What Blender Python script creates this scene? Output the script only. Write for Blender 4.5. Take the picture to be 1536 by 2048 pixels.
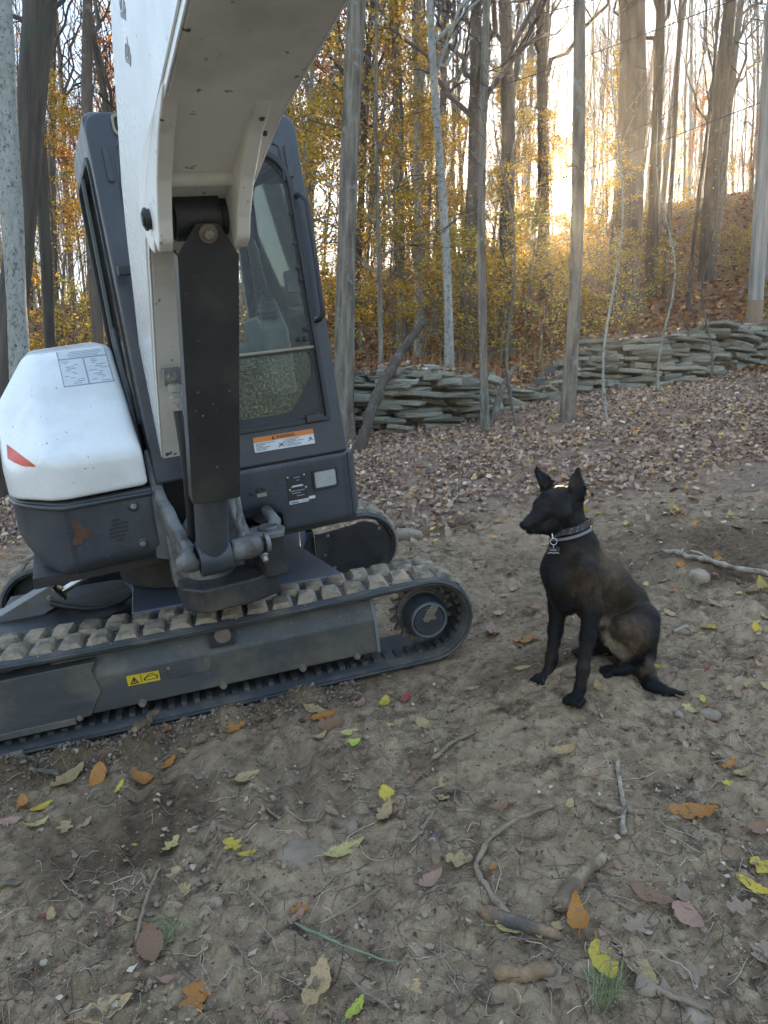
import bpy, math, random
import numpy as np
from mathutils import Matrix, Vector

for o_ in list(bpy.data.objects):
    bpy.data.objects.remove(o_)
SC = bpy.context.scene
COL = SC.collection
rnd = random.Random(7)
NR = np.random.RandomState(11)

# ------------------------------------------------------------------ camera
# world origin = the camera; z up, y into the picture, metres
PITCH = 0.14
cam = bpy.data.cameras.new('camera')
cam.sensor_fit = 'VERTICAL'
cam.sensor_height = 36.0
cam.lens = 36.0 * 1450 / 2048
cam.clip_start = 0.05
cam.clip_end = 3000
camo = bpy.data.objects.new('camera', cam)
camo.rotation_euler = (math.pi / 2 - PITCH, 0, 0)
COL.objects.link(camo)
SC.camera = camo

# ------------------------------------------------------------------ light
SUN_AZ = math.radians(12.8)      # to the right of straight ahead
SUN_EL = math.radians(15.1)
world = bpy.data.worlds.new('World')
SC.world = world
world.use_nodes = True
wn = world.node_tree.nodes
wn.clear()
w_out = wn.new('ShaderNodeOutputWorld')
w_bg = wn.new('ShaderNodeBackground')
w_sky = wn.new('ShaderNodeTexSky')
w_sky.sky_type = 'NISHITA'
w_sky.sun_disc = False
w_sky.sun_elevation = SUN_EL
w_sky.sun_rotation = SUN_AZ
w_sky.altitude = 300
w_sky.air_density = 1.0
w_sky.dust_density = 0.0
w_sky.ozone_density = 1.5
w_gam = wn.new('ShaderNodeGamma')        # a veiled, even evening sky: its whole range is softened alike
w_gam.inputs['Gamma'].default_value = 0.66
w_lum = wn.new('ShaderNodeRGBToBW')
w_pow = wn.new('ShaderNodeMath')
w_pow.operation = 'POWER'
w_pow.inputs[1].default_value = -0.83
w_mul = wn.new('ShaderNodeVectorMath')
w_mul.operation = 'SCALE'
w_bg.inputs['Strength'].default_value = 0.15
world.node_tree.links.new(w_sky.outputs['Color'], w_gam.inputs['Color'])
world.node_tree.links.new(w_gam.outputs['Color'], w_lum.inputs[0])
world.node_tree.links.new(w_lum.outputs[0], w_pow.inputs[0])
world.node_tree.links.new(w_gam.outputs['Color'], w_mul.inputs[0])
world.node_tree.links.new(w_pow.outputs[0], w_mul.inputs['Scale'])
world.node_tree.links.new(w_mul.outputs[0], w_bg.inputs['Color'])
world.node_tree.links.new(w_bg.outputs[0], w_out.inputs['Surface'])

SUN_DIR = Vector((math.sin(SUN_AZ) * math.cos(SUN_EL), math.cos(SUN_AZ) * math.cos(SUN_EL), math.sin(SUN_EL)))
sun = bpy.data.lights.new('sun_lamp', 'SUN')
sun.energy = 3.5
sun.angle = math.radians(0.6)
sun.color = (1.0, 0.74, 0.44)
suno = bpy.data.objects.new('sun_lamp', sun)
suno.rotation_euler = (-SUN_DIR).to_track_quat('-Z', 'Y').to_euler()
suno.location = SUN_DIR * 50
COL.objects.link(suno)

SC.view_settings.view_transform = 'Standard'
SC.view_settings.look = 'None'
SC.view_settings.gamma = 1.0
SC.view_settings.use_curve_mapping = False
SC.view_settings.exposure = 3.05
SC.render.engine = 'CYCLES'
SC.cycles.use_denoising = True
SC.cycles.max_bounces = 6
SC.cycles.diffuse_bounces = 3
SC.cycles.glossy_bounces = 3
SC.cycles.transmission_bounces = 4
SC.cycles.transparent_max_bounces = 12
SC.cycles.volume_bounces = 0
SC.cycles.caustics_reflective = False
SC.cycles.caustics_refractive = False
SC.cycles.sample_clamp_indirect = 4.0

# ------------------------------------------------------------------ noise
_PERM = np.random.RandomState(3).permutation(512)
_PERM = np.concatenate([_PERM, _PERM, _PERM])
_GR = np.random.RandomState(4).randn(512, 3)
_GR /= np.linalg.norm(_GR, axis=1)[:, None]


def pnoise(x, y, z=0.0):
    x, y, z = np.broadcast_arrays(np.asarray(x, float), np.asarray(y, float), np.asarray(z, float))
    xi, yi, zi = np.floor(x).astype(int), np.floor(y).astype(int), np.floor(z).astype(int)
    xf, yf, zf = x - xi, y - yi, z - zi
    f = lambda t: t * t * t * (t * (t * 6 - 15) + 10)
    u, v, w = f(xf), f(yf), f(zf)

    def g(i, j, k):
        h = _PERM[(_PERM[(_PERM[(xi + i) & 511] + yi + j) & 511] + zi + k) & 511]
        G = _GR[h]
        return G[..., 0] * (xf - i) + G[..., 1] * (yf - j) + G[..., 2] * (zf - k)
    l = lambda a, b, t: a + t * (b - a)
    return 1.6 * l(l(l(g(0, 0, 0), g(1, 0, 0), u), l(g(0, 1, 0), g(1, 1, 0), u), v),
                   l(l(g(0, 0, 1), g(1, 0, 1), u), l(g(0, 1, 1), g(1, 1, 1), u), v), w)


def fbm(x, y, z=0.0, o=4, g=.5):
    s, a, f = 0, 1, 1
    for i in range(o):
        s = s + a * pnoise(np.asarray(x) * f + 17.3 * i, np.asarray(y) * f - 9.1 * i, np.asarray(z) * f)
        a *= g
        f *= 2.03
    return s


def sstep(a, b, x):
    t = np.clip((x - a) / (b - a), 0, 1)
    return t * t * (3 - 2 * t)


# ------------------------------------------------------------------ mesh builders
class MB:
    def __init__(s):
        s.v, s.f, s.n = [], [], 0

    def add(s, V, F):
        V = np.asarray(V, float).reshape(-1, 3)
        s.v.append(V)
        s.f += [tuple(i + s.n for i in f) for f in F]
        s.n += len(V)
        return s

    def verts(s):
        return np.concatenate(s.v) if s.v else np.zeros((0, 3))

    def box(s, lo, hi, M=None):
        x0, y0, z0 = lo
        x1, y1, z1 = hi
        V = np.array([(x0, y0, z0), (x1, y0, z0), (x1, y1, z0), (x0, y1, z0), (x0, y0, z1), (x1, y0, z1), (x1, y1, z1), (x0, y1, z1)])
        if M is not None:
            V = V @ np.asarray(M.to_3x3()).T + np.array(M.translation)
        return s.add(V, [(0, 3, 2, 1), (4, 5, 6, 7), (0, 1, 5, 4), (1, 2, 6, 5), (2, 3, 7, 6), (3, 0, 4, 7)])

    def prism(s, poly, fn, d0, d1):
        """poly of (p, q); fn(p, q, d) -> point"""
        n = len(poly)
        V = [fn(p, q, d0) for p, q in poly] + [fn(p, q, d1) for p, q in poly]
        F = [tuple(range(n))[::-1], tuple(range(n, 2 * n))] + [(i, (i + 1) % n, n + (i + 1) % n, n + i) for i in range(n)]
        return s.add(V, F)

    def ring(s, outer, inner, fn, d0, d1):
        n = len(outer)
        V = [fn(p, q, d0) for p, q in outer] + [fn(p, q, d0) for p, q in inner] + [fn(p, q, d1) for p, q in outer] + [fn(p, q, d1) for p, q in inner]
        F = []
        for i in range(n):
            j = (i + 1) % n
            F += [(i, n + i, n + j, j), (2 * n + i, 2 * n + j, 3 * n + j, 3 * n + i), (i, j, 2 * n + j, 2 * n + i), (n + i, 3 * n + i, 3 * n + j, n + j)]
        return s.add(V, F)

    def tube(s, pts, rad, k=8, cap=True, flat=1.0):
        P = np.asarray(pts, float)
        n = len(P)
        R = np.broadcast_to(np.asarray(rad, float), (n,))
        T = np.gradient(P, axis=0) if n > 2 else np.repeat((P[-1] - P[0])[None], n, 0)
        T = T / (np.linalg.norm(T, axis=1)[:, None] + 1e-12)
        ref = np.array([0, 0, 1.]) if abs(T[0][2]) < .9 else np.array([1., 0, 0])
        N = np.cross(T[0], ref)
        N /= np.linalg.norm(N)
        ang = np.arange(k) * 2 * math.pi / k
        V = []
        for i in range(n):
            N = N - T[i] * (N @ T[i])
            N /= np.linalg.norm(N) + 1e-12
            B = np.cross(T[i], N)
            V.append(P[i] + R[i] * (np.cos(ang)[:, None] * N + flat * np.sin(ang)[:, None] * B))
        F = []
        for i in range(n - 1):
            for j in range(k):
                a, b = i * k + j, i * k + (j + 1) % k
                F.append((a, b, b + k, a + k))
        if cap:
            F += [tuple(range(k))[::-1], tuple(range((n - 1) * k, n * k))]
        return s.add(np.concatenate(V), F)

    def lathe(s, prof, O, A, k=24, cap=True):
        """prof: (radius, along) pairs around axis A from O"""
        A = np.asarray(A, float)
        A = A / np.linalg.norm(A)
        ref = np.array([0, 0, 1.]) if abs(A[2]) < .9 else np.array([1., 0, 0])
        N = np.cross(A, ref)
        N /= np.linalg.norm(N)
        B = np.cross(A, N)
        ang = np.arange(k) * 2 * math.pi / k
        c = np.cos(ang)[:, None] * N + np.sin(ang)[:, None] * B
        V = np.concatenate([np.asarray(O) + A * h + r * c for r, h in prof])
        F = []
        for i in range(len(prof) - 1):
            for j in range(k):
                a, b = i * k + j, i * k + (j + 1) % k
                F.append((a, b, b + k, a + k))
        if cap:
            F += [tuple(range(k))[::-1], tuple(range((len(prof) - 1) * k, len(prof) * k))]
        return s.add(V, F)


def fix_normals(me):
    import bmesh
    bm = bmesh.new()
    bm.from_mesh(me)
    bmesh.ops.recalc_face_normals(bm, faces=bm.faces)
    bm.to_mesh(me)
    bm.free()


def mesh(name, mb, mat=None, smooth=35, fix=True):
    me = bpy.data.meshes.new(name)
    V = mb.verts() if isinstance(mb, MB) else mb[0]
    F = mb.f if isinstance(mb, MB) else mb[1]
    me.from_pydata(V.tolist() if hasattr(V, 'tolist') else V, [], F)
    if fix:
        fix_normals(me)
    if mat:
        me.materials.append(mat)
    if smooth:
        me.polygons.foreach_set('use_smooth', [True] * len(me.polygons))
        if smooth < 180:
            me.set_sharp_from_angle(angle=math.radians(smooth))
    me.update()
    return me


def fast_mesh(name, V, quads=None, tris=None, mat=None, smooth=False):
    """V (n,3); quads (m,4) / tris (m,3) arrays - quick path for big meshes"""
    me = bpy.data.meshes.new(name)
    idx, tot = [], []
    if quads is not None and len(quads):
        idx.append(np.asarray(quads, np.int32).ravel())
        tot.append(np.full(len(quads), 4, np.int32))
    if tris is not None and len(tris):
        idx.append(np.asarray(tris, np.int32).ravel())
        tot.append(np.full(len(tris), 3, np.int32))
    idx = np.concatenate(idx)
    tot = np.concatenate(tot)
    me.vertices.add(len(V))
    me.vertices.foreach_set('co', np.asarray(V, np.float32).ravel())
    me.loops.add(len(idx))
    me.loops.foreach_set('vertex_index', idx)
    me.polygons.add(len(tot))
    st = np.concatenate([[0], np.cumsum(tot)[:-1]]).astype(np.int32)
    me.polygons.foreach_set('loop_start', st)
    me.polygons.foreach_set('loop_total', tot)
    if smooth:
        me.polygons.foreach_set('use_smooth', np.ones(len(tot), bool))
    if mat:
        me.materials.append(mat)
    me.update(calc_edges=True)
    return me


def link(name, me, parent=None, M=None):
    o = bpy.data.objects.new(name, me)
    COL.objects.link(o)
    while parent is not None and parent.parent is not None and parent.parent.parent is not None:
        parent = parent.parent              # thing > part > sub-part, never deeper
    if parent is not None:
        o.parent = parent
    if M is not None:
        o.matrix_local = M
    return o


def tag(o, label=None, cat=None, group=None, kind=None):
    if label:
        o['label'] = label
    if cat:
        o['category'] = cat
    if group:
        o['group'] = group
    if kind:
        o['kind'] = kind
    return o


def bevel(o, w=.004, seg=2, ang=35):
    m = o.modifiers.new('bevel', 'BEVEL')
    m.width = w
    m.segments = seg
    m.limit_method = 'ANGLE'
    m.angle_limit = math.radians(ang)
    m.harden_normals = False
    return o


def rpoly(corners, radii, k=5):
    """polygon with rounded corners, k points each"""
    out = []
    n = len(corners)
    for i in range(n):
        p0, p1, p2 = (np.array(corners[(i + d) % n], float) for d in (-1, 0, 1))
        r = radii[i] if hasattr(radii, '__len__') else radii
        a, b = p0 - p1, p2 - p1
        la, lb = np.linalg.norm(a), np.linalg.norm(b)
        a, b = a / la, b / lb
        half = math.acos(max(-1, min(1, a @ b))) / 2
        t = min(r / math.tan(half), la * .45, lb * .45)
        s, e = p1 + a * t, p1 + b * t
        for q in np.linspace(0, 1, k):
            out.append(tuple((1 - q) ** 2 * s + 2 * q * (1 - q) * p1 + q * q * e))
    return out


def surf_nets(f, lo, hi, step):
    lo, hi = np.array(lo, float), np.array(hi, float)
    n = np.ceil((hi - lo) / step).astype(int) + 1
    ax = [lo[i] + step * np.arange(n[i]) for i in range(3)]
    X, Y, Z = np.meshgrid(*ax, indexing='ij')
    c4 = 4
    Xc, Yc, Zc = X[::c4, ::c4, ::c4], Y[::c4, ::c4, ::c4], Z[::c4, ::c4, ::c4]
    Dc = f(Xc, Yc, Zc)
    D = np.repeat(np.repeat(np.repeat(Dc, c4, 0), c4, 1), c4, 2)[:n[0], :n[1], :n[2]].astype(np.float32)
    band = np.abs(D) < step * c4 * 2.6           # refine only near the surface
    D[band] = f(X[band], Y[band], Z[band])
    s = D < 0
    c = [s[i:n[0] - 1 + i, j:n[1] - 1 + j, k:n[2] - 1 + k] for i in (0, 1) for j in (0, 1) for k in (0, 1)]
    cnt = sum(q.astype(np.int8) for q in c)
    act = (cnt > 0) & (cnt < 8)
    I = np.argwhere(act)
    cid = -np.ones(act.shape, int)
    cid[act] = np.arange(len(I))
    acc = np.zeros((len(I), 3))
    num = np.zeros(len(I))
    cor = [(i, j, k) for i in (0, 1) for j in (0, 1) for k in (0, 1)]
    for a in range(8):
        for b in range(a + 1, 8):
            A, B = np.array(cor[a]), np.array(cor[b])
            if abs(A - B).sum() != 1:
                continue
            da = D[I[:, 0] + A[0], I[:, 1] + A[1], I[:, 2] + A[2]]
            db = D[I[:, 0] + B[0], I[:, 1] + B[1], I[:, 2] + B[2]]
            m = (da < 0) != (db < 0)
            t = np.where(m, da / np.where(m, da - db, 1), 0)
            acc += np.where(m[:, None], A + t[:, None] * (B - A), 0)
            num += m
    V = lo + step * (I + acc / num[:, None])
    Q = []
    for axis in range(3):
        o1, o2 = (axis + 1) % 3, (axis + 2) % 3
        sl0 = [slice(None)] * 3
        sl1 = [slice(None)] * 3
        sl0[axis] = slice(0, n[axis] - 1)
        sl1[axis] = slice(1, n[axis])
        ch = s[tuple(sl0)] != s[tuple(sl1)]
        E = np.argwhere(ch)
        E = E[(E[:, o1] > 0) & (E[:, o2] > 0) & (E[:, o1] < n[o1] - 1) & (E[:, o2] < n[o2] - 1)]
        ins = s[E[:, 0], E[:, 1], E[:, 2]]

        def cell(d1, d2):
            q = E.copy()
            q[:, o1] += d1
            q[:, o2] += d2
            return cid[q[:, 0], q[:, 1], q[:, 2]]
        q = np.stack([cell(-1, -1), cell(0, -1), cell(0, 0), cell(-1, 0)], 1)
        q[~ins] = q[~ins][:, ::-1]
        Q.append(q)
    return V, np.concatenate(Q)


def smax(a, b, k):
    h = np.clip(.5 + .5 * (a - b) / k, 0, 1)
    return b + (a - b) * h + k * h * (1 - h)


def smin(a, b, k):
    return -smax(-a, -b, k)


def rcone(X, Y, Z, a, b, ra, rb):
    """distance to a tapered capsule (approx.)"""
    a, b = np.asarray(a, float), np.asarray(b, float)
    d = b - a
    t = np.clip(((X - a[0]) * d[0] + (Y - a[1]) * d[1] + (Z - a[2]) * d[2]) / max(d @ d, 1e-9), 0, 1)
    return np.sqrt((X - a[0] - t * d[0]) ** 2 + (Y - a[1] - t * d[1]) ** 2 + (Z - a[2] - t * d[2]) ** 2) - (ra + (rb - ra) * t)


def chain(X, Y, Z, pts, k=.02):
    """pts: list of ((x,y,z), r)"""
    D = None
    for (a, ra), (b, rb) in zip(pts[:-1], pts[1:]):
        e = rcone(X, Y, Z, a, b, ra, rb)
        D = e if D is None else smin(D, e, k)
    return D


# ------------------------------------------------------------------ materials
def MAT(name, c1, c2=None, sc=4, rough=.6, metal=0.0, bump=0.0, bsc=30, st=(1, 1, 1), c3=None, s3=2.0, t3=.62, w3=.08,
        rv=0.0, spec=.5, transl=0.0, coat=0.0, rr=0.12, detail=6, rnd_off=True, bdist=.01, c4=None, s4=60, t4=.66, st3=None):
    """procedural material: c1/c2 mottling, c3 = patches with their own shape (dirt, lichen, wear), c4 = fine specks"""
    m = bpy.data.materials.new(name)
    m.use_nodes = True
    N, L = m.node_tree.nodes, m.node_tree.links
    N.clear()
    out = N.new('ShaderNodeOutputMaterial')
    P = N.new('ShaderNodeBsdfPrincipled')
    P.inputs['Roughness'].default_value = rough
    P.inputs['Metallic'].default_value = metal
    P.inputs['Specular IOR Level'].default_value = spec
    P.inputs['Coat Weight'].default_value = coat
    P.inputs['Coat Roughness'].default_value = .15
    tc = N.new('ShaderNodeTexCoord')
    vec = tc.outputs['Object']
    oi = N.new('ShaderNodeObjectInfo')
    if rnd_off:
        ad = N.new('ShaderNodeVectorMath')
        ad.operation = 'MULTIPLY_ADD'
        cmb = N.new('ShaderNodeCombineXYZ')
        for i in range(3):
            L.new(oi.outputs['Random'], cmb.inputs[i])
        ad.inputs[1].default_value = (37, 53, 29)
        L.new(cmb.outputs[0], ad.inputs[0])
        L.new(vec, ad.inputs[2])
        vec = ad.outputs[0]

    def noise(scale, stretch=(1, 1, 1), det=detail):
        mp = N.new('ShaderNodeMapping')
        mp.inputs['Scale'].default_value = stretch
        L.new(vec, mp.inputs['Vector'])
        t = N.new('ShaderNodeTexNoise')
        t.inputs['Scale'].default_value = scale
        t.inputs['Detail'].default_value = det
        t.inputs['Roughness'].default_value = .62
        L.new(mp.outputs[0], t.inputs['Vector'])
        return t.outputs['Fac']

    def mix(fac, a, b):
        x = N.new('ShaderNodeMix')
        x.data_type = 'RGBA'
        if hasattr(fac, 'is_linked'):
            L.new(fac, x.inputs[0])
        else:
            x.inputs[0].default_value = fac
        for s, q in ((6, a), (7, b)):
            if hasattr(q, 'is_linked'):
                L.new(q, x.inputs[s])
            else:
                x.inputs[s].default_value = (*q, 1)
        return x.outputs[2]

    def ramp(f, a, b):
        r = N.new('ShaderNodeMapRange')
        r.inputs['From Min'].default_value = a
        r.inputs['From Max'].default_value = b
        L.new(f, r.inputs['Value'])
        return r.outputs[0]
    col = None
    n1 = noise(sc, st)
    col = mix(ramp(n1, .3, .7), c1, c2 if c2 else tuple(c * .8 for c in c1))
    if c3:
        n3 = noise(s3, st3 or (1, 1, 1), 8)
        col = mix(ramp(n3, t3 - w3, t3 + w3), col, c3)
    if c4:
        n4 = noise(s4, (1, 1, 1), 2)
        col = mix(ramp(n4, t4 - .03, t4 + .03), col, c4)
    if rv:
        h = N.new('ShaderNodeHueSaturation')
        mr = N.new('ShaderNodeMapRange')
        mr.inputs['To Min'].default_value = 1 - rv
        mr.inputs['To Max'].default_value = 1 + rv
        L.new(oi.outputs['Random'], mr.inputs['Value'])
        L.new(mr.outputs[0], h.inputs['Value'])
        L.new(col, h.inputs['Color'])
        col = h.outputs['Color']
    L.new(col, P.inputs['Base Color'])
    r = N.new('ShaderNodeMapRange')
    r.inputs['From Min'].default_value = .3
    r.inputs['From Max'].default_value = .7
    r.inputs['To Min'].default_value = max(.03, rough - rr)
    r.inputs['To Max'].default_value = min(1, rough + rr)
    L.new(n1, r.inputs['Value'])
    L.new(r.outputs[0], P.inputs['Roughness'])
    if bump:
        b = N.new('ShaderNodeBump')
        b.inputs['Strength'].default_value = bump
        b.inputs['Distance'].default_value = bdist
        L.new(noise(bsc, st, 8), b.inputs['Height'])
        L.new(b.outputs[0], P.inputs['Normal'])
    if transl:
        tr = N.new('ShaderNodeBsdfTranslucent')
        L.new(col, tr.inputs['Color'])
        ms = N.new('ShaderNodeMixShader')
        ms.inputs[0].default_value = transl
        L.new(P.outputs[0], ms.inputs[1])
        L.new(tr.outputs[0], ms.inputs[2])
        L.new(ms.outputs[0], out.inputs['Surface'])
    else:
        L.new(P.outputs[0], out.inputs['Surface'])
    return m


def GLASS(name, tint, dust, amount, sc=60):
    """dusty window glass: reflecting, partly clear, with specks of dried dirt"""
    m = bpy.data.materials.new(name)
    m.use_nodes = True
    N, L = m.node_tree.nodes, m.node_tree.links
    N.clear()
    out = N.new('ShaderNodeOutputMaterial')
    g = N.new('ShaderNodeBsdfGlossy')
    g.inputs['Roughness'].default_value = .03
    t = N.new('ShaderNodeBsdfTransparent')
    t.inputs['Color'].default_value = (*tint, 1)
    d = N.new('ShaderNodeBsdfDiffuse')
    d.inputs['Color'].default_value = (*dust, 1)
    tc = N.new('ShaderNodeTexCoord')
    n = N.new('ShaderNodeTexNoise')
    n.inputs['Scale'].default_value = sc
    n.inputs['Detail'].default_value = 3
    n2 = N.new('ShaderNodeTexNoise')
    n2.inputs['Scale'].default_value = 5
    L.new(tc.outputs['Object'], n.inputs['Vector'])
    L.new(tc.outputs['Object'], n2.inputs['Vector'])
    mu = N.new('ShaderNodeMath')
    mu.operation = 'MULTIPLY'
    r = N.new('ShaderNodeMapRange')
    r.inputs['From Min'].default_value = .42
    r.inputs['From Max'].default_value = .75
    r.inputs['To Max'].default_value = amount
    L.new(n.outputs['Fac'], r.inputs['Value'])
    L.new(r.outputs[0], mu.inputs[0])
    L.new(n2.outputs['Fac'], mu.inputs[1])
    m1 = N.new('ShaderNodeMixShader')
    L.new(mu.outputs[0], m1.inputs[0])
    L.new(t.outputs[0], m1.inputs[1])
    L.new(d.outputs[0], m1.inputs[2])
    lw = N.new('ShaderNodeFresnel')
    lw.inputs['IOR'].default_value = 1.3
    m2 = N.new('ShaderNodeMixShader')
    L.new(lw.outputs[0], m2.inputs[0])
    L.new(m1.outputs[0], m2.inputs[1])
    L.new(g.outputs[0], m2.inputs[2])
    L.new(m2.outputs[0], out.inputs['Surface'])
    return m
# ------------------------------------------------------------------ frames of the place
def frame(gx, gy, yaw):
    n = np.array([-gx, -gy, 1.])
    n /= np.linalg.norm(n)
    u = np.array([math.cos(yaw), math.sin(yaw), 0])
    u -= n * (u @ n)
    u /= np.linalg.norm(u)
    return u, np.cross(n, u), n


GX, GY, G0 = .094, .1459, -1.66
TU, TV, TWn = frame(GX, GY, .2835)         # track axes: along, across (away), up
HU, HV, HWn = frame(GX, GY, .428)          # upper body axes: right, back, up
TO = np.array([.236, 3.249, -1.163])       # ground point below the near sprocket, outer face of the near track
HC = TO - 1.0 * TU + .75 * TV              # slewing centre on the ground


def ray(px, py):
    """direction of a photograph pixel, depth 1 along the lens axis"""
    X, U = (px - 768) / 1450., (1024 - py) / 1450.
    c, s = math.cos(PITCH), math.sin(PITCH)
    return np.array([X, c + U * s, -s + U * c])


def at(px, py, d):
    return ray(px, py) * d


# dog's contact points (x, y, z)
DOGPTS = [at(1150, 1408, 2.80), at(1080, 1366, 3.0), at(1205, 1350, 2.97), at(1160, 1312, 3.1), at(1290, 1335, 3.1), at(1350, 1390, 2.98)]


def plane(x, y):
    ye = np.clip(y, -14, 38) - .35 * np.clip(y - 42, 0, 400)
    xe = np.clip(x, -40, 45)
    return G0 + GX * xe + GY * ye


_D = np.array(DOGPTS)
_K = np.exp(-((_D[:, None, :2] - _D[None, :, :2]) ** 2).sum(-1) / (2 * .22 ** 2)) + .12 * np.eye(len(_D))
_A = np.linalg.solve(_K, _D[:, 2] - plane(_D[:, 0], _D[:, 1]))


def gbase(x, y):
    x, y = np.asarray(x, float), np.asarray(y, float)
    z = plane(x, y)
    for a, p in zip(_A, DOGPTS):
        z = z + a * np.exp(-((x - p[0]) ** 2 + (y - p[1]) ** 2) / (2 * .22 ** 2))
    hill = sstep(13, 36, y) * (2.9 + .12 * np.clip(x, 0, 40) ** 1.0)
    z = z + hill
    z = z + sstep(9, 16, y) * .35 * fbm(x / 6., y / 6., 3.1, 3)
    return z


def gdet(x, y):
    x, y = np.asarray(x, float), np.asarray(y, float)
    r = np.stack([x - TO[0], y - TO[1]], -1)
    su = r[..., 0] * TU[0] + r[..., 1] * TU[1]
    sv = r[..., 0] * TV[0] + r[..., 1] * TV[1]
    under = sstep(-.10, .02, sv) * (1 - sstep(.3, .45, sv)) * sstep(-2.5, -2.2, su) * (1 - sstep(.2, .4, su))
    fine = (1 - sstep(5.0, 8.0, y))
    d = .030 * fbm(x * .9, y * .9, 1.7, 2)
    d = d + (.35 + .65 * fine) * (.022 * fbm(x * 4, y * 4, 5.2, 3))
    cl = np.abs(fbm(x * 11, y * 11, 2.2, 3))
    d = d + fine * (.026 * (cl - .25) * (.5 + .8 * sstep(-.2, .5, fbm(x * 1.3, y * 1.3, 8.8, 2))))
    d = d + fine * .0075 * fbm(x * 38, y * 38, 4.4, 2)
    # tread marks pressed in the soil in front of the machine
    tm = sstep(-1.6, -1.3, su) * (1 - sstep(-.75, -.3, su)) * sstep(-1.0, -.8, sv) * (1 - sstep(-.35, -.2, sv))
    d = d + tm * .014 * np.sin(su * 2 * math.pi / .115 + 1.5 * fbm(x * 3, y * 3, 0, 2))
    # spoil pushed up along the near track
    berm = np.exp(-((sv + .075) / .06) ** 2) * sstep(-2.2, -1.7, su) * (1 - sstep(-.75, -.35, su))
    d = d + berm * (.055 + .07 * fbm(x * 7, y * 7, 6.1, 3))
    return d * (1 - under) - .012 * under


def gz(x, y):
    return gbase(x, y) + gdet(x, y)


def gnorm(x, y, e=.04):
    dx = (gbase(x + e, y) - gbase(x - e, y)) / (2 * e)
    dy = (gbase(x, y + e) - gbase(x, y - e)) / (2 * e)
    n = np.stack([-dx, -dy, np.ones_like(np.asarray(dx, float))], -1)
    return n / np.linalg.norm(n, axis=-1)[..., None]


def onground(px, py, dz=0.0):
    """where the line of sight of a photograph pixel meets the smooth ground"""
    d = ray(px, py)
    t = np.linspace(1.2, 60, 6000)
    P = d[None] * t[:, None]
    h = P[:, 2] - gbase(P[:, 0], P[:, 1])
    i = int(np.argmax(h < 0))
    p = P[i]
    p[2] = float(gz(p[0], p[1])) + dz
    return p


def spaced(lo, hi, f0, f1, st, g):
    mid = list(np.arange(f0, f1, st))
    a, s = [], st
    x = f1
    while x < hi:
        a.append(x)
        s *= g
        x += s
    b, s, x = [], st, f0
    while x > lo:
        s *= g
        x -= s
        b.append(x)
    return np.array(b[::-1] + mid + a + [hi])


gx_ = spaced(-120, 120, -2.3, 2.2, .0125, 1.055)
gy_ = spaced(-60, 125, 1.3, 4.1, .0125, 1.05)
GXX, GYY = np.meshgrid(gx_, gy_, indexing='ij')
GZZ = gz(GXX, GYY)
nx_, ny_ = len(gx_), len(gy_)
ii = np.arange(nx_ * ny_).reshape(nx_, ny_)
Q = np.stack([ii[:-1, :-1], ii[1:, :-1], ii[1:, 1:], ii[:-1, 1:]], -1).reshape(-1, 4)


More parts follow.
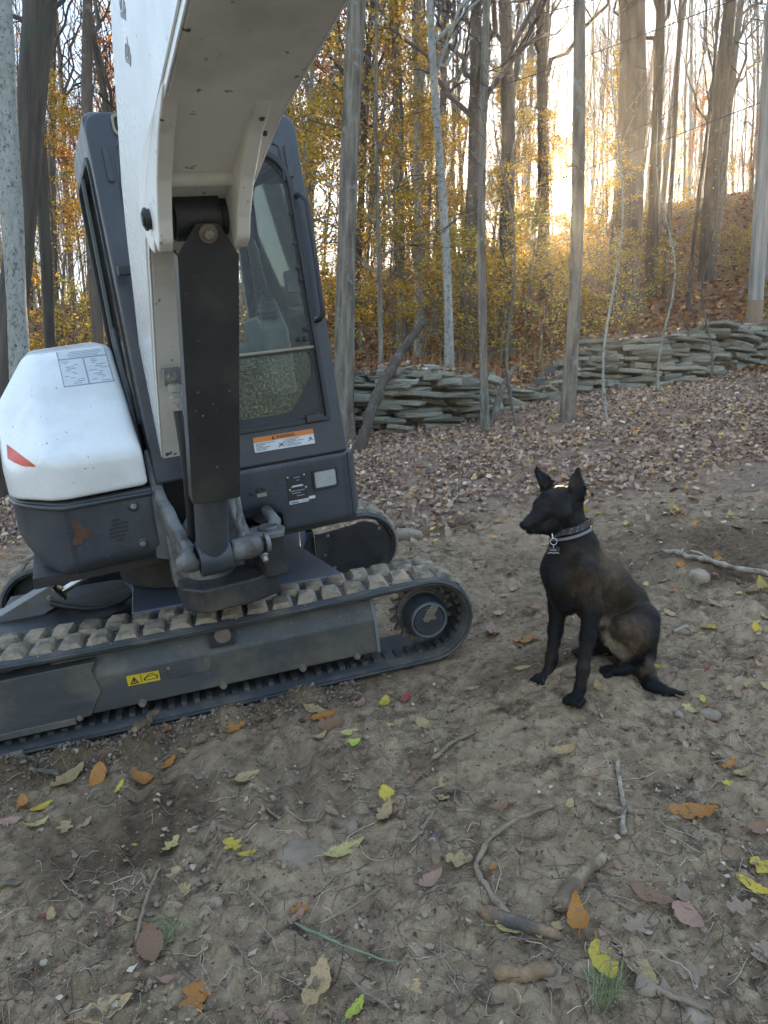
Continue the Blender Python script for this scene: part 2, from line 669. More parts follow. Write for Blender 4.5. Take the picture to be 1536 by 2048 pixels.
def ground_material():
    m = bpy.data.materials.new('soil and leaf mould')
    m.use_nodes = True
    N, L = m.node_tree.nodes, m.node_tree.links
    P = N['Principled BSDF']
    P.inputs['Roughness'].default_value = .95
    P.inputs['Specular IOR Level'].default_value = .2
    tc = N.new('ShaderNodeTexCoord')
    vec = tc.outputs['Object']

    def noise(s, d=6):
        t = N.new('ShaderNodeTexNoise')
        t.inputs['Scale'].default_value = s
        t.inputs['Detail'].default_value = d
        t.inputs['Roughness'].default_value = .65
        L.new(vec, t.inputs['Vector'])
        return t.outputs['Fac']

    def rng(f, a, b, c=0., d=1.):
        r = N.new('ShaderNodeMapRange')
        for k, q in zip(('From Min', 'From Max', 'To Min', 'To Max'), (a, b, c, d)):
            r.inputs[k].default_value = q
        L.new(f, r.inputs['Value'])
        return r.outputs[0]

    def mix(f, a, b):
        x = N.new('ShaderNodeMix')
        x.data_type = 'RGBA'
        L.new(f, x.inputs[0])
        for s, q in ((6, a), (7, b)):
            if isinstance(q, tuple):
                x.inputs[s].default_value = (*q, 1)
            else:
                L.new(q, x.inputs[s])
        return x.outputs[2]
    soil = mix(rng(noise(2.2), .35, .65), (.205, .138, .083), (.385, .268, .168))
    soil = mix(rng(noise(16), .42, .7), soil, (.47, .345, .222))
    soil = mix(rng(noise(9), .52, .68), soil, (.105, .072, .046))
    soil = mix(rng(noise(120, 2), .66, .70), soil, (.45, .42, .38))
    soil = mix(rng(noise(38, 3), .62, .70), soil, (.09, .06, .038))
    ta = N.new('ShaderNodeAttribute')
    ta.attribute_name = 'turned'
    soil = mix(ta.outputs['Fac'], soil, mix(rng(noise(30), .35, .65), (.095, .061, .036), (.185, .125, .077)))
    lit = mix(rng(noise(22), .35, .65), (.19, .125, .088), (.33, .22, .16))
    lit = mix(rng(noise(60, 3), .52, .68), lit, (.36, .25, .185))
    far = mix(rng(noise(.8), .35, .65), (.17, .085, .045), (.27, .135, .065))
    far = mix(rng(noise(7), .45, .7), far, (.14, .095, .055))
    sx = N.new('ShaderNodeSeparateXYZ')
    L.new(vec, sx.inputs[0])
    ad = N.new('ShaderNodeMath')
    ad.operation = 'ADD'
    L.new(sx.outputs['Y'], ad.inputs[0])
    L.new(rng(noise(1.1), .2, .8, -1.6, 1.6), ad.inputs[1])
    c = mix(rng(ad.outputs[0], 5.2, 6.4), soil, lit)
    c = mix(rng(ad.outputs[0], 11.5, 15), c, far)
    L.new(c, P.inputs['Base Color'])
    b = N.new('ShaderNodeBump')
    b.inputs['Strength'].default_value = .9
    b.inputs['Distance'].default_value = .012
    hh = N.new('ShaderNodeMath')
    hh.operation = 'ADD'
    L.new(noise(70, 8), hh.inputs[0])
    L.new(noise(210, 4), hh.inputs[1])
    L.new(hh.outputs[0], b.inputs['Height'])
    L.new(b.outputs[0], P.inputs['Normal'])
    return m


ground = link('ground', fast_mesh('ground', np.stack([GXX, GYY, GZZ], -1).reshape(-1, 3), quads=Q, mat=ground_material(), smooth=True))
tag(ground, kind='structure')
# freshly turned, darker soil: along the track, in the tread marks and in churned patches
rx_, ry_ = GXX - TO[0], GYY - TO[1]
su_ = rx_ * TU[0] + ry_ * TU[1]
sv_ = rx_ * TV[0] + ry_ * TV[1]
turned = np.exp(-((sv_ + .10) / .13) ** 2) * sstep(-2.4, -1.8, su_) * (1 - sstep(-.5, .1, su_))
turned = turned + .75 * np.exp(-((GYY - 4.0 - .25 * GXX) / .45) ** 2) * sstep(.2, .9, GXX)
turned = turned + .7 * np.exp(-((sv_ + .62) / .25) ** 2) * sstep(-1.9, -1.4, su_) * (1 - sstep(-.8, -.3, su_))
turned = turned * (.75 + .9 * fbm(GXX * 2.5, GYY * 2.5, 14.0, 3)) + .9 * sstep(.25, .7, fbm(GXX * 1.1, GYY * 1.1, 31.0, 3))
turned = np.clip(turned, 0, 1) * (1 - sstep(5.5, 7, GYY))
ta_ = ground.data.attributes.new('turned', 'FLOAT', 'POINT')
ta_.data.foreach_set('value', turned.astype(np.float32).ravel())

# the visible disc of the low sun, far beyond the hill
mb = MB()
prof = [(math.sin(t) * 17.5 + .001, -math.cos(t) * 17.5) for t in np.linspace(0, math.pi, 17)]
mb.lathe(prof, (0, 0, 0), (0, 0, 1), 24, cap=False)
ms = bpy.data.materials.new('sun fire')
ms.use_nodes = True
ms.node_tree.nodes.clear()
e_ = ms.node_tree.nodes.new('ShaderNodeEmission')
e_.inputs['Color'].default_value = (1, .86, .55, 1)
e_.inputs['Strength'].default_value = 40
o_ = ms.node_tree.nodes.new('ShaderNodeOutputMaterial')
t_ = ms.node_tree.nodes.new('ShaderNodeBsdfTransparent')
a_ = ms.node_tree.nodes.new('ShaderNodeAddShader')        # glowing gas: light passes through it
ms.node_tree.links.new(e_.outputs[0], a_.inputs[0])
ms.node_tree.links.new(t_.outputs[0], a_.inputs[1])
ms.node_tree.links.new(a_.outputs[0], o_.inputs['Surface'])
ms.cycles.emission_sampling = 'NONE'
sn = link('sun', mesh('sun', mb, ms, 180))
sn.location = SUN_DIR * 900
tag(sn, kind='structure')


# ------------------------------------------------------------------ scattered stuff helpers
def ATTR(name, rough=.8, transl=.25, spec=.25, bump=0):
    """colour comes from the pieces' own 'tint' attribute"""
    m = bpy.data.materials.new(name)
    m.use_nodes = True
    N, L = m.node_tree.nodes, m.node_tree.links
    P = N['Principled BSDF']
    P.inputs['Roughness'].default_value = rough
    P.inputs['Specular IOR Level'].default_value = spec
    a = N.new('ShaderNodeAttribute')
    a.attribute_name = 'tint'
    L.new(a.outputs['Color'], P.inputs['Base Color'])
    if bump:
        tc = N.new('ShaderNodeTexCoord')
        n = N.new('ShaderNodeTexNoise')
        n.inputs['Scale'].default_value = bump
        L.new(tc.outputs['Object'], n.inputs['Vector'])
        b = N.new('ShaderNodeBump')
        b.inputs['Strength'].default_value = .5
        b.inputs['Distance'].default_value = .004
        L.new(n.outputs['Fac'], b.inputs['Height'])
        L.new(b.outputs[0], P.inputs['Normal'])
    if transl:
        t = N.new('ShaderNodeBsdfTranslucent')
        L.new(a.outputs['Color'], t.inputs['Color'])
        x = N.new('ShaderNodeMixShader')
        x.inputs[0].default_value = transl
        L.new(P.outputs[0], x.inputs[1])
        L.new(t.outputs[0], x.inputs[2])
        L.new(x.outputs[0], N['Material Output'].inputs['Surface'])
    return m


def set_tint(me, cols):
    a = me.color_attributes.new('tint', 'FLOAT_COLOR', 'POINT')
    c = np.ones((len(cols), 4), np.float32)
    c[:, :3] = cols
    a.data.foreach_set('color', c.ravel())


def rand_rot(n, tilt, R):
    """random yaw, then tilt away from flat; (n,3,3)"""
    yaw = R.rand(n) * 2 * math.pi
    c, s = np.cos(yaw), np.sin(yaw)
    Z = np.zeros(n)
    O = np.ones(n)
    A = np.stack([np.stack([c, -s, Z], -1), np.stack([s, c, Z], -1), np.stack([Z, Z, O], -1)], 1)
    t = R.randn(n) * tilt
    a = R.rand(n) * 2 * math.pi
    kx, ky = np.cos(a), np.sin(a)
    ct, st = np.cos(t), np.sin(t)
    B = np.stack([np.stack([ct + kx * kx * (1 - ct), kx * ky * (1 - ct), ky * st], -1),
                  np.stack([kx * ky * (1 - ct), ct + ky * ky * (1 - ct), -kx * st], -1),
                  np.stack([-ky * st, kx * st, ct], -1)], 1)
    return B @ A


def leaf_cloud(P, size, tilt, cols, R, curl=.25, ratio=.5, nrm=None):
    """n curled leaves of 4 triangles; returns V, quads, tris, tints"""
    n = len(P)
    T = np.array([(-.5, 0, 0), (-.18, .5, 0), (.2, .42, 0), (.5, 0, 0), (.2, -.42, 0), (-.18, -.5, 0)])
    V = np.repeat(T[None], n, 0)
    V[:, :, 1] *= ratio * (.8 + .4 * R.rand(n, 1))
    V[:, :, 2] += curl * (R.rand(n, 6) - .35) * np.array([.6, 1, 1, .9, 1, 1])
    V *= (size[:, None, None] if hasattr(size, '__len__') else size)
    M = rand_rot(n, tilt, R)
    V = np.einsum('nij,nkj->nki', M, V)
    if nrm is not None:                       # lean with the slope
        V[:, :, 2] += -(nrm[:, None, 0] * V[:, :, 0] + nrm[:, None, 1] * V[:, :, 1]) / nrm[:, None, 2]
    V = V + P[:, None]
    b = (np.arange(n) * 6)[:, None]
    quads = b + np.array([1, 2, 4, 5])
    tris = np.concatenate([b + np.array([0, 1, 5]), b + np.array([2, 3, 4])])
    C = np.repeat(cols[:, None], 6, 1).reshape(-1, 3)
    return V.reshape(-1, 3), quads, tris, C


def pick(pal, wts, n, R, var=.18):
    pal = np.array(pal)
    i = R.choice(len(pal), n, p=np.array(wts) / sum(wts))
    return pal[i] * (1 + var * R.randn(n, 1)).clip(.5, 1.6)


def stuff(name, V, quads, tris, C, mat, label, cat):
    me = fast_mesh(name, V, quads, tris, mat)
    set_tint(me, C)
    o = link(name, me)
    return tag(o, label, cat, kind='stuff')
# ================================================================== the excavator
# all parts are modelled in the upper body's own axes (a right, b back, c up) round the slewing centre
m_white = MAT('white enamel', (.74, .745, .74), (.69, .695, .69), 3, .28, bump=.04, bsc=8, c3=(.60, .59, .56), s3=3, t3=.62, w3=.1, c4=(.10, .085, .07), s4=38, t4=.735, coat=.3, rr=.08)
m_boomw = MAT('boom enamel', (.78, .78, .76), (.71, .70, .67), 2.5, .42, bump=.05, bsc=12, c3=(.50, .47, .42), s3=2.2, t3=.6, w3=.12, c4=(.08, .065, .05), s4=22, t4=.69, rr=.12)
m_dark = MAT('charcoal blue paint', (.030, .037, .047), (.042, .050, .062), 5, .42, bump=.05, bsc=60, c3=(.075, .08, .085), s3=3, t3=.6, w3=.12, c4=(.14, .14, .14), s4=70, t4=.72, rr=.1, st3=(1, 1, .35))
m_cab = MAT('cab paint', (.028, .031, .040), (.040, .044, .055), 6, .38, bump=.05, bsc=80, c3=(.065, .068, .075), s3=2.5, t3=.6, w3=.12, rr=.1)
m_black = MAT('black steel', (.018, .019, .021), (.030, .030, .032), 9, .5, bump=.12, bsc=50, c3=(.075, .065, .052), s3=4, t3=.64, w3=.08, c4=(.10, .09, .08), s4=90, t4=.70, rr=.15)
m_guard = MAT('worn black guard paint', (.020, .022, .024), (.034, .035, .036), 5, .46, bump=.08, bsc=40, c3=(.070, .062, .048), s3=3, t3=.6, w3=.1, c4=(.12, .11, .1), s4=55, t4=.72, rr=.12)
m_frame = MAT('muddy grey track frame', (.040, .044, .048), (.075, .075, .072), 4, .6, bump=.2, bsc=50, c3=(.165, .135, .098), s3=3.2, t3=.60, w3=.12, rr=.15, st=(.5, .5, 2))
m_cast = MAT('grey cast iron', (.22, .22, .21), (.10, .10, .10), 12, .55, metal=.1, bump=.35, bsc=45, c3=(.06, .052, .045), s3=7, t3=.56, w3=.08, rr=.12, bdist=.006)
m_rubber = MAT('track rubber', (.028, .032, .036), (.055, .058, .060), 7, .7, bump=.25, bsc=90, c3=(.13, .115, .09), s3=5, t3=.62, w3=.12, rr=.12)
m_lug = MAT('dusty rubber', (.34, .265, .18), (.22, .175, .125), 22, .9, bump=.5, bsc=60, c3=(.075, .07, .062), s3=14, t3=.56, w3=.10, rr=.05, bdist=.008)
m_deck = MAT('blue grey undercarriage paint', (.055, .075, .115), (.085, .10, .135), 4, .4, bump=.08, bsc=40, c3=(.14, .12, .09), s3=4, t3=.64, w3=.1, rr=.12)
m_steel = MAT('bright steel', (.62, .62, .60), (.5, .5, .48), 12, .3, metal=.9, rr=.1)
m_galv = MAT('zinc bolt', (.36, .35, .32), (.22, .21, .19), 30, .45, metal=.6, c3=(.16, .10, .06), s3=20, t3=.58, rr=.12)
m_rusty = MAT('muddy bolt', (.13, .10, .075), (.19, .15, .11), 40, .8, bump=.3, bsc=120)
m_seal = MAT('black rubber seal', (.018, .020, .022), (.03, .03, .032), 10, .55)
m_hose = MAT('hydraulic hose', (.016, .017, .018), (.028, .028, .028), 60, .55, bump=.2, bsc=200)
m_rust = MAT('rust patch', (.12, .055, .030), (.07, .035, .022), 25, .9, bump=.3, bsc=90)
m_paper = MAT('white decal', (.62, .64, .66), (.56, .58, .60), 20, .5)
m_orange = MAT('orange decal', (.62, .20, .035), (.56, .17, .03), 20, .5)
m_yellow = MAT('yellow decal', (.62, .44, .02), (.50, .36, .03), 20, .5, c3=(.2, .16, .1), s3=20, t3=.66)
m_red = MAT('red decal', (.60, .055, .018), (.52, .045, .016), 12, .4)
m_ink = MAT('decal ink', (.02, .02, .022), (.03, .03, .03), 10, .6)
m_greyink = MAT('grey decal print', (.22, .24, .27), (.32, .34, .37), 30, .6)
m_lens = MAT('lamp lens', (.62, .62, .58), (.45, .45, .42), 60, .25, bump=.2, bsc=30)
m_mud = MAT('dried mud', (.20, .16, .115), (.14, .11, .08), 20, .95, bump=.6, bsc=60)
m_seat = MAT('grey vinyl', (.10, .11, .115), (.14, .15, .155), 20, .6)
m_tan = MAT('sun bleached gasket', (.32, .26, .17), (.24, .20, .14), 20, .7)
m_tin = MAT('pale cab lining', (.11, .125, .125), (.15, .165, .16), 10, .6)
m_scuff = MAT('ochre scuffed grey plate', (.115, .12, .125), (.17, .17, .165), 8, .5, metal=.2, c3=(.15, .11, .07), s3=5, t3=.6)
g_front = GLASS('front glass', (.95, .97, .95), (.50, .46, .34), .16, 75)
g_low = GLASS('dusty lower glass', (.86, .90, .84), (.55, .48, .28), .6, 110)
g_side = GLASS('side glass', (.93, .97, .94), (.42, .43, .36), .12, 60)
g_roof = GLASS('tinted roof glass', (.10, .17, .20), (.3, .3, .3), .2, 60)

XM = Matrix(((HU[0], HV[0], HWn[0], HC[0]), (HU[1], HV[1], HWn[1], HC[1]), (HU[2], HV[2], HWn[2], HC[2]), (0, 0, 0, 1)))
excavator = bpy.data.objects.new('mini_excavator', None)
COL.objects.link(excavator)
excavator.matrix_world = XM
tag(excavator, 'white and charcoal mini excavator on rubber tracks, parked across the slope', 'excavator')
_R3 = np.stack([HU, HV, HWn])               # world -> upper body axes
TM = np.stack([_R3 @ TU, _R3 @ TV, _R3 @ TWn], 1)
TT = _R3 @ (TO - HC)


def t2h(V):
    return np.asarray(V, float) @ TM.T + TT


def part(name, mb, mat, parent=None, bev=0, smooth=35, track=False, fix=True, label=None, seg=2):
    if track:
        if isinstance(mb, MB):
            mb.v = [t2h(x) for x in mb.v]
        else:
            mb = (t2h(mb[0]), mb[1])
    o = link(name, mesh(name, mb, mat, smooth, fix), parent or excavator)
    if bev:
        bevel(o, bev, seg)
    if label:
        o['label'] = label
    return o


def sdfpart(name, f, lo, hi, step, mat, parent=None, ang=180):
    V, Qd = surf_nets(f, lo, hi, step)
    me = fast_mesh(name, V, quads=Qd, mat=mat, smooth=True)
    if ang < 180:
        me.set_sharp_from_angle(angle=math.radians(ang))
    return link(name, me, parent or excavator)


FR = lambda p, q, d: (p, d, q)            # front plane: p=a, q=c, depth=b
SD = lambda p, q, d: (d, p, q)            # side plane: p=b, q=c, depth=a
TP = lambda p, q, d: (p, q, d)            # plan: p=a, q=b, depth=c


def hexbolt(O, A, r, h, mat, parent, name='bolt', track=False, washer=True):
    mb = MB()
    if washer:
        mb.lathe([(r * 1.35, 0), (r * 1.35, h * .25)], O, A, 14)
    mb.lathe([(r, h * .2), (r, h * .85), (r * .8, h)], O, A, 6)
    return part(name, mb, mat, parent, smooth=30, track=track)


# ---------------------------------------------------------------- tracks (u along, v across, w up)
RT, UL, PIT = .205, -1.85, None
PATH = 2 * 1.85 + 2 * math.pi * RT
NP_ = 46
PIT = PATH / NP_


def stadium(s, r=RT):
    """point, tangent and outward normal at arc length s along the belt"""
    s = s % PATH
    L = 1.85
    if s < L:                                  # top run, sprocket -> idler
        x = -s
        sag = -.012 * math.sin(math.pi * s / L)
        return (x, RT + r + sag), (-1, 0), (0, 1)
    s -= L
    if s < math.pi * RT:
        a = math.pi / 2 + s / RT
        return (UL + r * math.cos(a), RT + r * math.sin(a)), (-math.sin(a), math.cos(a)), (math.cos(a), math.sin(a))
    s -= math.pi * RT
    if s < L:
        return (UL + s, RT - r), (1, 0), (0, -1)
    s -= L
    a = -math.pi / 2 + s / RT
    return (r * math.cos(a), RT + r * math.sin(a)), (-math.sin(a), math.cos(a)), (math.cos(a), math.sin(a))


def lug_mesh(R):
    """one grouser block: x along the belt, y across, z outwards"""
    mb = MB()
    L0, L1, Wd, H = .086, .060, .124, .023
    top = np.array([(-L1 / 2 - .004, -Wd / 2 + .016, H), (L1 / 2 - .004, -Wd / 2 + .004, H * .93), (L1 / 2 + .012, Wd / 2 - .016, H), (-L1 / 2 + .010, Wd / 2 - .006, H * .96)])
    mid = np.array([(-L0 / 2, -Wd / 2 + .004, H * .45), (L0 / 2 - .008, -Wd / 2, H * .45), (L0 / 2 + .006, Wd / 2 - .006, H * .45), (-L0 / 2 + .006, Wd / 2, H * .45)])
    bot = np.array([(-L0 / 2 - .004, -Wd / 2, -.002), (L0 / 2, -Wd / 2 - .004, -.002), (L0 / 2 + .008, Wd / 2, -.002), (-L0 / 2, Wd / 2 + .004, -.002)])
    V = np.concatenate([bot, mid, top]) + R.randn(12, 3) * .0022
    F = [(8, 9, 10, 11)]
    for l in (0, 4):
        F += [(l + i, l + (i + 1) % 4, l + 4 + (i + 1) % 4, l + 4 + i) for i in range(4)]
    mb.add(V, F)
    return mesh('track_lug', mb, m_lug, 50)


LUGS = [lug_mesh(np.random.RandomState(i)) for i in range(7)]
_TM4 = Matrix([[*TM[0], TT[0]], [*TM[1], TT[1]], [*TM[2], TT[2]], [0, 0, 0, 1]])


def make_track(v0, near):
    tr = MB()
    n = 140
    VW = .30
    prof = [(0, .004), (.006, 0), (.016, -.004), (.150, 0), (.284, -.004), (.294, 0), (.30, .004), (.30, .026), (.288, .034), (.012, .034), (0, .026)]
    prof = [(v, -z) for v, z in prof]
    V, F = [], []
    k = len(prof)
    for i in range(n):
        p, t, nn = stadium(i * PATH / n)
        jit = .0015 * math.sin(i * 2.3)
        for v, z in prof:
            V.append((p[0] + nn[0] * (z + jit), v0 + v, p[1] + nn[1] * (z + jit)))
    for i in range(n):
        for j in range(k):
            a, b = i * k + j, i * k + (j + 1) % k
            c, d = ((i + 1) % n) * k + (j + 1) % k, ((i + 1) % n) * k + j
            F.append((a, b, c, d))
    tr.add(V, F)
    belt = part('rubber_track', tr, m_rubber, track=True, smooth=40)
    # a cord along the outer edge of the belt
    cord = MB()
    pts = [(stadium(i * PATH / 120)[0][0] - .012 * stadium(i * PATH / 120)[2][0], v0 - .002, stadium(i * PATH / 120)[0][1] - .012 * stadium(i * PATH / 120)[2][1]) for i in range(121)]
    cord.tube(pts, .007, 6)
    part('edge_bead', cord, m_rubber, belt, track=True, smooth=60)
    for i in range(NP_):
        for row, (vc, off) in enumerate(((.085, .0), (.215, .5))):
            p, t, nn = stadium((i + off) * PIT)
            X = Vector((t[0], 0, t[1]))
            Z = Vector((nn[0], 0, nn[1]))
            Y = Z.cross(X)
            fl = 1 if row == 0 else -1
            M = Matrix(((X.x * fl, Y.x * fl, Z.x, p[0]), (X.y * fl, Y.y * fl, Z.y, v0 + vc), (X.z * fl, Y.z * fl, Z.z, p[1]), (0, 0, 0, 1)))
            if near or p[0] > -.9 or p[0] < -1.5:
                link('track_lug', LUGS[(i * 3 + row * 5) % 7], belt, _TM4 @ M)
    # iron cores on the inside of the belt
    if near:
        for i in range(2 * NP_):
            p, t, nn = stadium((i + .25) * PIT / 2)
            if p[1] > .12 and p[0] < -.05:
                continue
            mb = MB()
            mb.box((-.012, -.035, -.052), (.012, .035, -.033))
            A = np.array([[t[0], 0, nn[0]], [0, 1, 0], [t[1], 0, nn[1]]])
            mb.v = [x @ A.T + np.array([p[0], v0 + .085, p[1]]) for x in mb.v]
            part('drive_core', mb, m_rubber, belt, track=True, smooth=0)
    return belt


near_track = make_track(0.0, True)
far_track = make_track(1.2, False)

# near track frame: a welded box with a sloping top
mb = MB()
prof = [(.030, .098), (.022, .262), (.075, .345), (.26, .345), (.26, .098)]
mb.prism(prof, lambda v, w_, u_: (u_, v, w_), -1.62, -.255)
tf = part('track_frame', mb, m_frame, track=True, bev=.006)
mb = MB()
mb.prism([(-1.62, .088), (-1.50, .10), (-1.44, .20), (-1.46, .30), (-1.44, .335), (-2.02, .335), (-2.06, .10)], lambda u_, w_, v_: (u_, v_, w_), .016, .26)
part('idler_yoke', mb, m_frame, tf, track=True, bev=.005)
mb = MB()
mb.box((-2.06, .010, .078), (-1.56, .05, .108))
part('skid_strip', mb, m_frame, tf, track=True, bev=.004)
mb = MB()                                        # rolled lip at the sprocket end
mb.prism([(.018, .10), (.022, .262), (.075, .348), (.26, .348), (.26, .335), (.082, .335), (.036, .258), (.034, .10)], lambda v, w_, u_: (u_, v, w_), -.262, -.246)
part('frame_lip', mb, m_scuff, tf, track=True, bev=.002)
for u_ in (-.357, -.607, -.957, -1.295, -1.544):
    hexbolt((u_, .028, .103), (0, -1, 0), .013, .022, m_rusty, tf, track=True)
# carrier roller window
mb = MB()
mb.prism(rpoly([(-.985, .345), (-.985, .285), (-.875, .285), (-.875, .345)], .012, 4), lambda u_, w_, v_: (u_, v_, w_), .0205, .030)
part('roller_window', mb, m_seal, tf, track=True)
mb = MB()
mb.lathe([(.001, 0), (.034, .002), (.036, .02), (.036, .08)], (-.925, .016, .335), (0, 1, 0), 20)
part('carrier_roller', mb, m_rusty, tf, track=True)
mb = MB()
mb.prism(rpoly([(-1.172, .190), (-.997, .190), (-.990, .250), (-1.172, .250)], [.004, .02, .004, .004], 4), lambda u_, w_, v_: (u_, v_, w_), .0195, .026)
cp = part('cover_plate', mb, m_frame, tf, track=True, bev=.001)
hexbolt((-1.165, .0245, .238), (0, -1, 0), .008, .012, m_rusty, cp, track=True)
hexbolt((-1.012, .0245, .240), (0, -1, 0), .009, .014, m_rusty, cp, track=True)
# yellow hand-crush decal
FV = .0215
mb = MB()
mb.prism([(-1.336, .194), (-1.206, .192), (-1.206, .237), (-1.336, .241)], lambda u_, w_, v_: (u_, v_ + (w_ - .2) * -.045, w_), FV, FV + .002)
dec = part('warning_decal', mb, m_yellow, tf, track=True, smooth=0, label='yellow warning decal with triangle and track drawing')
mb = MB()
tri = [(-1.326, .201), (-1.290, .200), (-1.308, .233)]
c_ = np.mean(tri, 0)
inn = [tuple(c_ + (np.array(t) - c_) * .62) for t in tri]
mb.ring(tri, inn, lambda u_, w_, v_: (u_, v_ + (w_ - .2) * -.045, w_), FV - .002, FV - .0005)
mb.box((-1.3105, FV - .003, .208), (-1.3055, FV - .001, .222))
mb.prism([(-1.281, .199), (-1.279, .199), (-1.279, .236), (-1.281, .236)], lambda u_, w_, v_: (u_, v_ + (w_ - .2) * -.045, w_), FV - .002, FV - .0005)
ol = rpoly([(-1.270, .205), (-1.215, .204), (-1.213, .218), (-1.225, .226), (-1.270, .216)], .004, 4)
c_ = np.mean(ol, 0)
mb.ring(ol, [tuple(c_ + (np.array(t) - c_) * .8) for t in ol], lambda u_, w_, v_: (u_, v_ + (w_ - .2) * -.045, w_), FV - .002, FV - .0005)
mb.tube([(-1.262, FV - .002, .219), (-1.248, FV - .0025, .230), (-1.228, FV - .003, .232)], .0016, 5)
part('decal_print', mb, m_ink, dec, track=True, smooth=0)

# sprocket, final drive and hub
mb = MB()
th = []
nt = 19
for i in range(nt * 8):
    a = 2 * math.pi * i / (nt * 8)
    r = .138 + .020 * max(-.55, math.cos(a * nt))
    th.append((r * math.cos(a), RT + r * math.sin(a)))
mb.prism(th, lambda u_, w_, v_: (u_, v_, w_), .135, .165)
spk = part('sprocket', mb, m_rusty, track=True, smooth=25)
mb = MB()
mb.lathe([(.128, 0), (.128, -.012), (.112, -.016), (.112, -.022)], (0, .137, RT), (0, 1, 0), 40)
part('sprocket_flange', mb, m_frame, spk, track=True, bev=.002)
for i in range(9):
    a = 2 * math.pi * (i + .4) / 9
    hexbolt((.118 * math.cos(a), .127, RT + .118 * math.sin(a)), (0, -1, 0), .008, .010, m_rusty, spk, track=True)
mb = MB()
mb.lathe([(.100, .118), (.102, .10), (.098, .05), (.090, .03), (.090, .018), (.083, .014), (.080, .022), (.074, .024), (.070, .018), (.001, .016)][::1], (-.004, 0, RT), (0, 1, 0), 44, cap=False)
hub = part('hub_cover', mb, m_dark, track=True, smooth=30)
mb = MB()
mb.lathe([(.084, .013), (.080, .011), (.077, .015)], (-.004, 0, RT), (0, 1, 0), 44, cap=False)
part('hub_ring', mb, m_scuff, hub, track=True)
f = lambda X, Y, Z: smax(chain(X, Y, Z, [((.005, .017, .245), .022), ((.018, .016, .258), .020), ((-.02, .017, .212), .012), ((.02, .017, .216), .012)], .01) + .006 * np.sin(X * 330) * np.sin(Z * 280), np.abs(Y - .014) - .006, .004)
V_, Q_ = surf_nets(f, (-.06, .0, .18), (.06, .03, .29), .003)
link('mud_cake', fast_mesh('mud_cake', t2h(V_), quads=Q_, mat=m_mud, smooth=True), hub)
# travel motor housing between the tracks at both ends, idlers
for v0 in (0, 1.2):
    mb = MB()
    mb.lathe([(.05, .0), (.155, .0), (.165, .02), (.165, .10), (.155, .12), (.05, .12)], (UL, v0 + .09, RT), (0, 1, 0), 36)
    idl = part('idler_wheel', mb, m_frame, track=True, bev=.004)
# far track: inner side plate, its closed round end and tensioner frame
mb = MB()
mb.prism([(-1.68, .09), (-.30, .09), (-.30, .345), (-1.68, .345)], lambda u_, w_, v_: (u_, v_, w_), 1.23, 1.46)
ftf = part('track_frame', mb, m_black, track=True, bev=.006)
mb = MB()
pl = [(.152 * math.cos(a), RT + .152 * math.sin(a)) for a in np.linspace(-math.pi / 2, math.pi * .62, 26)] + [(-.27, .325), (-.30, .33), (-.30, .06)]
mb.prism(pl, lambda u_, w_, v_: (u_, v_, w_), 1.205, 1.225)
cvp = part('sprocket_cover', mb, m_black, track=True, bev=.004, label='black rounded plate closing the end of the far track')
for (u_, w_) in ((.10, .30), (-.22, .31), (-.20, .10), (-.25, .19)):
    hexbolt((u_, 1.206, w_), (0, -1, 0), .008, .008, m_galv, cvp, track=True)

# undercarriage centre: X frame with sloping deck plates
mb = MB()
mb.prism([(-.46, .66), (-.34, .24), (-.66, .24), (-1.05, .24), (-1.29, .24), (-1.30, .69), (-1.38, .98), (-1.34, 1.24), (-.34, 1.24), (-.42, .95)], lambda u_, v_, w_: (u_, v_, w_ - .06 * max(0, (.70 - v_)) - .06 * max(0, v_ - .85)), .33, .455)
xf = part('undercarriage_frame', mb, m_deck, track=True, bev=.006, label='blue grey painted centre frame between the tracks')
mb = MB()
mb.prism([(-1.30, .60), (-1.42, .50), (-1.95, .48), (-1.95, 1.05), (-1.42, 1.02), (-1.30, .95)], lambda u_, v_, w_: (u_, v_, w_), .22, .335)
part('blade_mount', mb, m_black, track=True, bev=.006)
mb = MB()
mb.lathe([(.34, 0), (.36, .01), (.36, .15), (.32, .17), (.30, .24)], (0, 0, .44), (0, 0, 1), 48)
part('slew_ring', mb, m_black, bev=.003)
# dozer blade lift: two push arms, cylinder, its guard and hose, and the blade at the left
for v_ in (.48, 1.02):
    mb = MB()
    mb.prism([(-1.40, .20), (-1.40, .30), (-2.45, .26), (-2.45, .14)], lambda u_, w_, q: (u_, q, w_), v_ - .04, v_ + .04)
    part('blade_arm', mb, m_deck, track=True, bev=.006)
mb = MB()
bp = [(-2.45, .02), (-2.50, .08), (-2.52, .16), (-2.51, .24), (-2.47, .31), (-2.45, .33), (-2.43, .33), (-2.45, .24), (-2.46, .16), (-2.44, .08), (-2.40, .02)]
mb.prism(bp, lambda u_, w_, q: (u_, q, w_), 0, 1.5)
part('dozer_blade', mb, m_deck, track=True, bev=.004)
D0, D1 = np.array([-1.50, .75, .475]), np.array([-2.36, .75, .10])
ax = (D1 - D0) / np.linalg.norm(D1 - D0)
mb = MB()
mb.tube([D0, D0 + ax * .32], .017, 16)
bc = part('blade_cylinder_rod', mb, m_steel, track=True)
mb = MB()
mb.lathe([(.030, .0), (.045, .01), (.045, .07), (.040, .08), (.040, .62)], D0 + ax * .15, ax, 24)
bb = part('blade_cylinder', mb, m_black, track=True, bev=.002)
nn_ = np.cross(ax, [0, 1, 0])
nn_ = nn_ if nn_[2] > 0 else -nn_
mb = MB()
GO = D0 + ax * .15
gp = lambda l, h, q: tuple(GO + ax * l + nn_ * h + np.array([0, q, 0]))
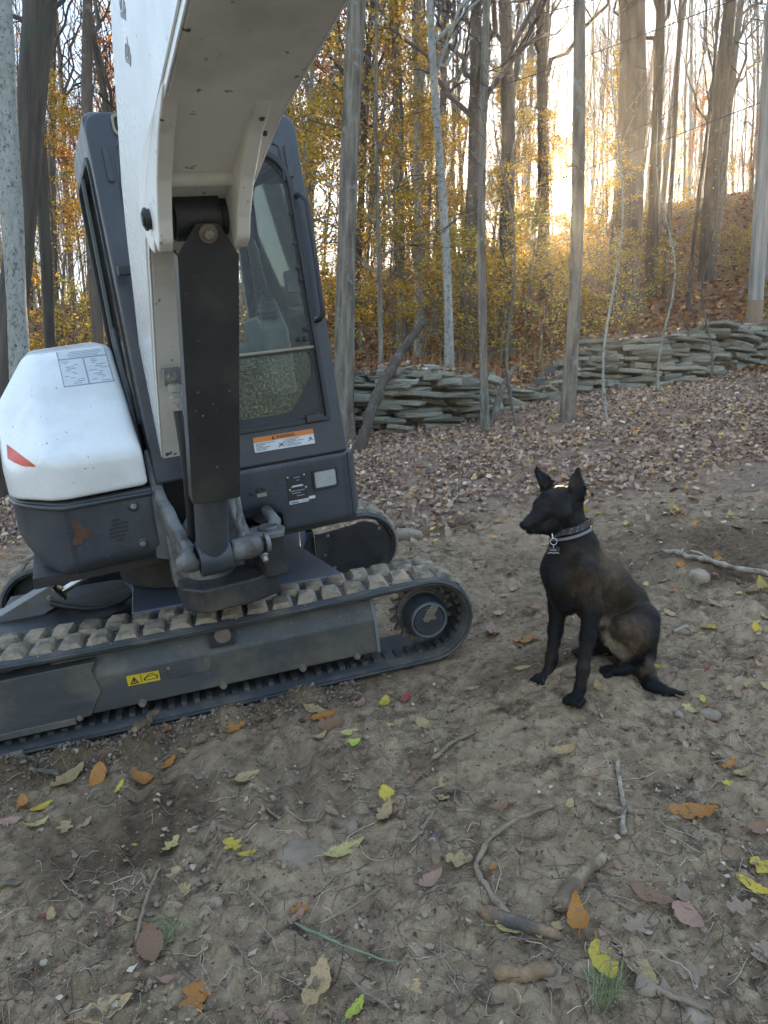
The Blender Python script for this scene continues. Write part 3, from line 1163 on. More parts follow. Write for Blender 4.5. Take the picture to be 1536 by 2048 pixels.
mb.prism(rpoly([(.0, .052), (.0, .068), (.66, .068), (.66, .052)], .002, 2), gp, -.062, .062)
mb.prism(rpoly([(.0, -.035), (.02, .066), (.66, .066), (.66, -.035)], .012, 4), gp, -.066, -.056)
mb.prism(rpoly([(.0, -.035), (.02, .066), (.66, .066), (.66, -.035)], .012, 4), gp, .056, .066)
bg = part('cylinder_guard', mb, m_scuff, bb, track=True, bev=.002)
hexbolt(gp(.05, .02, -.066), (0, -1, 0), .011, .012, m_galv, bb, track=True)
mb = MB()
mb.tube([(-1.685, .655, .395), (-1.62, .64, .37), (-1.54, .63, .345), (-1.45, .63, .335), (-1.36, .64, .35), (-1.28, .66, .39)], .013, 10)
part('blade_hose', mb, m_hose, bb, track=True, smooth=60)

# ---------------------------------------------------------------- upper body
def f_left(X, Y, Z):
    d = smax(X + .192, -.725 - X, .02)
    d = smax(d, -.63 - Y, .02)
    d = smax(d, Y - .78, .03)
    d = smax(d, (-(X + .535) * .80 - (Y + .63) * .60), .05)          # swept front corner
    d = smax(d, Z - 1.0, .012)
    d = smax(d, .685 - Z, .03)
    d = smax(d, (.72 - Z) * .75 + (-.61 - Y) * .66, .02)             # turned-under front edge
    return smax(d, (-.70 - X) * .75 + (.77 - Z) * .66, .05)


body_left = sdfpart('side_skirt', f_left, (-.75, -.66, .66), (-.16, .82, 1.03), .0085, m_dark, ang=50)
# rim step along its top, seam, bolts, vent slots, rust patch
mb = MB()
out_ = [(-.20, -.634), (-.535, -.634), (-.60, -.56), (-.66, -.47), (-.705, -.39), (-.728, -.30), (-.731, .5)]
mb.tube([(a, b, .978) for a, b in out_], .011, 8)
part('skirt_rim', mb, m_dark, body_left, smooth=60)
mb = MB()
mb.box((-.5335, -.6335, .70), (-.5305, -.628, .965))
part('panel_seam', mb, m_seal, body_left)
for a, c in ((-.277, .936), (-.269, .775)):
    mb = MB()
    mb.lathe([(.022, 0), (.024, -.003), (.018, -.005)], (a, -.630, c), (0, 1, 0), 20)
    part('bolt_cup', mb, m_dark, body_left)
    hexbolt((a, -.631, c), (0, -1, 0), .012, .010, m_galv, body_left)
for i, (dx, ww) in enumerate(((.0, .030), (.012, .062), (.004, .075), (.0, .075), (-.004, .062), (.0, .030))):
    mb = MB()
    cz = .893 - i * .0165
    ca = -.352 + dx
    mb.prism(rpoly([(ca - ww / 2, cz - .0045), (ca + ww / 2, cz - .0045), (ca + ww / 2, cz + .0045), (ca - ww / 2, cz + .0045)], .0044, 4), FR, -.6325, -.622)
    part('vent_slot', mb, m_seal, body_left)
mb = MB()
rp = []
for i in range(40):
    t = 2 * math.pi * i / 40
    r = .030 + .013 * math.cos(3 * t + .6) + .004 * math.sin(7 * t)
    rp.append((-.490 + r * math.cos(t) * 1.05, .868 + r * math.sin(t) * 1.35))
mb.prism(rp, FR, -.6318, -.6295)
part('rust_patch', mb, m_rust, body_left, label='brown rust patch where the paint has flaked')


def f_right(X, Y, Z):
    d = smax(.115 - X, X - .745, .03)
    d = smax(d, -.63 - Y, .018)
    d = smax(d, Y - .78, .03)
    d = smax(d, ((X - .655) * .80 - (Y + .63) * .60), .05)
    d = smax(d, Z - 1.005, .02)
    d = smax(d, .69 - Z, .03)
    hole = rcone(X, Y, Z, (.0, -.70, .735), (.245, -.70, .765), .105, .098)
    hole = smax(hole, Y + .34, .01)
    hb_ = np.maximum(np.maximum(X - .325, Z - .78), Y + .34)          # opening runs out to the lower edge
    hole = np.minimum(hole, hb_ + 0 * X + .0)
    return smax(d, -hole, .008)


body_right = sdfpart('front_skirt', f_right, (.08, -.66, .66), (.79, .82, 1.04), .0085, m_dark, ang=50)
mb = MB()
mb.tube([(.655, -.633, .70), (.655, -.633, 1.0)], .0035, 6)
part('panel_seam', mb, m_seal, body_right)
# work lamp
mb = MB()
o4 = rpoly([(.480, .853), (.602, .853), (.602, .948), (.480, .948)], .016, 5)
i4 = rpoly([(.491, .864), (.591, .864), (.591, .937), (.491, .937)], .010, 5)
mb.ring(o4, i4, FR, -.6385, -.624)
lamp = part('work_lamp', mb, m_black, body_right, bev=.002, label='rectangular work lamp with ribbed pale lens')
mb = MB()
mb.prism(i4, FR, -.6325, -.625)
part('lamp_lens', mb, m_lens, lamp)
mb = MB()
for i in range(10):
    z = .868 + i * .0071
    mb.box((.492, -.6345, z), (.590, -.6328, z + .0022))
part('lens_rib', mb, m_greyink, lamp, smooth=0)
# data plate and labels
mb = MB()
mb.prism([(.362, .832), (.450, .828), (.450, .937), (.364, .941)], FR, -.6325, -.629)
dp = part('data_plate', mb, m_ink, body_right)
mb = MB()
for x0, x1, z in ((.395, .425, .927), (.408, .42, .914), (.378, .436, .886), (.375, .44, .868), (.38, .42, .858), (.40, .435, .845)):
    mb.box((x0, -.6345, z), (x1, -.6328, z + .0035))
part('plate_print', mb, m_greyink, dp, smooth=0)
mb = MB()
mb.box((.385, -.635, .889), (.432, -.6329, .894))
part('plate_number', mb, m_paper, dp, smooth=0)
for a, c in ((.369, .934), (.444, .934), (.372, .878), (.446, .878)):
    mb = MB()
    mb.lathe([(.005, 0), (.004, .004), (.001, .005)], (a, -.6325, c), (0, -1, 0), 10)
    part('rivet', mb, m_steel, dp)
mb = MB()
mb.prism([(.364, .812), (.452, .812), (.452, .827), (.364, .827)], FR, -.6322, -.629)
lb = part('maker_label', mb, m_paper, body_right)
mb = MB()
mb.prism([(.455, .820), (.484, .820), (.484, .833), (.455, .833)], FR, -.6322, -.629)
part('small_label', mb, m_paper, body_right)
mb = MB()
mb.box((.225, -.633, .872), (.268, -.629, .888))
part('small_label', mb, m_tan, body_right)
for a, c in ((.205, .892), (.232, .902), (.256, .908)):
    hexbolt((a, -.63, c), (0, -1, 0), .008, .006, m_black, body_right)

# recess behind the boom foot, floor plate under the cab, tail
mb = MB()
mb.box((-.20, -.40, .60), (.13, .2, 1.06))
part('centre_bulkhead', mb, m_black)
mb = MB()
mb.box((-.70, -.55, .655), (.70, .74, .70))
part('base_plate', mb, m_black)
mb = MB()
mb.prism([(-.19, 1.0), (-.19, 1.32), (.62, 1.30), (.66, 1.0)], FR, .52, .80)
part('tail_cover', mb, m_dark, bev=.03, seg=3)
mb = MB()                                           # grey side plate next to the swing bracket
mb.prism([(-.195, 1.005), (-.155, .995), (-.125, .70), (-.185, .685), (-.225, .70)], FR, -.628, -.60)
part('bracket_plate', mb, m_scuff, bev=.003)


def f_hood(X, Y, Z):
    d = smax(X + .205, -.728 - X, .035)
    d = smax(d, -.655 - Y, .03)
    d = smax(d, Y - .78, .05)
    d = smax(d, (-(X + .545) * .80 - (Y + .655) * .60), .06)
    sl = np.array([-.57, .82])                                        # sloping front deck
    d = smax(d, (Y + .60) * sl[0] + (Z - 1.205) * sl[1], .035)
    d = smax(d, Z - 1.555 - .04 * (X + .45), .05)
    ch = (X + .56) * -.80 + (Z - 1.215 - .62 * (Y + .60).clip(0, .55)) * .60      # chamfer towards the outer side
    d = smax(d, ch, .03)
    bot = 1.012 + .02 * (X + .45)
    return smax(d, bot - Z, .012)


hood = sdfpart('engine_hood', f_hood, (-.76, -.70, .99), (-.18, .83, 1.61), .009, m_white, ang=60)
hood['label'] = 'large rounded white hood beside the cab'
# red flash wrapped round its corner
def on_skin(f, px, py, lo, hi):
    """where a line of sight meets an upper body skin f(a, b, c)"""
    d = _R3 @ ray(px, py)
    o = _R3 @ (-HC)
    t = np.linspace(lo, hi, 1500)
    P = o + d * t[:, None]
    i = int(np.argmax(f(P[:, 0], P[:, 1], P[:, 2]) < 0))
    return P[i] - d / np.linalg.norm(d) * .0035


top = [(13, 888), (33, 903), (50, 916), (69, 930)]
botm = [(15, 917), (28, 925), (45, 932), (70, 934)]
V_, F_ = [], []
for i in range(13):
    q = i / 12 * 3
    k = min(2, int(q))
    a_, b_ = (np.array(L_[k]) * (1 - (q - k)) + np.array(L_[k + 1]) * (q - k) for L_ in (top, botm))
    for r in range(5):
        V_.append(on_skin(f_hood, *(a_ * (1 - r / 4) + b_ * r / 4), 1.8, 4.5))
for i in range(12):
    for r in range(4):
        F_.append((i * 5 + r, i * 5 + r + 1, i * 5 + r + 6, i * 5 + r + 5))
part('red_flash', (np.array(V_), F_), m_red, hood, smooth=180)
# operator decal on the sloping deck
mb = MB()
for k in range(2):
    pass


def deck_pt(a, s, h=.0):
    """s metres up the sloping front deck"""
    return (a, -.60 + s * .82 - h * .57, 1.205 + s * .57 + h * .82)


def deck_strip(x0, x1, s0, s1, h0, h1, mb):
    V = [deck_pt(x0, s0, h0), deck_pt(x1, s0, h0), deck_pt(x1, s1, h0), deck_pt(x0, s1, h0), deck_pt(x0, s0, h1), deck_pt(x1, s0, h1), deck_pt(x1, s1, h1), deck_pt(x0, s1, h1)]
    mb.add(V, [(0, 3, 2, 1), (4, 5, 6, 7), (0, 1, 5, 4), (1, 2, 6, 5), (2, 3, 7, 6), (3, 0, 4, 7)])


S0, S1, A0, A1 = .36, .60, -.435, -.235
mb = MB()
deck_strip(A0, A1, S0, S1, -.003, .0015, mb)
hd_ = part('instruction_decal', mb, m_paper, hood, smooth=0, label='pale decal of small control diagrams in two columns')
mb = MB()
for a0, a1, s0, s1 in ((A0, A1, S0, S0 + .004), (A0, A0 + .004, S0, S1), (A1 - .004, A1, S0, S1), (-.337, -.331, S0, S1 - .06), (A0, A1, S1 - .06, S1 - .052)):
    deck_strip(a0, a1, s0, s1, .0012, .0022, mb)
R_ = random.Random(5)
for i in range(26):
    col = i % 2
    a0 = (A0 + .012 if col == 0 else -.322) + R_.random() * .05
    s0 = S0 + .014 + (i // 2) * .0125
    deck_strip(a0, a0 + .012 + R_.random() * .026, s0, s0 + .0035, .0012, .0022, mb)
for i in range(4):
    deck_strip(A0 + .03 + R_.random() * .02, A1 - .02 - R_.random() * .03, S1 - .046 + i * .011, S1 - .043 + i * .011, .0012, .0022, mb)
part('decal_print', mb, m_greyink, hd_, smooth=0)
# ---------------------------------------------------------------- cab
RK = .1443
CK = lambda p, q, d: (p, -.63 + RK * (q - 1.0) + d, q)      # raked front plane
FO = rpoly([(-.175, 1.003), (.66, 1.003), (.66, 2.415), (-.175, 2.415)], [.006, .006, .075, .075], 7)
FI = rpoly([(-.075, 1.165), (.590, 1.165), (.590, 2.262), (-.075, 2.262)], [.012, .012, .15, .15], 7)
mb = MB()
mb.ring(FO, FI, CK, 0, .075)
cab = part('cab_frame', mb, m_cab, bev=.012, seg=3, label='dark charcoal cab frame leaning back at the front')


def scale_poly(poly, d):
    """shrink a roughly convex polygon by d"""
    P = np.array(poly)
    c = (P.max(0) + P.min(0)) / 2
    h = (P.max(0) - P.min(0)) / 2
    return [tuple(c + (p - c) * (1 - d / h)) for p in P]


mb = MB()
mb.ring(scale_poly(FI, -.016), scale_poly(FI, .004), CK, -.009, .012)
part('window_seal', mb, m_seal, cab, bev=.004)
mb = MB()
mb.ring(scale_poly(FI, .0), scale_poly(FI, .016), CK, .010, .030)
part('inner_seal', mb, m_seal, cab, bev=.003)
# side walls, back wall, roof
for a0, a1, nm in ((-.175, -.125, 'inner'), (.61, .66, 'outer')):
    o = rpoly([(-.60, 1.003), (.50, 1.003), (.50, 2.41), (-.40, 2.41)], [.004, .01, .09, .02], 6)
    i = rpoly([(-.49, 1.24), (.40, 1.24), (.40, 2.27), (-.355, 2.27)], [.04, .05, .09, .09], 6)
    mb = MB()
    mb.ring(o, i, SD, a0, a1)
    sw = part('side_wall', mb, m_cab, cab, bev=.012, seg=3)
    mb = MB()
    am = (a0 + a1) / 2
    mb.prism(scale_poly(i, .004), SD, am - .003, am + .003)
    part('side_window', mb, g_side, cab, smooth=0)
    if nm == 'inner':
        mb = MB()
        mb.ring(scale_poly(i, -.012), scale_poly(i, .014), SD, a0 - .010, a0 + .006)
        part('window_rim', mb, m_seal, cab, bev=.003)
        mb = MB()                                   # sliding pane guide rails seen edge on
        for bb_ in (-.02, .02):
            mb.box((a0 - .016, bb_ - .006, 1.26), (a0 - .004, bb_ + .006, 2.25))
        part('pane_rail', mb, m_tin, cab, smooth=0)
mb = MB()
bo = rpoly([(-.165, 1.003), (.65, 1.003), (.65, 2.41), (-.165, 2.41)], .05, 5)
bi = rpoly([(-.09, 1.30), (.575, 1.30), (.575, 2.29), (-.09, 2.29)], .08, 5)
mb.ring(bo, bi, FR, .45, .50)
part('rear_wall', mb, m_cab, cab, bev=.006)
mb = MB()
mb.prism(scale_poly(bi, .003), FR, .472, .478)
part('rear_window', mb, g_side, cab, smooth=0)
mb = MB()
mb.prism(rpoly([(-.172, -.40), (.657, -.40), (.657, .50), (-.172, .50)], [.05, .05, .09, .09], 5), TP, 2.36, 2.425)
part('roof', mb, m_cab, cab, bev=.03, seg=4)
# roof light in the slope above the windscreen
so = rpoly([(-.075, 2.322), (.565, 2.322), (.565, 2.405), (-.075, 2.405)], [.035, .035, .02, .02], 5)
mb = MB()
mb.prism(scale_poly(so, .008), CK, -.006, .0)
sk = part('roof_light', mb, g_roof, cab, smooth=0)
mb = MB()
mb.ring(so, scale_poly(so, .010), CK, -.012, .002)
part('roof_light_gasket', mb, m_tan, cab, bev=.002)
# pressed ribs at both upper corners and along the lintel
for s_, a in ((1, .605), (-1, -.115)):
    mb = MB()
    mb.prism(rpoly([(a - .012, 2.16), (a + .012, 2.16), (a + .010, 2.29), (a - .014, 2.29)], .011, 4), CK, -.010, .002)
    part('pressed_rib', mb, m_cab, cab, bev=.004, seg=3)
    mb = MB()
    mb.tube([CK(a - s_ * .030, 2.15, -.001), CK(a - s_ * .034, 2.285, -.001), CK(a - s_ * .060, 2.297, -.001)], .005, 6)
    part('pressed_rib', mb, m_cab, cab)
mb = MB()
mb.tube([CK(-.02, 2.296, -.0005), CK(.53, 2.296, -.0005)], .004, 6)
part('pressed_rib', mb, m_cab, cab)
# windscreen: upper and lower panes with the bleached joint between them
up = rpoly([(-.08, 1.474), (.594, 1.474), (.594, 2.266), (-.08, 2.266)], [.004, .004, .15, .15], 7)
mb = MB()
mb.prism(up, CK, .014, .020)
part('windscreen', mb, g_front, cab, smooth=0)
lo_ = [(-.08, 1.168), (.594, 1.168), (.594, 1.462), (-.08, 1.462)]
mb = MB()
mb.prism(lo_, CK, .016, .022)
lw = part('lower_windscreen', mb, g_low, cab, smooth=0)
mb = MB()
mb.prism([(-.08, 1.462), (.594, 1.462), (.594, 1.474), (-.08, 1.474)], CK, .006, .026)
part('pane_joint', mb, m_tan, cab, bev=.003)
mb = MB()                                            # black printed border of the lower pane
bi2 = rpoly([(-.06, 1.205), (.44, 1.205), (.562, 1.355), (.566, 1.452), (-.06, 1.452)], [.01, .06, .03, .02, .01], 5)
bo2 = rpoly([(-.079, 1.169), (.50, 1.169), (.593, 1.20), (.593, 1.461), (-.079, 1.461)], [.002] * 5, 5)
mb.ring(bo2, bi2, CK, .0125, .0150)
part('printed_border', mb, m_ink, lw, smooth=0)
for a, c in ((.565, 1.545), (.553, 1.505), (.530, 1.505), (.575, 1.80), (.578, 1.90), (.58, 2.02), (.580, 1.75)):
    hexbolt(CK(a, c, .010), (0, -1, 0), .009, .010, m_black, cab, 'window_screw')
mb = MB()
mb.prism(rpoly([(.49, 1.155), (.57, 1.155), (.57, 1.185), (.49, 1.185)], .004, 3), CK, -.020, .0)
part('hinge_plate', mb, m_black, cab, bev=.003)
for (c0, c1) in ((1.70, 1.79), (1.62, 1.645)):
    mb = MB()
    mb.prism(rpoly([(.515, c0), (.58, c0), (.58, c1), (.515, c1)], .010, 4), CK, .022, .055)
    part('window_latch', mb, m_black, cab, bev=.003)
# rung-like grab handle on the pillar
mb = MB()
H_ = lambda a, c, d: CK(a, c, d)
hp = [H_(.612, 2.088, .0), H_(.613, 2.088, -.035), H_(.622, 2.080, -.052), H_(.634, 2.06, -.058), H_(.636, 2.03, -.058), H_(.634, 1.8, -.058), H_(.630, 1.64, -.058), H_(.628, 1.60, -.055), H_(.618, 1.580, -.035), H_(.612, 1.575, .0)]
mb.tube(hp, .0105, 12)
part('grab_handle', mb, m_black, cab, smooth=60)
hexbolt(H_(.611, 1.578, -.002), (0, -1, 0), .010, .008, m_galv, cab)
mb = MB()
mb.box((-.165, -.60, 1.815), (-.120, -.545, 1.85))
part('hose_clip', mb, m_black, cab, bev=.004)
# black trim between hood and cab
mb = MB()
mb.tube([(-.205, -.56, 1.01), (-.200, -.52, 1.16), (-.196, -.40, 1.30), (-.192, -.22, 1.46), (-.190, -.12, 1.60)], .012, 8)
mb.tube([(-.186, -.42, 1.26), (-.186, -.25, 1.46), (-.184, -.15, 1.62), (-.186, -.13, 1.625), (-.188, -.22, 1.47)], .010, 8)
part('hood_seal', mb, m_seal, cab, smooth=60)
# warning decal below the windscreen
dq = [(.246, 1.064), (.516, 1.062), (.516, 1.125), (.246, 1.126)]
mb = MB()
mb.prism(dq, CK, -.0022, .001)
wd = part('warning_decal', mb, m_paper, cab, smooth=0, label='white and orange warning decal')
mb = MB()
mb.prism([(.246, 1.105), (.516, 1.104), (.516, 1.1255), (.246, 1.1265)], CK, -.0032, -.0018)
part('decal_header', mb, m_orange, wd, smooth=0)


def text_part(s, size, place, mat, parent, name):
    cu = bpy.data.curves.new('lettering', 'FONT')
    cu.body = s
    cu.size = size
    cu.extrude = .0004
    cu.resolution_u = 3
    cu.offset = size * .018
    tmp = bpy.data.objects.new('lettering', cu)
    COL.objects.link(tmp)
    me = bpy.data.meshes.new_from_object(tmp.evaluated_get(bpy.context.evaluated_depsgraph_get()))
    V = np.array([v.co[:] for v in me.vertices])
    F = [tuple(p.vertices) for p in me.polygons]
    bpy.data.objects.remove(tmp)
    bpy.data.curves.remove(cu)
    bpy.data.meshes.remove(me)
    wdt = V[:, 0].max()
    P = [place(x, y, z) for x, y, z in V]
    return part(name, (np.array(P), F), mat, parent, smooth=0), wdt


text_part('WARNING', .0175, lambda x, y, z: CK(.346 + x, 1.1095 + y, -.0036 - z), m_ink, wd, 'lettering')
mb = MB()
mb.prism([(.326, 1.1085), (.342, 1.1085), (.334, 1.1225)], CK, -.0042, -.003)
R_ = random.Random(3)
for i in range(6):
    for a0 in (.254, .392):
        L_ = .03 + R_.random() * .055
        z = 1.070 + i * .0055
        mb.prism([(a0, z), (a0 + L_, z), (a0 + L_, z + .0016), (a0, z + .0016)], CK, -.0030, -.0018)
mb.prism([(.3845, 1.068), (.386, 1.068), (.386, 1.1), (.3845, 1.1)], CK, -.003, -.0018)
for p in (((.352, 1.072), (.378, 1.090)), ((.356, 1.089), (.376, 1.073)), ((.49, 1.075), (.503, 1.092)), ((.492, 1.092), (.508, 1.078))):
    mb.tube([CK(*p[0], -.003), CK(*p[1], -.003)], .0018, 5)
part('decal_print', mb, m_ink, wd, smooth=0)
# maker label letters on the lower label
text_part('bobcat', .0145, lambda x, y, z: (.370 + x * .9, -.6328 - z, .8155 + y), m_ink, lb, 'lettering')
mb = MB()
for i in range(3):
    mb.box((.420, -.6328, .816 + i * .0035), (.446, -.6321, .8175 + i * .0035))
part('label_print', mb, m_greyink, lb, smooth=0)
# inside the cab: floor, seat, console with joystick, lever, heater box
mb = MB()
mb.box((-.12, -.52, 1.0), (.60, .44, 1.03))
part('cab_floor', mb, m_black, cab)
mb = MB()
mb.prism(rpoly([(-.16, 1.36), (.20, 1.36), (.20, 1.49), (-.16, 1.46)], .03, 4), lambda p, q, d: (d, p + .06, q), .04, .48)
seat = part('operator_seat', mb, m_seat, cab, bev=.02, seg=3)
mb = MB()
mb.prism(rpoly([(.20, 1.42), (.29, 1.44), (.34, 1.80), (.27, 1.82)], .03, 4), lambda p, q, d: (d, p + .02, q), .02, .36)
part('seat_back', mb, m_seat, seat, bev=.02, seg=3)
mb = MB()
mb.box((.08, .0, 1.03), (.44, .40, 1.36))
part('seat_base', mb, m_black, seat, bev=.01)
for a in (.515, -.04):
    mb = MB()
    mb.prism([(-.30, 1.25), (.10, 1.25), (.10, 1.60), (-.20, 1.62), (-.28, 1.56)], SD, a - .07, a + .055)
    cs = part('arm_console', mb, m_tin, cab, bev=.02, seg=3)
    mb = MB()
    pr = [(.055, 0), (.046, .018), (.052, .022), (.041, .042), (.046, .048), (.034, .066), (.038, .07), (.024, .09)]
    mb.lathe(pr, (a - .005, -.20, 1.615), (-.1, -.15, 1), 20)
    part('lever_boot', mb, m_seal, cs, smooth=60)
    mb = MB()
    mb.tube([(a - .013, -.212, 1.69), (a - .02, -.225, 1.77), (a - .04, -.235, 1.83)], .011, 8)
    mb.tube([(a - .04, -.235, 1.82), (a - .055, -.245, 1.90), (a - .066, -.255, 1.945)], [.02, .024, .018], 10)
    part('joystick', mb, m_black, cs, smooth=60)
for a in (.10, .16):
    mb = MB()
    mb.tube([(a, -.42, 1.05), (a, -.44, 1.25), (a - .01, -.40, 1.42)], .008, 8)
    part('travel_lever', mb, m_black, cab, smooth=60)
mb = MB()
mb.box((-.10, -.46, 1.03), (.05, -.2, 1.38))
part('heater_box', mb, m_seat, cab, bev=.015)

# ---------------------------------------------------------------- boom
BA0, BA1 = -.135, .105
front = [(-.560, 1.035), (-.72, 1.235), (-.89, 1.436), (-1.142, 1.702), (-1.243, 1.815), (-1.36, 1.91), (-1.50, 1.975), (-1.79, 2.071), (-1.95, 2.10), (-2.08, 2.123), (-2.22, 2.148), (-2.9, 2.24), (-3.3, 2.30)]
back = [(-3.3, 2.52), (-2.9, 2.60), (-2.3, 2.66), (-1.85, 2.63), (-1.60, 2.56), (-1.357, 2.445), (-1.25, 2.372), (-1.134, 2.273), (-.904, 2.078), (-.782, 1.92), (-.662, 1.72), (-.477, 1.452), (-.338, 1.20), (-.345, 1.09), (-.42, 1.02)]
out_ = front + back


def BSD(p, q, d):
    """boom section: the box widens on its cab side beyond the bend"""
    t = min(1, max(0, (-1.22 - p) / .36))
    return (d if d < 0 else d + .046 * t * t * (3 - 2 * t), p, q)


def loop_mesh(outline, a0, a1):
    """closed box section: two side plates + wrapped skin, side plates standing proud of the flanges"""
    m = MB()
    m.prism(outline, BSD, a0, a1)
    return m


boom = part('boom', loop_mesh(out_, BA0 + .006, BA1 - .006), m_boomw, bev=.004, label='white box section boom reaching up and forward over the machine')
mb = MB()
mb.prism(out_, SD, BA0, BA0 + .0055)
side_l = part('side_plate', mb, m_white, boom, bev=.0025)
mb = MB()
mb.prism(out_, BSD, BA1 - .0055, BA1)
part('side_plate', mb, m_white, boom, bev=.0025)
mb = MB()                                             # weld bead along the left flange
pts = [(BA0 + .004, p + (.010 if i < 5 else .003), q + .010) for i, (p, q) in enumerate(front[1:-1])]
mb.tube([(BA0 - .001, p + .018, q + .02) for p, q in front[1:-1]], .0035, 5)
part('weld_bead', mb, m_white, boom, smooth=60)
# worn letters on the boom's side
mb = MB()
R_ = random.Random(9)


def bpos(s, h):
    """letter position: s along the upper boom from its bend, h across it"""
    o = np.array([-1.40, 2.20])
    d = np.array([-.45, .89])
    d = d / np.linalg.norm(d)
    n = np.array([-d[1], d[0]])
    q = o + d * s + n * h
    return q[0], q[1]


def stroke(m, s0, h0, s1, h1, w=.010):
    (b0, c0), (b1, c1) = bpos(s0, h0), bpos(s1, h1)
    m.prism([(b0, c0 - w), (b1, c1 - w), (b1 + w * .7, c1), (b1, c1 + w), (b0, c0 + w), (b0 - w * .7, c0)], SD, BA0 - .0012, BA0 + .0012)


for k in range(4):
    m = MB()
    s0 = .10 + .095 * k
    for j in range(4):
        a = R_.random() * .06
        stroke(m, s0 + R_.random() * .02, .01 + j * .022, s0 + .03 + R_.random() * .03, .02 + j * .022 + R_.random() * .02, .006 + .004 * R_.random())
    stroke(m, s0, .005, s0 + .005, .085, .006)
    part('worn_letter', m, m_greyink, boom, smooth=0, label='worn remains of a dark grey letter')
# cylinder lugs under the bend
lug = rpoly([(-1.95, 2.115), (-1.77, 2.045), (-1.64, 1.965), (-1.555, 1.885), (-1.522, 1.835), (-1.475, 1.812), (-1.435, 1.85), (-1.395, 1.818), (-1.335, 1.835), (-1.27, 1.885), (-1.25, 1.96), (-1.40, 2.06)], [.01, .12, .10, .09, .05, .016, .012, .02, .03, .05, .02, .01], 5)
for a0, a1 in ((BA0 - .004, BA0 + .034), (BA1 - .034, BA1 + .004)):
    mb = MB()
    mb.prism(lug, SD, a0, a1)
    lg = part('cylinder_lug', mb, m_boomw, boom, bev=.006, seg=3)
mb = MB()
mb.lathe([(.001, .004), (.022, .004), (.026, 0), (.028, -.02)], (BA0 - .016, -1.43, 1.905), (-1, 0, 0), 20, cap=False)
for k in range(3):
    mb.lathe([(.030 - k * .006, .0), (.030 - k * .006, .008 + k * .003), (.025 - k * .006, .008 + k * .003)], (BA0 - .012, -1.43, 1.905), (-1, 0, 0), 18)
part('pin_head', mb, m_black, boom)
mb = MB()
mb.tube([(BA0 + .02, -1.55, 1.985), (BA1 - .02, -1.55, 1.985)], .022, 20)
part('cross_tube', mb, m_boomw, boom, smooth=60)
# lift cylinder: rod eye, rod, barrel, foot
CB, CT = np.array([-.048, -.955, .775]), np.array([.0, -1.418, 1.90])
cx = (CT - CB) / np.linalg.norm(CT - CB)
CL = np.linalg.norm(CT - CB)
mb = MB()
mb.tube([(BA0 + .03, -1.418, 1.906), (BA0 + .055, -1.418, 1.906)], [.055, .055], 24)
mb.tube([(BA1 - .055, -1.418, 1.906), (BA1 - .03, -1.418, 1.906)], [.05, .05], 24)
mb.tube([(BA0 + .056, -1.418, 1.906), (BA1 - .054, -1.418, 1.906)], [.062, .062], 28)
cyl = part('rod_eye', mb, m_black, boom, bev=.004)
mb = MB()
mb.lathe([(.061, .02), (.061, .62), (.068, .625), (.068, .68), (.040, .69), (.026, .70), (.026, CL - .05)], CB, cx, 32)
barrel = part('lift_cylinder', mb, m_dark, bev=.002, label='black hydraulic lift cylinder in front of the boom')
mb = MB()
mb.tube([CB - np.array([.058, 0, .012]), CB + np.array([.062, 0, -.012])], .069, 28)
part('cylinder_foot', mb, m_dark, barrel, bev=.005)
# its folded guard plate
fz = np.cross(cx, (1, 0, 0))
fz = fz / np.linalg.norm(fz)
fz = fz if fz[1] < 0 else -fz
ga = np.cross(cx, fz)
ga = ga if ga[0] > 0 else -ga
g0 = CB + cx * .30 + fz * .080
GL = CL - .30 + .012


def gpt(p, q, d):
    """p across, q along, d outwards; the plate widens a little towards the top"""
    k = 1 + .04 * q / GL
    return tuple(g0 + ga * p * k + cx * q + fz * d)


pl = rpoly([(-.083, 0), (.083, 0), (.083, GL - .085), (.028, GL), (-.030, GL), (-.083, GL - .085)], [.012, .012, .006, .012, .012, .006], 4)
mb = MB()
mb.prism(pl, gpt, .0, .007)
guard = part('cylinder_guard', mb, m_guard, barrel, bev=.002, label='flat black guard plate over the lift cylinder, notched at its top corners')
for s_ in (-1, 1):
    mb = MB()
    mb.prism([(s_ * .083, .004), (s_ * .083, GL - .088), (s_ * .0775, GL - .088), (s_ * .0775, .004)], gpt, -.055, .0055)
    part('guard_flange', mb, m_guard, guard, bev=.002)
for (p, q) in ((0, GL - .026),):
    mb = MB()
    O_ = np.array(gpt(p, q, .007))
    mb.lathe([(.026, 0), (.026, .005), (.022, .006)], O_, fz, 24)
    part('washer', mb, m_rusty, guard)
    hexbolt(O_ + fz * .005, fz, .014, .016, m_galv, guard, washer=False)
mb = MB()
mb.lathe([(.024, 0), (.024, .001)], np.array(gpt(.03, GL * .46, .0068)), fz, 24)
part('grease_hole', mb, m_ink, guard, smooth=0)
for (p, q) in ((-.035, .34), (.005, .14), (.05, .42)):
    mb = MB()
    mb.lathe([(.004, 0), (.003, .0015)], np.array(gpt(p, q, .007)), fz, 8)
    part('paint_chip', mb, m_scuff, guard, smooth=0)
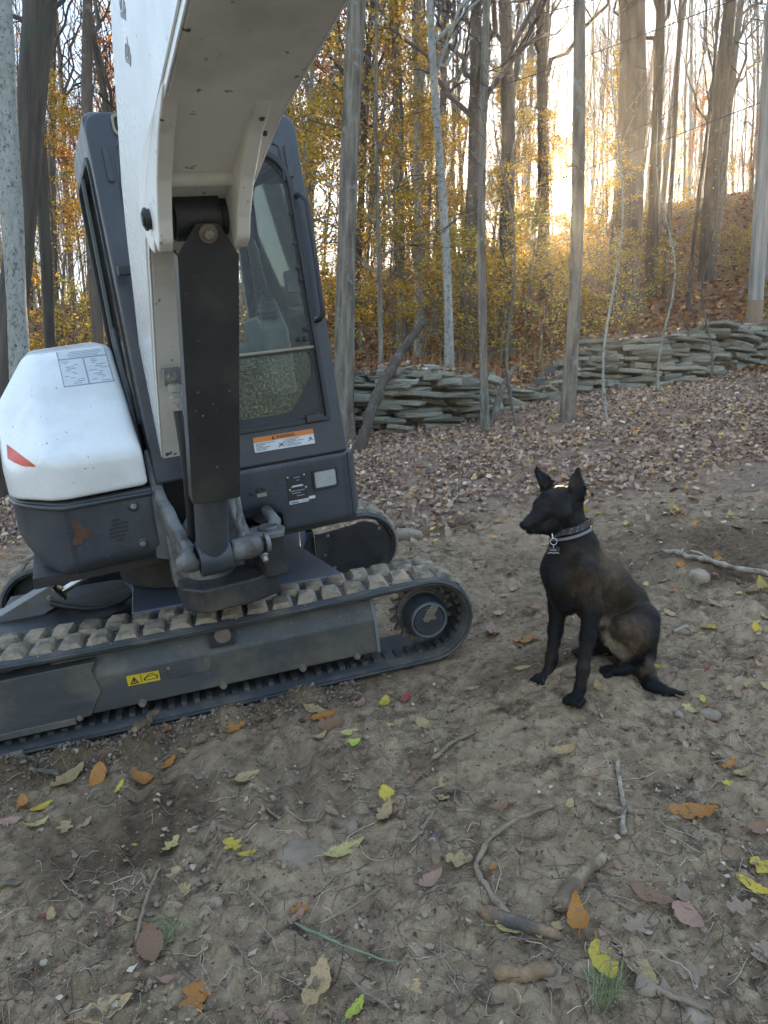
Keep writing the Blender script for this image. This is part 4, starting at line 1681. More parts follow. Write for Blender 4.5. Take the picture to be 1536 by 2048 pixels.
# hose beside the cylinder
mb = MB()
hz = [(-.092, -.99, 1.335), (-.094, -1.00, 1.22), (-.098, -.985, 1.08), (-.100, -.93, .95), (-.10, -.87, .86), (-.10, -.80, .76)]
mb.tube(np.array([np.array(hz[0]) * (1 - t) + np.array(hz[1]) * t for t in (0, .5)] + hz[1:]), .0165, 14)
hs = part('lift_hose', mb, m_hose, barrel, smooth=60)
mb = MB()
mb.lathe([(.024, 0), (.024, .045), (.018, .05), (.018, .062), (.022, .064), (.022, .09), (.014, .095)], (-.092, -.99, 1.33), (.03, .02, 1), 10)
part('hose_fitting', mb, m_galv, hs)
mb = MB()
mb.box((-.118, -.975, 1.415), (-.052, -.925, 1.475))
fb = part('fitting_block', mb, m_scuff, hs, bev=.005)
hexbolt((-.092, -.976, 1.445), (0, -1, 0), .016, .020, m_galv, hs)
mb = MB()
mb.tube([(.072, -.88, 1.0), (.082, -.92, .97), (.082, -.93, .92), (.070, -.92, .86), (.075, -.93, .81)], .011, 10)
part('feed_pipe', mb, m_cast, barrel, smooth=60)
mb = MB()
mb.lathe([(.019, 0), (.019, .03), (.014, .034), (.014, .05)], (.075, -.93, .775), (0, 0, 1), 6)
part('pipe_fitting', mb, m_galv, barrel)


# ---------------------------------------------------------------- swing bracket, a casting with two cheeks
def f_swing(X, Y, Z):
    def cheek(s, pts, th):
        d = None
        for (p, r), (q, r2) in zip(pts[:-1], pts[1:]):
            e = rcone(X, Y, Z, p, q, r, r2)
            d = e if d is None else smin(d, e, .03)
        return d
    L = cheek(-1, [((-.172, -.520, 1.10), .036), ((-.176, -.560, 1.02), .038), ((-.176, -.60, .95), .036), ((-.160, -.70, .885), .040), ((-.150, -.82, .81), .040), ((-.135, -.93, .765), .044)], 0)
    R = cheek(1, [((.118, -.520, 1.10), .034), ((.110, -.60, .96), .034), ((.098, -.74, .87), .036), ((.088, -.86, .80), .036), ((.088, -.935, .765), .042)], 0)
    L = smax(L, np.abs(X + .172 - .05 * np.clip((-.62 - Y) / .3, 0, 1)) - .026, .012)
    R = smax(R, np.abs(X - .112 + .02 * np.clip((-.62 - Y) / .3, 0, 1)) - .024, .012)
    d = np.minimum(L, R)
    web = np.maximum(np.maximum(np.abs(X + .03) - .15, np.abs(Y + .66) - .045), np.abs(Z - .70) - .12)
    d = smin(d, web, .03)
    bosses = smin(rcone(X, Y, Z, (-.150, -.955, .762), (-.118, -.955, .762), .040, .040), rcone(X, Y, Z, (.040, -.955, .768), (.108, -.955, .768), .043, .043), .01)
    d = smin(d, bosses, .025)
    d = smin(d, rcone(X, Y, Z, (-.03, -.70, .56), (-.03, -.70, .80), .095, .085), .03)
    d = np.maximum(d, -rcone(X, Y, Z, CB - np.array([0, 0, .0]), CT, .070, .070))
    d = np.maximum(d, -rcone(X, Y, Z, CB - np.array([.06, 0, 0]), CB + np.array([.064, 0, 0]), .073, .073) if False else d)
    return d


swing = sdfpart('swing_bracket', f_swing, (-.27, -1.06, .44), (.24, -.44, 1.17), .0085, m_cast)
swing['label'] = 'grey cast iron yoke holding boom foot and lift cylinder'
mb = MB()
mb.tube([(.155, -.955, .768), (.172, -.955, .768)], [.040, .034], 24)
part('pin_cap', mb, m_cast, swing)
hexbolt((.135, -.995, .735), (0, -.6, -.5), .012, .03, m_galv, swing)
mb = MB()                                             # pivot housing on the main frame
mb.prism(rpoly([(-.17, -.60), (-.17, -.82), (-.10, -.90), (.10, -.90), (.22, -.86), (.225, -.62), (.20, -.45), (-.15, -.45)], .03, 4), TP, .515, .615)
ph = part('pivot_housing', mb, m_black, bev=.008)
mb = MB()
mb.prism(rpoly([(.155, -.90), (.255, -.90), (.262, -.70), (.15, -.70)], .03, 4), TP, .60, .775)
slug = part('swing_lug', mb, m_black, bev=.008)
mb = MB()
mb.prism(rpoly([(.06, -.93), (.235, -.95), (.262, -.88), (.24, -.80), (.10, -.82)], .03, 4), TP, .776, .80)
part('lug_plate', mb, m_scuff, slug, bev=.004)
mb = MB()
mb.lathe([(.042, 0), (.042, .012), (.036, .016), (.030, .012), (.001, .012)], (.195, -.875, .798), (0, 0, 1), 28)
part('swing_pin', mb, m_cast, slug, bev=.001)
mb = MB()
mb.tube([(.215, -.86, .79), (.245, -.80, .80), (.26, -.60, .805), (.27, -.38, .80)], .026, 16)
part('swing_rod', mb, m_cast, slug, smooth=60)
mb = MB()
mb.tube([(.262, -.58, .80), (.27, -.36, .80)], .066, 24)
part('swing_cylinder', mb, m_black, slug, smooth=60)
# ================================================================== the dog
def dp_(px, py, d):
    return at(px, py, d)


# skeleton points: photograph direction + distance, in metres round the sitting dog
B = {
    'chest': dp_(1133, 1140, 2.93), 'chest_lo': dp_(1135, 1195, 2.91), 'keel': dp_(1118, 1160, 2.86), 'withers': dp_(1160, 1094, 2.98), 'shoulder_l': dp_(1168, 1140, 2.83), 'shoulder_r': dp_(1112, 1138, 3.01),
    'mid': dp_(1212, 1172, 3.02), 'loin': dp_(1252, 1205, 3.08), 'rump': dp_(1272, 1250, 3.10), 'seat': dp_(1280, 1300, 3.10), 'belly': dp_(1182, 1210, 2.99), 'belly2': dp_(1222, 1235, 3.03),
    'neck0': dp_(1147, 1095, 2.95), 'neck1': dp_(1128, 1045, 2.90), 'skull': dp_(1118, 1003, 2.86), 'brow': dp_(1098, 1002, 2.82), 'stop': dp_(1084, 1022, 2.80), 'muz': dp_(1066, 1040, 2.78), 'nose': dp_(1051, 1050, 2.755),
    'jaw0': dp_(1100, 1050, 2.83), 'jaw1': dp_(1060, 1060, 2.775), 'cheek_l': dp_(1125, 1028, 2.80), 'cheek_r': dp_(1092, 1026, 2.88), 'occ': dp_(1140, 1002, 2.91),
    'elbow_l': dp_(1183, 1218, 2.84), 'wrist_l': dp_(1166, 1340, 2.80), 'fet_l': dp_(1160, 1375, 2.80), 'paw_l': dp_(1153, 1397, 2.785),
    'elbow_r': dp_(1117, 1212, 3.02), 'wrist_r': dp_(1103, 1318, 3.0), 'fet_r': dp_(1097, 1345, 2.995), 'paw_r': dp_(1085, 1357, 2.985),
    'hip_l': dp_(1282, 1240, 3.00), 'knee_l': dp_(1248, 1258, 2.93), 'thigh_l': dp_(1270, 1268, 2.97), 'hock_l': dp_(1280, 1326, 3.02), 'meta_l': dp_(1245, 1338, 2.98), 'paw_hl': dp_(1212, 1343, 2.955),
    'knee_r': dp_(1215, 1265, 3.14), 'hock_r': dp_(1235, 1300, 3.16), 'paw_hr': dp_(1168, 1303, 3.08),
    'tail0': dp_(1288, 1312, 3.10), 'tail1': dp_(1291, 1342, 3.02), 'tail2': dp_(1301, 1368, 2.97), 'tail3': dp_(1325, 1381, 2.945), 'tail4': dp_(1366, 1388, 2.935),
}


def toes(X, Y, Z, paw, fwd, side, n=4, r=.0145, L=.034):
    d = None
    for i in range(n):
        o = (i - (n - 1) / 2)
        ln = L * (1 - .10 * abs(o))
        a = paw + side * o * .0175
        b = a + fwd * ln + side * o * .004 + np.array([0, 0, -.010])
        e = rcone(X, Y, Z, a, b, r, r * .80)
        e = np.minimum(e, rcone(X, Y, Z, b, b + fwd * .016 + np.array([0, 0, -.009]), .0055, .0022))
        d = e if d is None else smin(d, e, .004)
    return d


DF = np.array([-.80, -.58, -.05])
DF = DF / np.linalg.norm(DF)               # the way the forefeet point
DS = np.cross([0, 0, 1.], DF)
DS = DS / np.linalg.norm(DS)
HF = np.array([-.96, -.25, -.03])
HS = np.cross([0, 0, 1.], HF)


def f_dog(X, Y, Z):
    rc = lambda a, b, ra, rb: rcone(X, Y, Z, B[a], B[b], ra, rb)
    d = rc('chest', 'mid', .098, .092)
    d = smin(d, rc('keel', 'chest_lo', .055, .070), .05)
    d = smin(d, rc('withers', 'mid', .054, .074), .05)
    d = smin(d, rc('mid', 'loin', .090, .080), .05)
    d = smin(d, rc('loin', 'rump', .080, .080), .05)
    d = smin(d, rc('rump', 'seat', .086, .068), .05)
    d = smin(d, rc('belly', 'belly2', .070, .052), .05)
    # neck and shoulders
    d = smin(d, rc('neck0', 'neck1', .078, .062), .05)
    d = smin(d, rc('withers', 'neck1', .056, .048), .04)
    d = smin(d, rc('chest', 'neck0', .082, .076), .05)
    d = smin(d, rcone(X, Y, Z, B['withers'], B['occ'], .040, .038), .05)
    # head
    h = rc('occ', 'skull', .048, .056)
    h = smin(h, rc('skull', 'brow', .058, .040), .03)
    h = smin(h, rc('brow', 'stop', .036, .031), .02)
    h = smin(h, rc('stop', 'muz', .033, .026), .02)
    h = smin(h, rc('muz', 'nose', .026, .019), .012)
    h = smin(h, rc('jaw0', 'jaw1', .036, .016), .018)
    h = smin(h, rc('cheek_l', 'jaw0', .034, .028), .03)
    h = smin(h, rc('cheek_r', 'jaw0', .030, .026), .03)
    # brow ridges over the nearly shut eyes
    for q, t_ in ((dp_(1100, 1004, 2.795), dp_(1088, 1008, 2.785)), (dp_(1077, 1003, 2.815), dp_(1070, 1007, 2.812))):
        h = smin(h, rcone(X, Y, Z, q, t_, .014, .009), .014)
    for q, t_ in ((dp_(1104, 1014, 2.775), dp_(1093, 1017, 2.770)), (dp_(1074, 1013, 2.80), dp_(1069, 1015, 2.80))):
        h = smax(h, -rcone(X, Y, Z, q, t_, .0035, .0025), .006)
    mouth = rcone(X, Y, Z, dp_(1054, 1061, 2.752), dp_(1092, 1056, 2.775), .0028, .0022)
    h = smax(h, -mouth, .005)
    h = smin(h, rcone(X, Y, Z, dp_(1047, 1049, 2.75), dp_(1050, 1049, 2.755), .0145, .013), .004)      # nose leather
    d = smin(d, h, .028)
    # fore legs
    for s in 'lr':
        sh, el, wr, fe, pw = (B[k + '_' + s] for k in ('shoulder', 'elbow', 'wrist', 'fet', 'paw'))
        leg = chain(X, Y, Z, [(sh, .060), (el, .040), (el * .55 + wr * .45, .0285), (wr, .0225), (fe, .0205), (pw, .022)], .02)
        leg = smin(leg, rcone(X, Y, Z, wr + np.array([0, 0, .012]), wr - np.array([0, 0, .012]), .0235, .0225), .010)
        leg = smin(leg, toes(X, Y, Z, pw, DF, DS), .010)
        d = smin(d, leg, .028)
    # hind legs
    th = chain(X, Y, Z, [(B['hip_l'], .076), (B['thigh_l'], .082), (B['knee_l'], .048)], .04)
    sh = chain(X, Y, Z, [(B['knee_l'], .052), (dp_(1262, 1300, 2.98), .046), (B['hock_l'], .030)], .03)
    ft = chain(X, Y, Z, [(B['hock_l'], .027), (B['meta_l'], .024), (B['paw_hl'], .024)], .015)
    ft = smin(ft, toes(X, Y, Z, B['paw_hl'], HF, HS), .010)
    d = smin(d, smin(smin(th, sh, .02), ft, .015), .018)
    th = chain(X, Y, Z, [(B['loin'], .06), (B['knee_r'], .060), (B['hock_r'], .034), (B['paw_hr'], .022)], .03)
    th = smin(th, toes(X, Y, Z, B['paw_hr'], HF, HS), .010)
    d = smin(d, th, .02)
    d = smin(d, chain(X, Y, Z, [(dp_(1205, 1240, 2.99), .045), (dp_(1222, 1272, 3.0), .036), (dp_(1245, 1312, 3.02), .028)], .02), .02)
    # tail lying on the ground
    t = chain(X, Y, Z, [(B['tail0'], .036), (B['tail1'], .034), (B['tail2'], .030), (B['tail3'], .021), (B['tail4'], .009)], .02)
    d = smin(d, t, .025)
    # ears: hollow cones
    for (tip, b0, b1, fr, sgn) in ((dp_(1158, 934, 2.83), dp_(1130, 985, 2.83), dp_(1163, 992, 2.86), dp_(1146, 982, 2.80), 1), (dp_(1073, 930, 2.88), dp_(1078, 978, 2.88), dp_(1098, 972, 2.92), dp_(1084, 972, 2.845), -1)):
        mid = (b0 + b1) / 2
        up = tip - mid
        hl = np.linalg.norm(up)
        upn = up / hl
        wv = b1 - b0
        hw = np.linalg.norm(wv) * (.42 if sgn > 0 else .40)
        wv = wv - upn * (wv @ upn)
        wv /= np.linalg.norm(wv)
        nv = np.cross(upn, wv)
        if nv[1] > 0:
            nv = -nv
        tt = ((X - mid[0]) * upn[0] + (Y - mid[1]) * upn[1] + (Z - mid[2]) * upn[2]) / hl
        ww = (X - mid[0]) * wv[0] + (Y - mid[1]) * wv[1] + (Z - mid[2]) * wv[2]
        qq = (X - mid[0]) * nv[0] + (Y - mid[1]) * nv[1] + (Z - mid[2]) * nv[2]
        tc_ = np.clip(tt, 0, 1)
        half = hw * (1 - tc_ ** 1.35) * (1 + .45 * np.sin(math.pi * tc_)) + .003
        cup = .030 * (1 - tc_) * (ww / hw) ** 2                   # rolled edges stand forward
        e = np.maximum(np.abs(ww) - half, np.abs(qq - cup + .006) - (.0085 + .006 * (1 - tc_)))
        e = np.maximum(e, np.maximum(tt - 1, -.25 - tt) * hl)
        e = e * .8 + .0015
        d = smin(d, e, .010)
    return d + .0012 * np.sin(X * 90 + 2 * np.sin(Z * 60)) * np.sin(Z * 75)


allp = np.array(list(B.values()))
lo_, hi_ = allp.min(0) - .14, allp.max(0) + .14
hi_[2] = dp_(1073, 930, 2.88)[2] + .03
DV, DQ = surf_nets(f_dog, lo_, hi_, .0065)
dogroot = bpy.data.objects.new('dog', None)
COL.objects.link(dogroot)
DO = np.array([B['mid'][0], B['mid'][1], float(gbase(B['mid'][0], B['mid'][1]))])
dogroot.location = DO
tag(dogroot, 'black and brown shepherd type dog sitting on bare dirt, eyes almost shut, looking aside', 'dog')


def coat(V):
    """coat colour by place on the body: black mask, chest and legs, brown brindle on flank and thigh"""
    n = len(V)
    X, Y, Z = V.T
    blk = np.array([.0075, .008, .0095])
    brn = np.array([.115, .072, .040])
    drk = np.array([.034, .024, .017])
    gry = np.array([.34, .28, .21])

    def near(k, r):
        p = B[k] if isinstance(k, str) else k
        return np.clip(1 - np.linalg.norm(V - p, axis=1) / r, 0, 1)
    nz = .5 + .5 * fbm(X * 24, Y * 24, Z * 24, 3)
    st = .5 + .5 * fbm(X * 70, Y * 70, Z * 18, 2)
    c = np.repeat(blk[None], n, 0)

    def lay(col, m):
        nonlocal c
        m = np.clip(m, 0, 1)[:, None]
        c = c * (1 - m) + col * m
    lay(drk, 2.2 * near('mid', .26) * (.35 + .9 * nz))
    lay(brn, 1.0 * near(dp_(1222, 1180, 2.94), .15) * (.05 + .9 * st * nz))
    lay(brn, 1.7 * near(dp_(1208, 1130, 2.94), .12) * (.15 + 1.0 * st * nz))
    lay(brn, 1.2 * near(dp_(1195, 1110, 2.95), .07) * st)
    lay(drk, 1.4 * near(dp_(1240, 1200, 3.0), .13) * (.3 + nz))
    lay(drk, 2.0 * near('shoulder_l', .14) * (.2 + nz))
    lay(brn, 1.1 * near(dp_(1178, 1180, 2.80), .10) * st * nz)
    lay(brn, 1.6 * near(dp_(1262, 1262, 2.88), .115) * (.25 + .9 * nz * st))
    lay(brn * 1.2, 1.4 * near(dp_(1268, 1290, 2.90), .06) * nz)
    lay(gry, 2.2 * near(dp_(1225, 1288, 2.97), .075) * (.25 + nz))
    lay(gry * .8, 1.8 * near(dp_(1205, 1255, 2.93), .055) * nz)
    lay(gry * .9, 1.8 * near(dp_(1236, 1305, 2.95), .06) * (.2 + nz))
    lay(brn * 1.05, 1.7 * near(dp_(1292, 1345, 3.03), .085) * (.3 + nz))
    lay(drk, 1.2 * near('wrist_l', .13) * nz)
    lay(drk, 1.2 * near('wrist_r', .11) * nz)
    lay(drk * 1.2, 1.3 * near(dp_(1150, 965, 2.82), .045))
    lay(blk, 2.0 * near('tail4', .11))
    lay(blk * .8, 2.5 * near('paw_l', .07))
    lay(blk * .8, 2.5 * near('paw_hl', .075))
    return c


m_coat = ATTR('dog coat', rough=.5, transl=0, spec=.12, bump=260)
me = fast_mesh('body', DV - DO, quads=DQ, mat=m_coat, smooth=True)
CC = coat(DV)
set_tint(me, CC)
body = link('body', me, dogroot)
# short fur lying along the body: fine slivers rooted on the skin
vn = np.zeros((len(DV), 3), np.float32)
me.vertices.foreach_get('normal', vn.ravel()) if False else None
nb = np.empty(len(DV) * 3, np.float32)
me.vertices.foreach_get('normal', nb)
vn = nb.reshape(-1, 3)
RS = np.random.RandomState(21)
idx = RS.choice(len(DV), 60000, replace=True)
P = DV[idx] + RS.randn(len(idx), 3) * .0025
Nn = vn[idx]
flow = np.repeat((np.array([.55, .30, -.75]))[None], len(idx), 0)
head = np.linalg.norm(P - B['skull'], axis=1) < .17
flow[head] = np.array([.85, .40, .1])
flow = flow + RS.randn(len(idx), 3) * .22
flow = flow - Nn * (flow * Nn).sum(1)[:, None]
flow /= np.linalg.norm(flow, axis=1)[:, None] + 1e-9
ln = (.009 + .008 * RS.rand(len(idx)))
ln[head] *= .45
tl = np.linalg.norm(P - B['tail2'], axis=1) < .09
ln[tl] *= 1.4
ln[np.linalg.norm(P - B['withers'], axis=1) < .12] *= 1.3
for k in ('paw_l', 'paw_r', 'paw_hl', 'wrist_l', 'wrist_r'):
    ln[np.linalg.norm(P - B[k], axis=1) < .07] *= .5
sd = np.cross(flow, Nn)
w_ = .0009
A0_ = P - sd * w_ - Nn * .001
A1_ = P + sd * w_ - Nn * .001
A2_ = P + flow * ln[:, None] + Nn * (ln * .16)[:, None]
FV_ = np.stack([A0_, A1_, A2_], 1).reshape(-1, 3) - DO
FT_ = np.arange(len(FV_)).reshape(-1, 3)
fm = fast_mesh('fur', FV_, tris=FT_, mat=ATTR('fur', rough=.48, transl=0, spec=.16))
fc = CC[idx] * (1.1 + .6 * RS.randn(len(idx), 1)).clip(.3, 3.0)
set_tint(fm, np.repeat(fc[:, None], 3, 1).reshape(-1, 3))
fur = link('fur', fm, dogroot)
fur['kind'] = 'stuff'


def dpart(name, mb, mat, parent=None, smooth=60, lab=None):
    mb.v = [x - DO for x in mb.v] if parent is not dogroot or True else mb.v
    o = link(name, mesh(name, mb, mat, smooth), parent or dogroot)
    if lab:
        o['label'] = lab
    return o


m_nose = MAT('nose leather', (.012, .013, .015), (.02, .02, .022), 40, .35, bump=.3, bsc=300)
m_collar = MAT('woven collar', (.030, .026, .030), (.06, .05, .055), 45, .8, bump=.4, bsc=300, st=(1, 1, 3))
m_strap = MAT('grey strap', (.15, .155, .16), (.20, .20, .20), 30, .55)
m_claw = MAT('claw', (.03, .03, .03), (.05, .045, .04), 30, .4)
mb = MB()
nc = dp_(1046, 1049, 2.742)
for s in (-1, 1):
    q = nc + DS * .0058 * s + np.array([0, -.004, -.001])
    mb.lathe([(.0008, -.003), (.0032, -.001), (.0035, .001), (.001, .003)], q, (-.5, -.8, 0), 10)
dpart('nostril', mb, m_ink)
# nearly closed eyes: a dark glint in the lid slit
for q, t_ in ((dp_(1103, 1013.5, 2.782), dp_(1094, 1016.5, 2.777)), (dp_(1073.5, 1012.5, 2.806), dp_(1069.5, 1014.5, 2.806))):
    mb = MB()
    mb.tube([q, (q * .5 + t_ * .5) + np.array([0, -.0015, .001]), t_], [.0022, .0042, .0018], 8)
    dpart('eye', mb, m_nose)
# collar and tag: ring round the neck
n0, n1 = np.array(B['neck1']), np.array(B['neck0'])
axn = (n1 - n0) / np.linalg.norm(n1 - n0)


def neck_ring(t, grow, k=48):
    c = dp_(1130, 1050 + 22 * t, 2.905)
    e1 = dp_(1168, 1040 + 20 * t, 2.94) - dp_(1090, 1066 + 26 * t, 2.86)
    e1 /= np.linalg.norm(e1)
    e2 = np.array([.35, .90, .10])
    e2 = e2 - e1 * (e2 @ e1)
    e2 /= np.linalg.norm(e2)
    a = np.cross(e1, e2)
    a = a if a[2] > 0 else -a
    out = []
    for th in np.linspace(0, 2 * math.pi, k, endpoint=False):
        dr = math.cos(th) * e1 + math.sin(th) * e2
        lo2, hi2 = .02, .17
        for _ in range(18):
            m2 = (lo2 + hi2) / 2
            p = c + dr * m2
            if f_dog(np.array([[[p[0]]]]), np.array([[[p[1]]]]), np.array([[[p[2]]]]))[0, 0, 0] < 0:
                lo2 = m2
            else:
                hi2 = m2
        out.append((c, dr, min(lo2, .105) + grow))
    return out, a


def band(t, grow, h, th):
    R, a = neck_ring(t, grow)
    rad = np.array([r for _, _, r in R])
    rad = (np.roll(rad, 1) + rad + np.roll(rad, -1)) / 3
    V, F = [], []
    k = len(R)
    for i, (c, dr, _) in enumerate(R):
        r = rad[i]
        for (rr, hh) in ((r, -h), (r + th, -h), (r + th, h), (r, h)):
            V.append(c + dr * rr + a * hh)
    for i in range(k):
        j = (i + 1) % k
        F += [(i * 4 + q, i * 4 + (q + 1) % 4, j * 4 + (q + 1) % 4, j * 4 + q) for q in range(4)]
    m = MB()
    m.add(V, F)
    return m, R, a, rad


cb, CR, ca, crad = band(.25, .006, .0125, .004)
collar = dpart('collar', cb, m_collar, smooth=40, lab='dark patterned fabric collar')
cb2, _, _, _ = band(.95, .006, .0055, .004)
dpart('second_collar', cb2, m_strap, smooth=40, lab='narrow grey strap below the collar')
# check squares woven in the collar
kk = len(CR)
for i in range(0, kk, 3):
    c, dr, _ = CR[i]
    r = crad[i] + .0042
    tg = np.cross(ca, dr)
    for s in (-1, 1):
        mb = MB()
        o = c + dr * r + ca * .006 * s + tg * .004 * s
        mb.add([o - tg * .0045 - ca * .004, o + tg * .0045 - ca * .004, o + tg * .0045 + ca * .004, o - tg * .0045 + ca * .004], [(0, 1, 2, 3)])
        dpart('collar_check', mb, MAT('pink grey weave', (.13, .10, .11), (.17, .13, .14), 60, .8) if i == 0 and s == -1 else bpy.data.materials['pink grey weave'], collar, smooth=0)
TG = dp_(1107, 1083, 2.745)
m_ring = m_steel
mb = MB()
rp = [TG + np.array([math.cos(t) * .0125, -.002, math.sin(t) * .0125]) for t in np.linspace(0, 2 * math.pi, 25)]
mb.tube(rp, .0018, 6, cap=False)
mb.tube([TG + np.array([-.003, 0, .012]), TG + np.array([-.006, .004, .03])], .0022, 6)
mb.tube([TG + np.array([0, -.002, -.012]), TG + np.array([0, -.002, -.024])], .0018, 6)
dpart('tag_ring', mb, m_ring, collar)
tb_ = TG + np.array([0, -.003, -.034])
f = lambda X, Y, Z: np.maximum(np.minimum(np.minimum(rcone(X, 0 * Y, Z, (-.014, 0, .004), (-.014, 0, .004), .010, .010), rcone(X, 0 * Y, Z, (-.014, 0, -.006), (-.014, 0, -.006), .009, .009)),
                              np.minimum(np.minimum(rcone(X, 0 * Y, Z, (.014, 0, .004), (.014, 0, .004), .010, .010), rcone(X, 0 * Y, Z, (.014, 0, -.006), (.014, 0, -.006), .009, .009)), np.maximum(np.abs(X) - .014, np.abs(Z + .001) - .009))), np.abs(Y) - .0018)
V_, Q_ = surf_nets(f, (-.03, -.006, -.022), (.03, .006, .022), .0012)
link('name_tag', fast_mesh('name_tag', V_ + tb_ - DO, quads=Q_, mat=MAT('black tag enamel', (.012, .013, .014), (.02, .02, .02), 40, .25), smooth=False), collar)['label'] = 'small black bone shaped name tag'
mb = MB()
o = tb_ + np.array([0, -.0024, 0])
for pts in ([(-.012, .000), (-.009, .006), (-.007, .0), (-.004, .005)], [(-.002, .002), (.002, .004), (.002, .0)], [(.004, .003), (.007, .003), (.005, .0), (.009, .001)], [(-.022, -.011), (-.012, -.008), (.0, -.010), (.012, -.008), (.022, -.011)]):
    mb.tube([o + np.array([x, 0, z]) for x, z in pts], .0009, 4)
dpart('tag_print', mb, m_paper, collar)
# ================================================================== dry stone wall
WALLPX = [(660, 873), (735, 868), (800, 866), (880, 853), (950, 838), (1010, 818), (1080, 801), (1150, 786), (1220, 776), (1300, 770), (1380, 760), (1450, 750), (1536, 738), (1620, 728)]
wp = np.array([onground(*q) for q in WALLPX])
seg = np.linalg.norm(np.diff(wp[:, :2], axis=0), axis=1)
cum = np.concatenate([[0], np.cumsum(seg)])


def wall_at(s):
    i = min(len(seg) - 1, max(0, int(np.searchsorted(cum, s) - 1)))
    t = (s - cum[i]) / seg[i]
    p = wp[i] * (1 - t) + wp[i + 1] * t
    d = (wp[i + 1] - wp[i])[:2]
    d = d / np.linalg.norm(d)
    return p[:2], d


m_stone = MAT('lichened field stone', (.31, .295, .235), (.135, .13, .106), 6, .9, bump=.5, bsc=22, c3=(.23, .24, .18), s3=7, t3=.62, w3=.09, rv=.35, c4=(.25, .26, .22), s4=35, t4=.68, bdist=.02)
m_core = MAT('dark rubble', (.05, .05, .045), (.08, .075, .065), 8, .95, bump=.6, bsc=15)  # dark mottled tone for the earth and rubble core


def stone_mesh(R):
    n = R.randint(6, 9)
    an = np.sort((np.arange(n) + R.rand(n) * .7) / n * 2 * math.pi)
    base = np.stack([np.sign(np.cos(an)) * np.abs(np.cos(an)) ** .6 * (.5 + .06 * R.randn(n)), np.sign(np.sin(an)) * np.abs(np.sin(an)) ** .6 * (.5 + .06 * R.randn(n))], 1)
    V = []
    for z, k in ((-.5, .95), (-.30, 1.0), (.28, 1.0), (.5, .93)):
        zz = z + .06 * R.randn(n)
        V.append(np.column_stack([base * k * (1 + .04 * R.randn(n, 1)), zz]))
    V = np.concatenate(V)
    F = [tuple(range(n))[::-1], tuple(range(3 * n, 4 * n))]
    for l in range(3):
        F += [(l * n + i, l * n + (i + 1) % n, (l + 1) * n + (i + 1) % n, (l + 1) * n + i) for i in range(n)]
    return mesh('stone', (V, F), m_stone, 0)


SM = [stone_mesh(np.random.RandomState(40 + i)) for i in range(12)]
wall = bpy.data.objects.new('dry_stone_wall', None)
COL.objects.link(wall)
wall.location = wp[2]
tag(wall, 'old dry stone wall of flat grey green stones with a collapsed gap', 'stone wall')
RW = np.random.RandomState(5)
nst = 0
wall_tops = []


def wall_height(s):
    """standing height along the wall; it has fallen in the middle"""
    left = .74 * (1 - sstep(cum[3] + .1, cum[5] - .1, s))
    right = .72 * sstep(cum[6] - .55, cum[8], s)
    return max(left, right, .24) + .05 * math.sin(s * 3.1)


def stone(p, L, D, H, yaw, tilt=(0, 0), k=None):
    global nst
    o = link('stone', SM[RW.randint(12) if k is None else k], wall)
    M = Matrix.Translation(Vector(p) - wall.location) @ Matrix.Rotation(yaw, 4, 'Z') @ Matrix.Rotation(tilt[0], 4, 'X') @ Matrix.Rotation(tilt[1], 4, 'Y') @ Matrix.Diagonal((L, D, H, 1))
    o.matrix_local = M
    nst += 1
    return o


z0 = 0.0
s_step = .02
lvl = np.zeros(1200)
s_end = cum[-1]
rest_V = []
for course in range(18):
    s = RW.rand() * .3
    hc_ = .042 + .030 * RW.rand()
    while s < s_end:
        L = .22 + .62 * RW.rand() ** 1.3
        sc_ = s + L / 2
        p, d = wall_at(min(sc_, s_end - .01))
        i0, i1 = int(math.ceil(s / s_step)), int((s + L) / s_step)
        base = float(np.percentile(lvl[i0 + 1:i1 - 1], 75))
        H = hc_ * (.75 + .6 * RW.rand())
        if base < wall_height(sc_) and s + L < s_end:
            nrm = np.array([d[1], -d[0]])
            off = -.05 * base + .055 * RW.randn()
            z = float(gbase(p[0], p[1])) - .03 + base + H / 2
            q = (p[0] + nrm[0] * off, p[1] + nrm[1] * off, z)
            if nst < 296:
                stone(q, L * 1.03, .34 + .1 * RW.rand(), H * 1.04, math.atan2(d[1], d[0]) + .06 * RW.randn(), (.09 * RW.randn(), .06 * RW.randn()))
            lvl[i0:i1] = base + H
        s += L + .004
for i in range(int(s_end / s_step)):
    wall_tops.append((i * s_step, lvl[i]))
# tumbled flags leaning in the gap and on top
for px, py, d, L, H, rx, ry in ((950, 800, 9.75, .42, .10, 1.1, .2), (905, 780, 9.6, .36, .12, .9, -.5), (985, 800, 9.9, .40, .09, .7, .5), (1030, 805, 10.2, .34, .1, .3, .3), (840, 742, 9.55, .55, .12, .1, -.1), (1005, 770, 10.3, .5, .1, .25, .45)):
    q = at(px, py, d)
    stone(q, L, .32, H, .3 + .4 * RW.rand(), (rx, ry))
# earth and rubble core behind the facing
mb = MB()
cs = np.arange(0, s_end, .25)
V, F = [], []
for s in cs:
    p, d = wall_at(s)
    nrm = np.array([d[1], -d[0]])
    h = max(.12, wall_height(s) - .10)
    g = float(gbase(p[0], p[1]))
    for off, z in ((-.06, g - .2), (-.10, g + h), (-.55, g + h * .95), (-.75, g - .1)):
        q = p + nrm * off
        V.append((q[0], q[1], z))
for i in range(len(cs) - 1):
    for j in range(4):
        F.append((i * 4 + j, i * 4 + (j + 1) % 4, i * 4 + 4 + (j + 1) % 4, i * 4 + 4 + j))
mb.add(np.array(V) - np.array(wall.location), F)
link('rubble_core', mesh('rubble_core', mb, m_core, 0), wall)

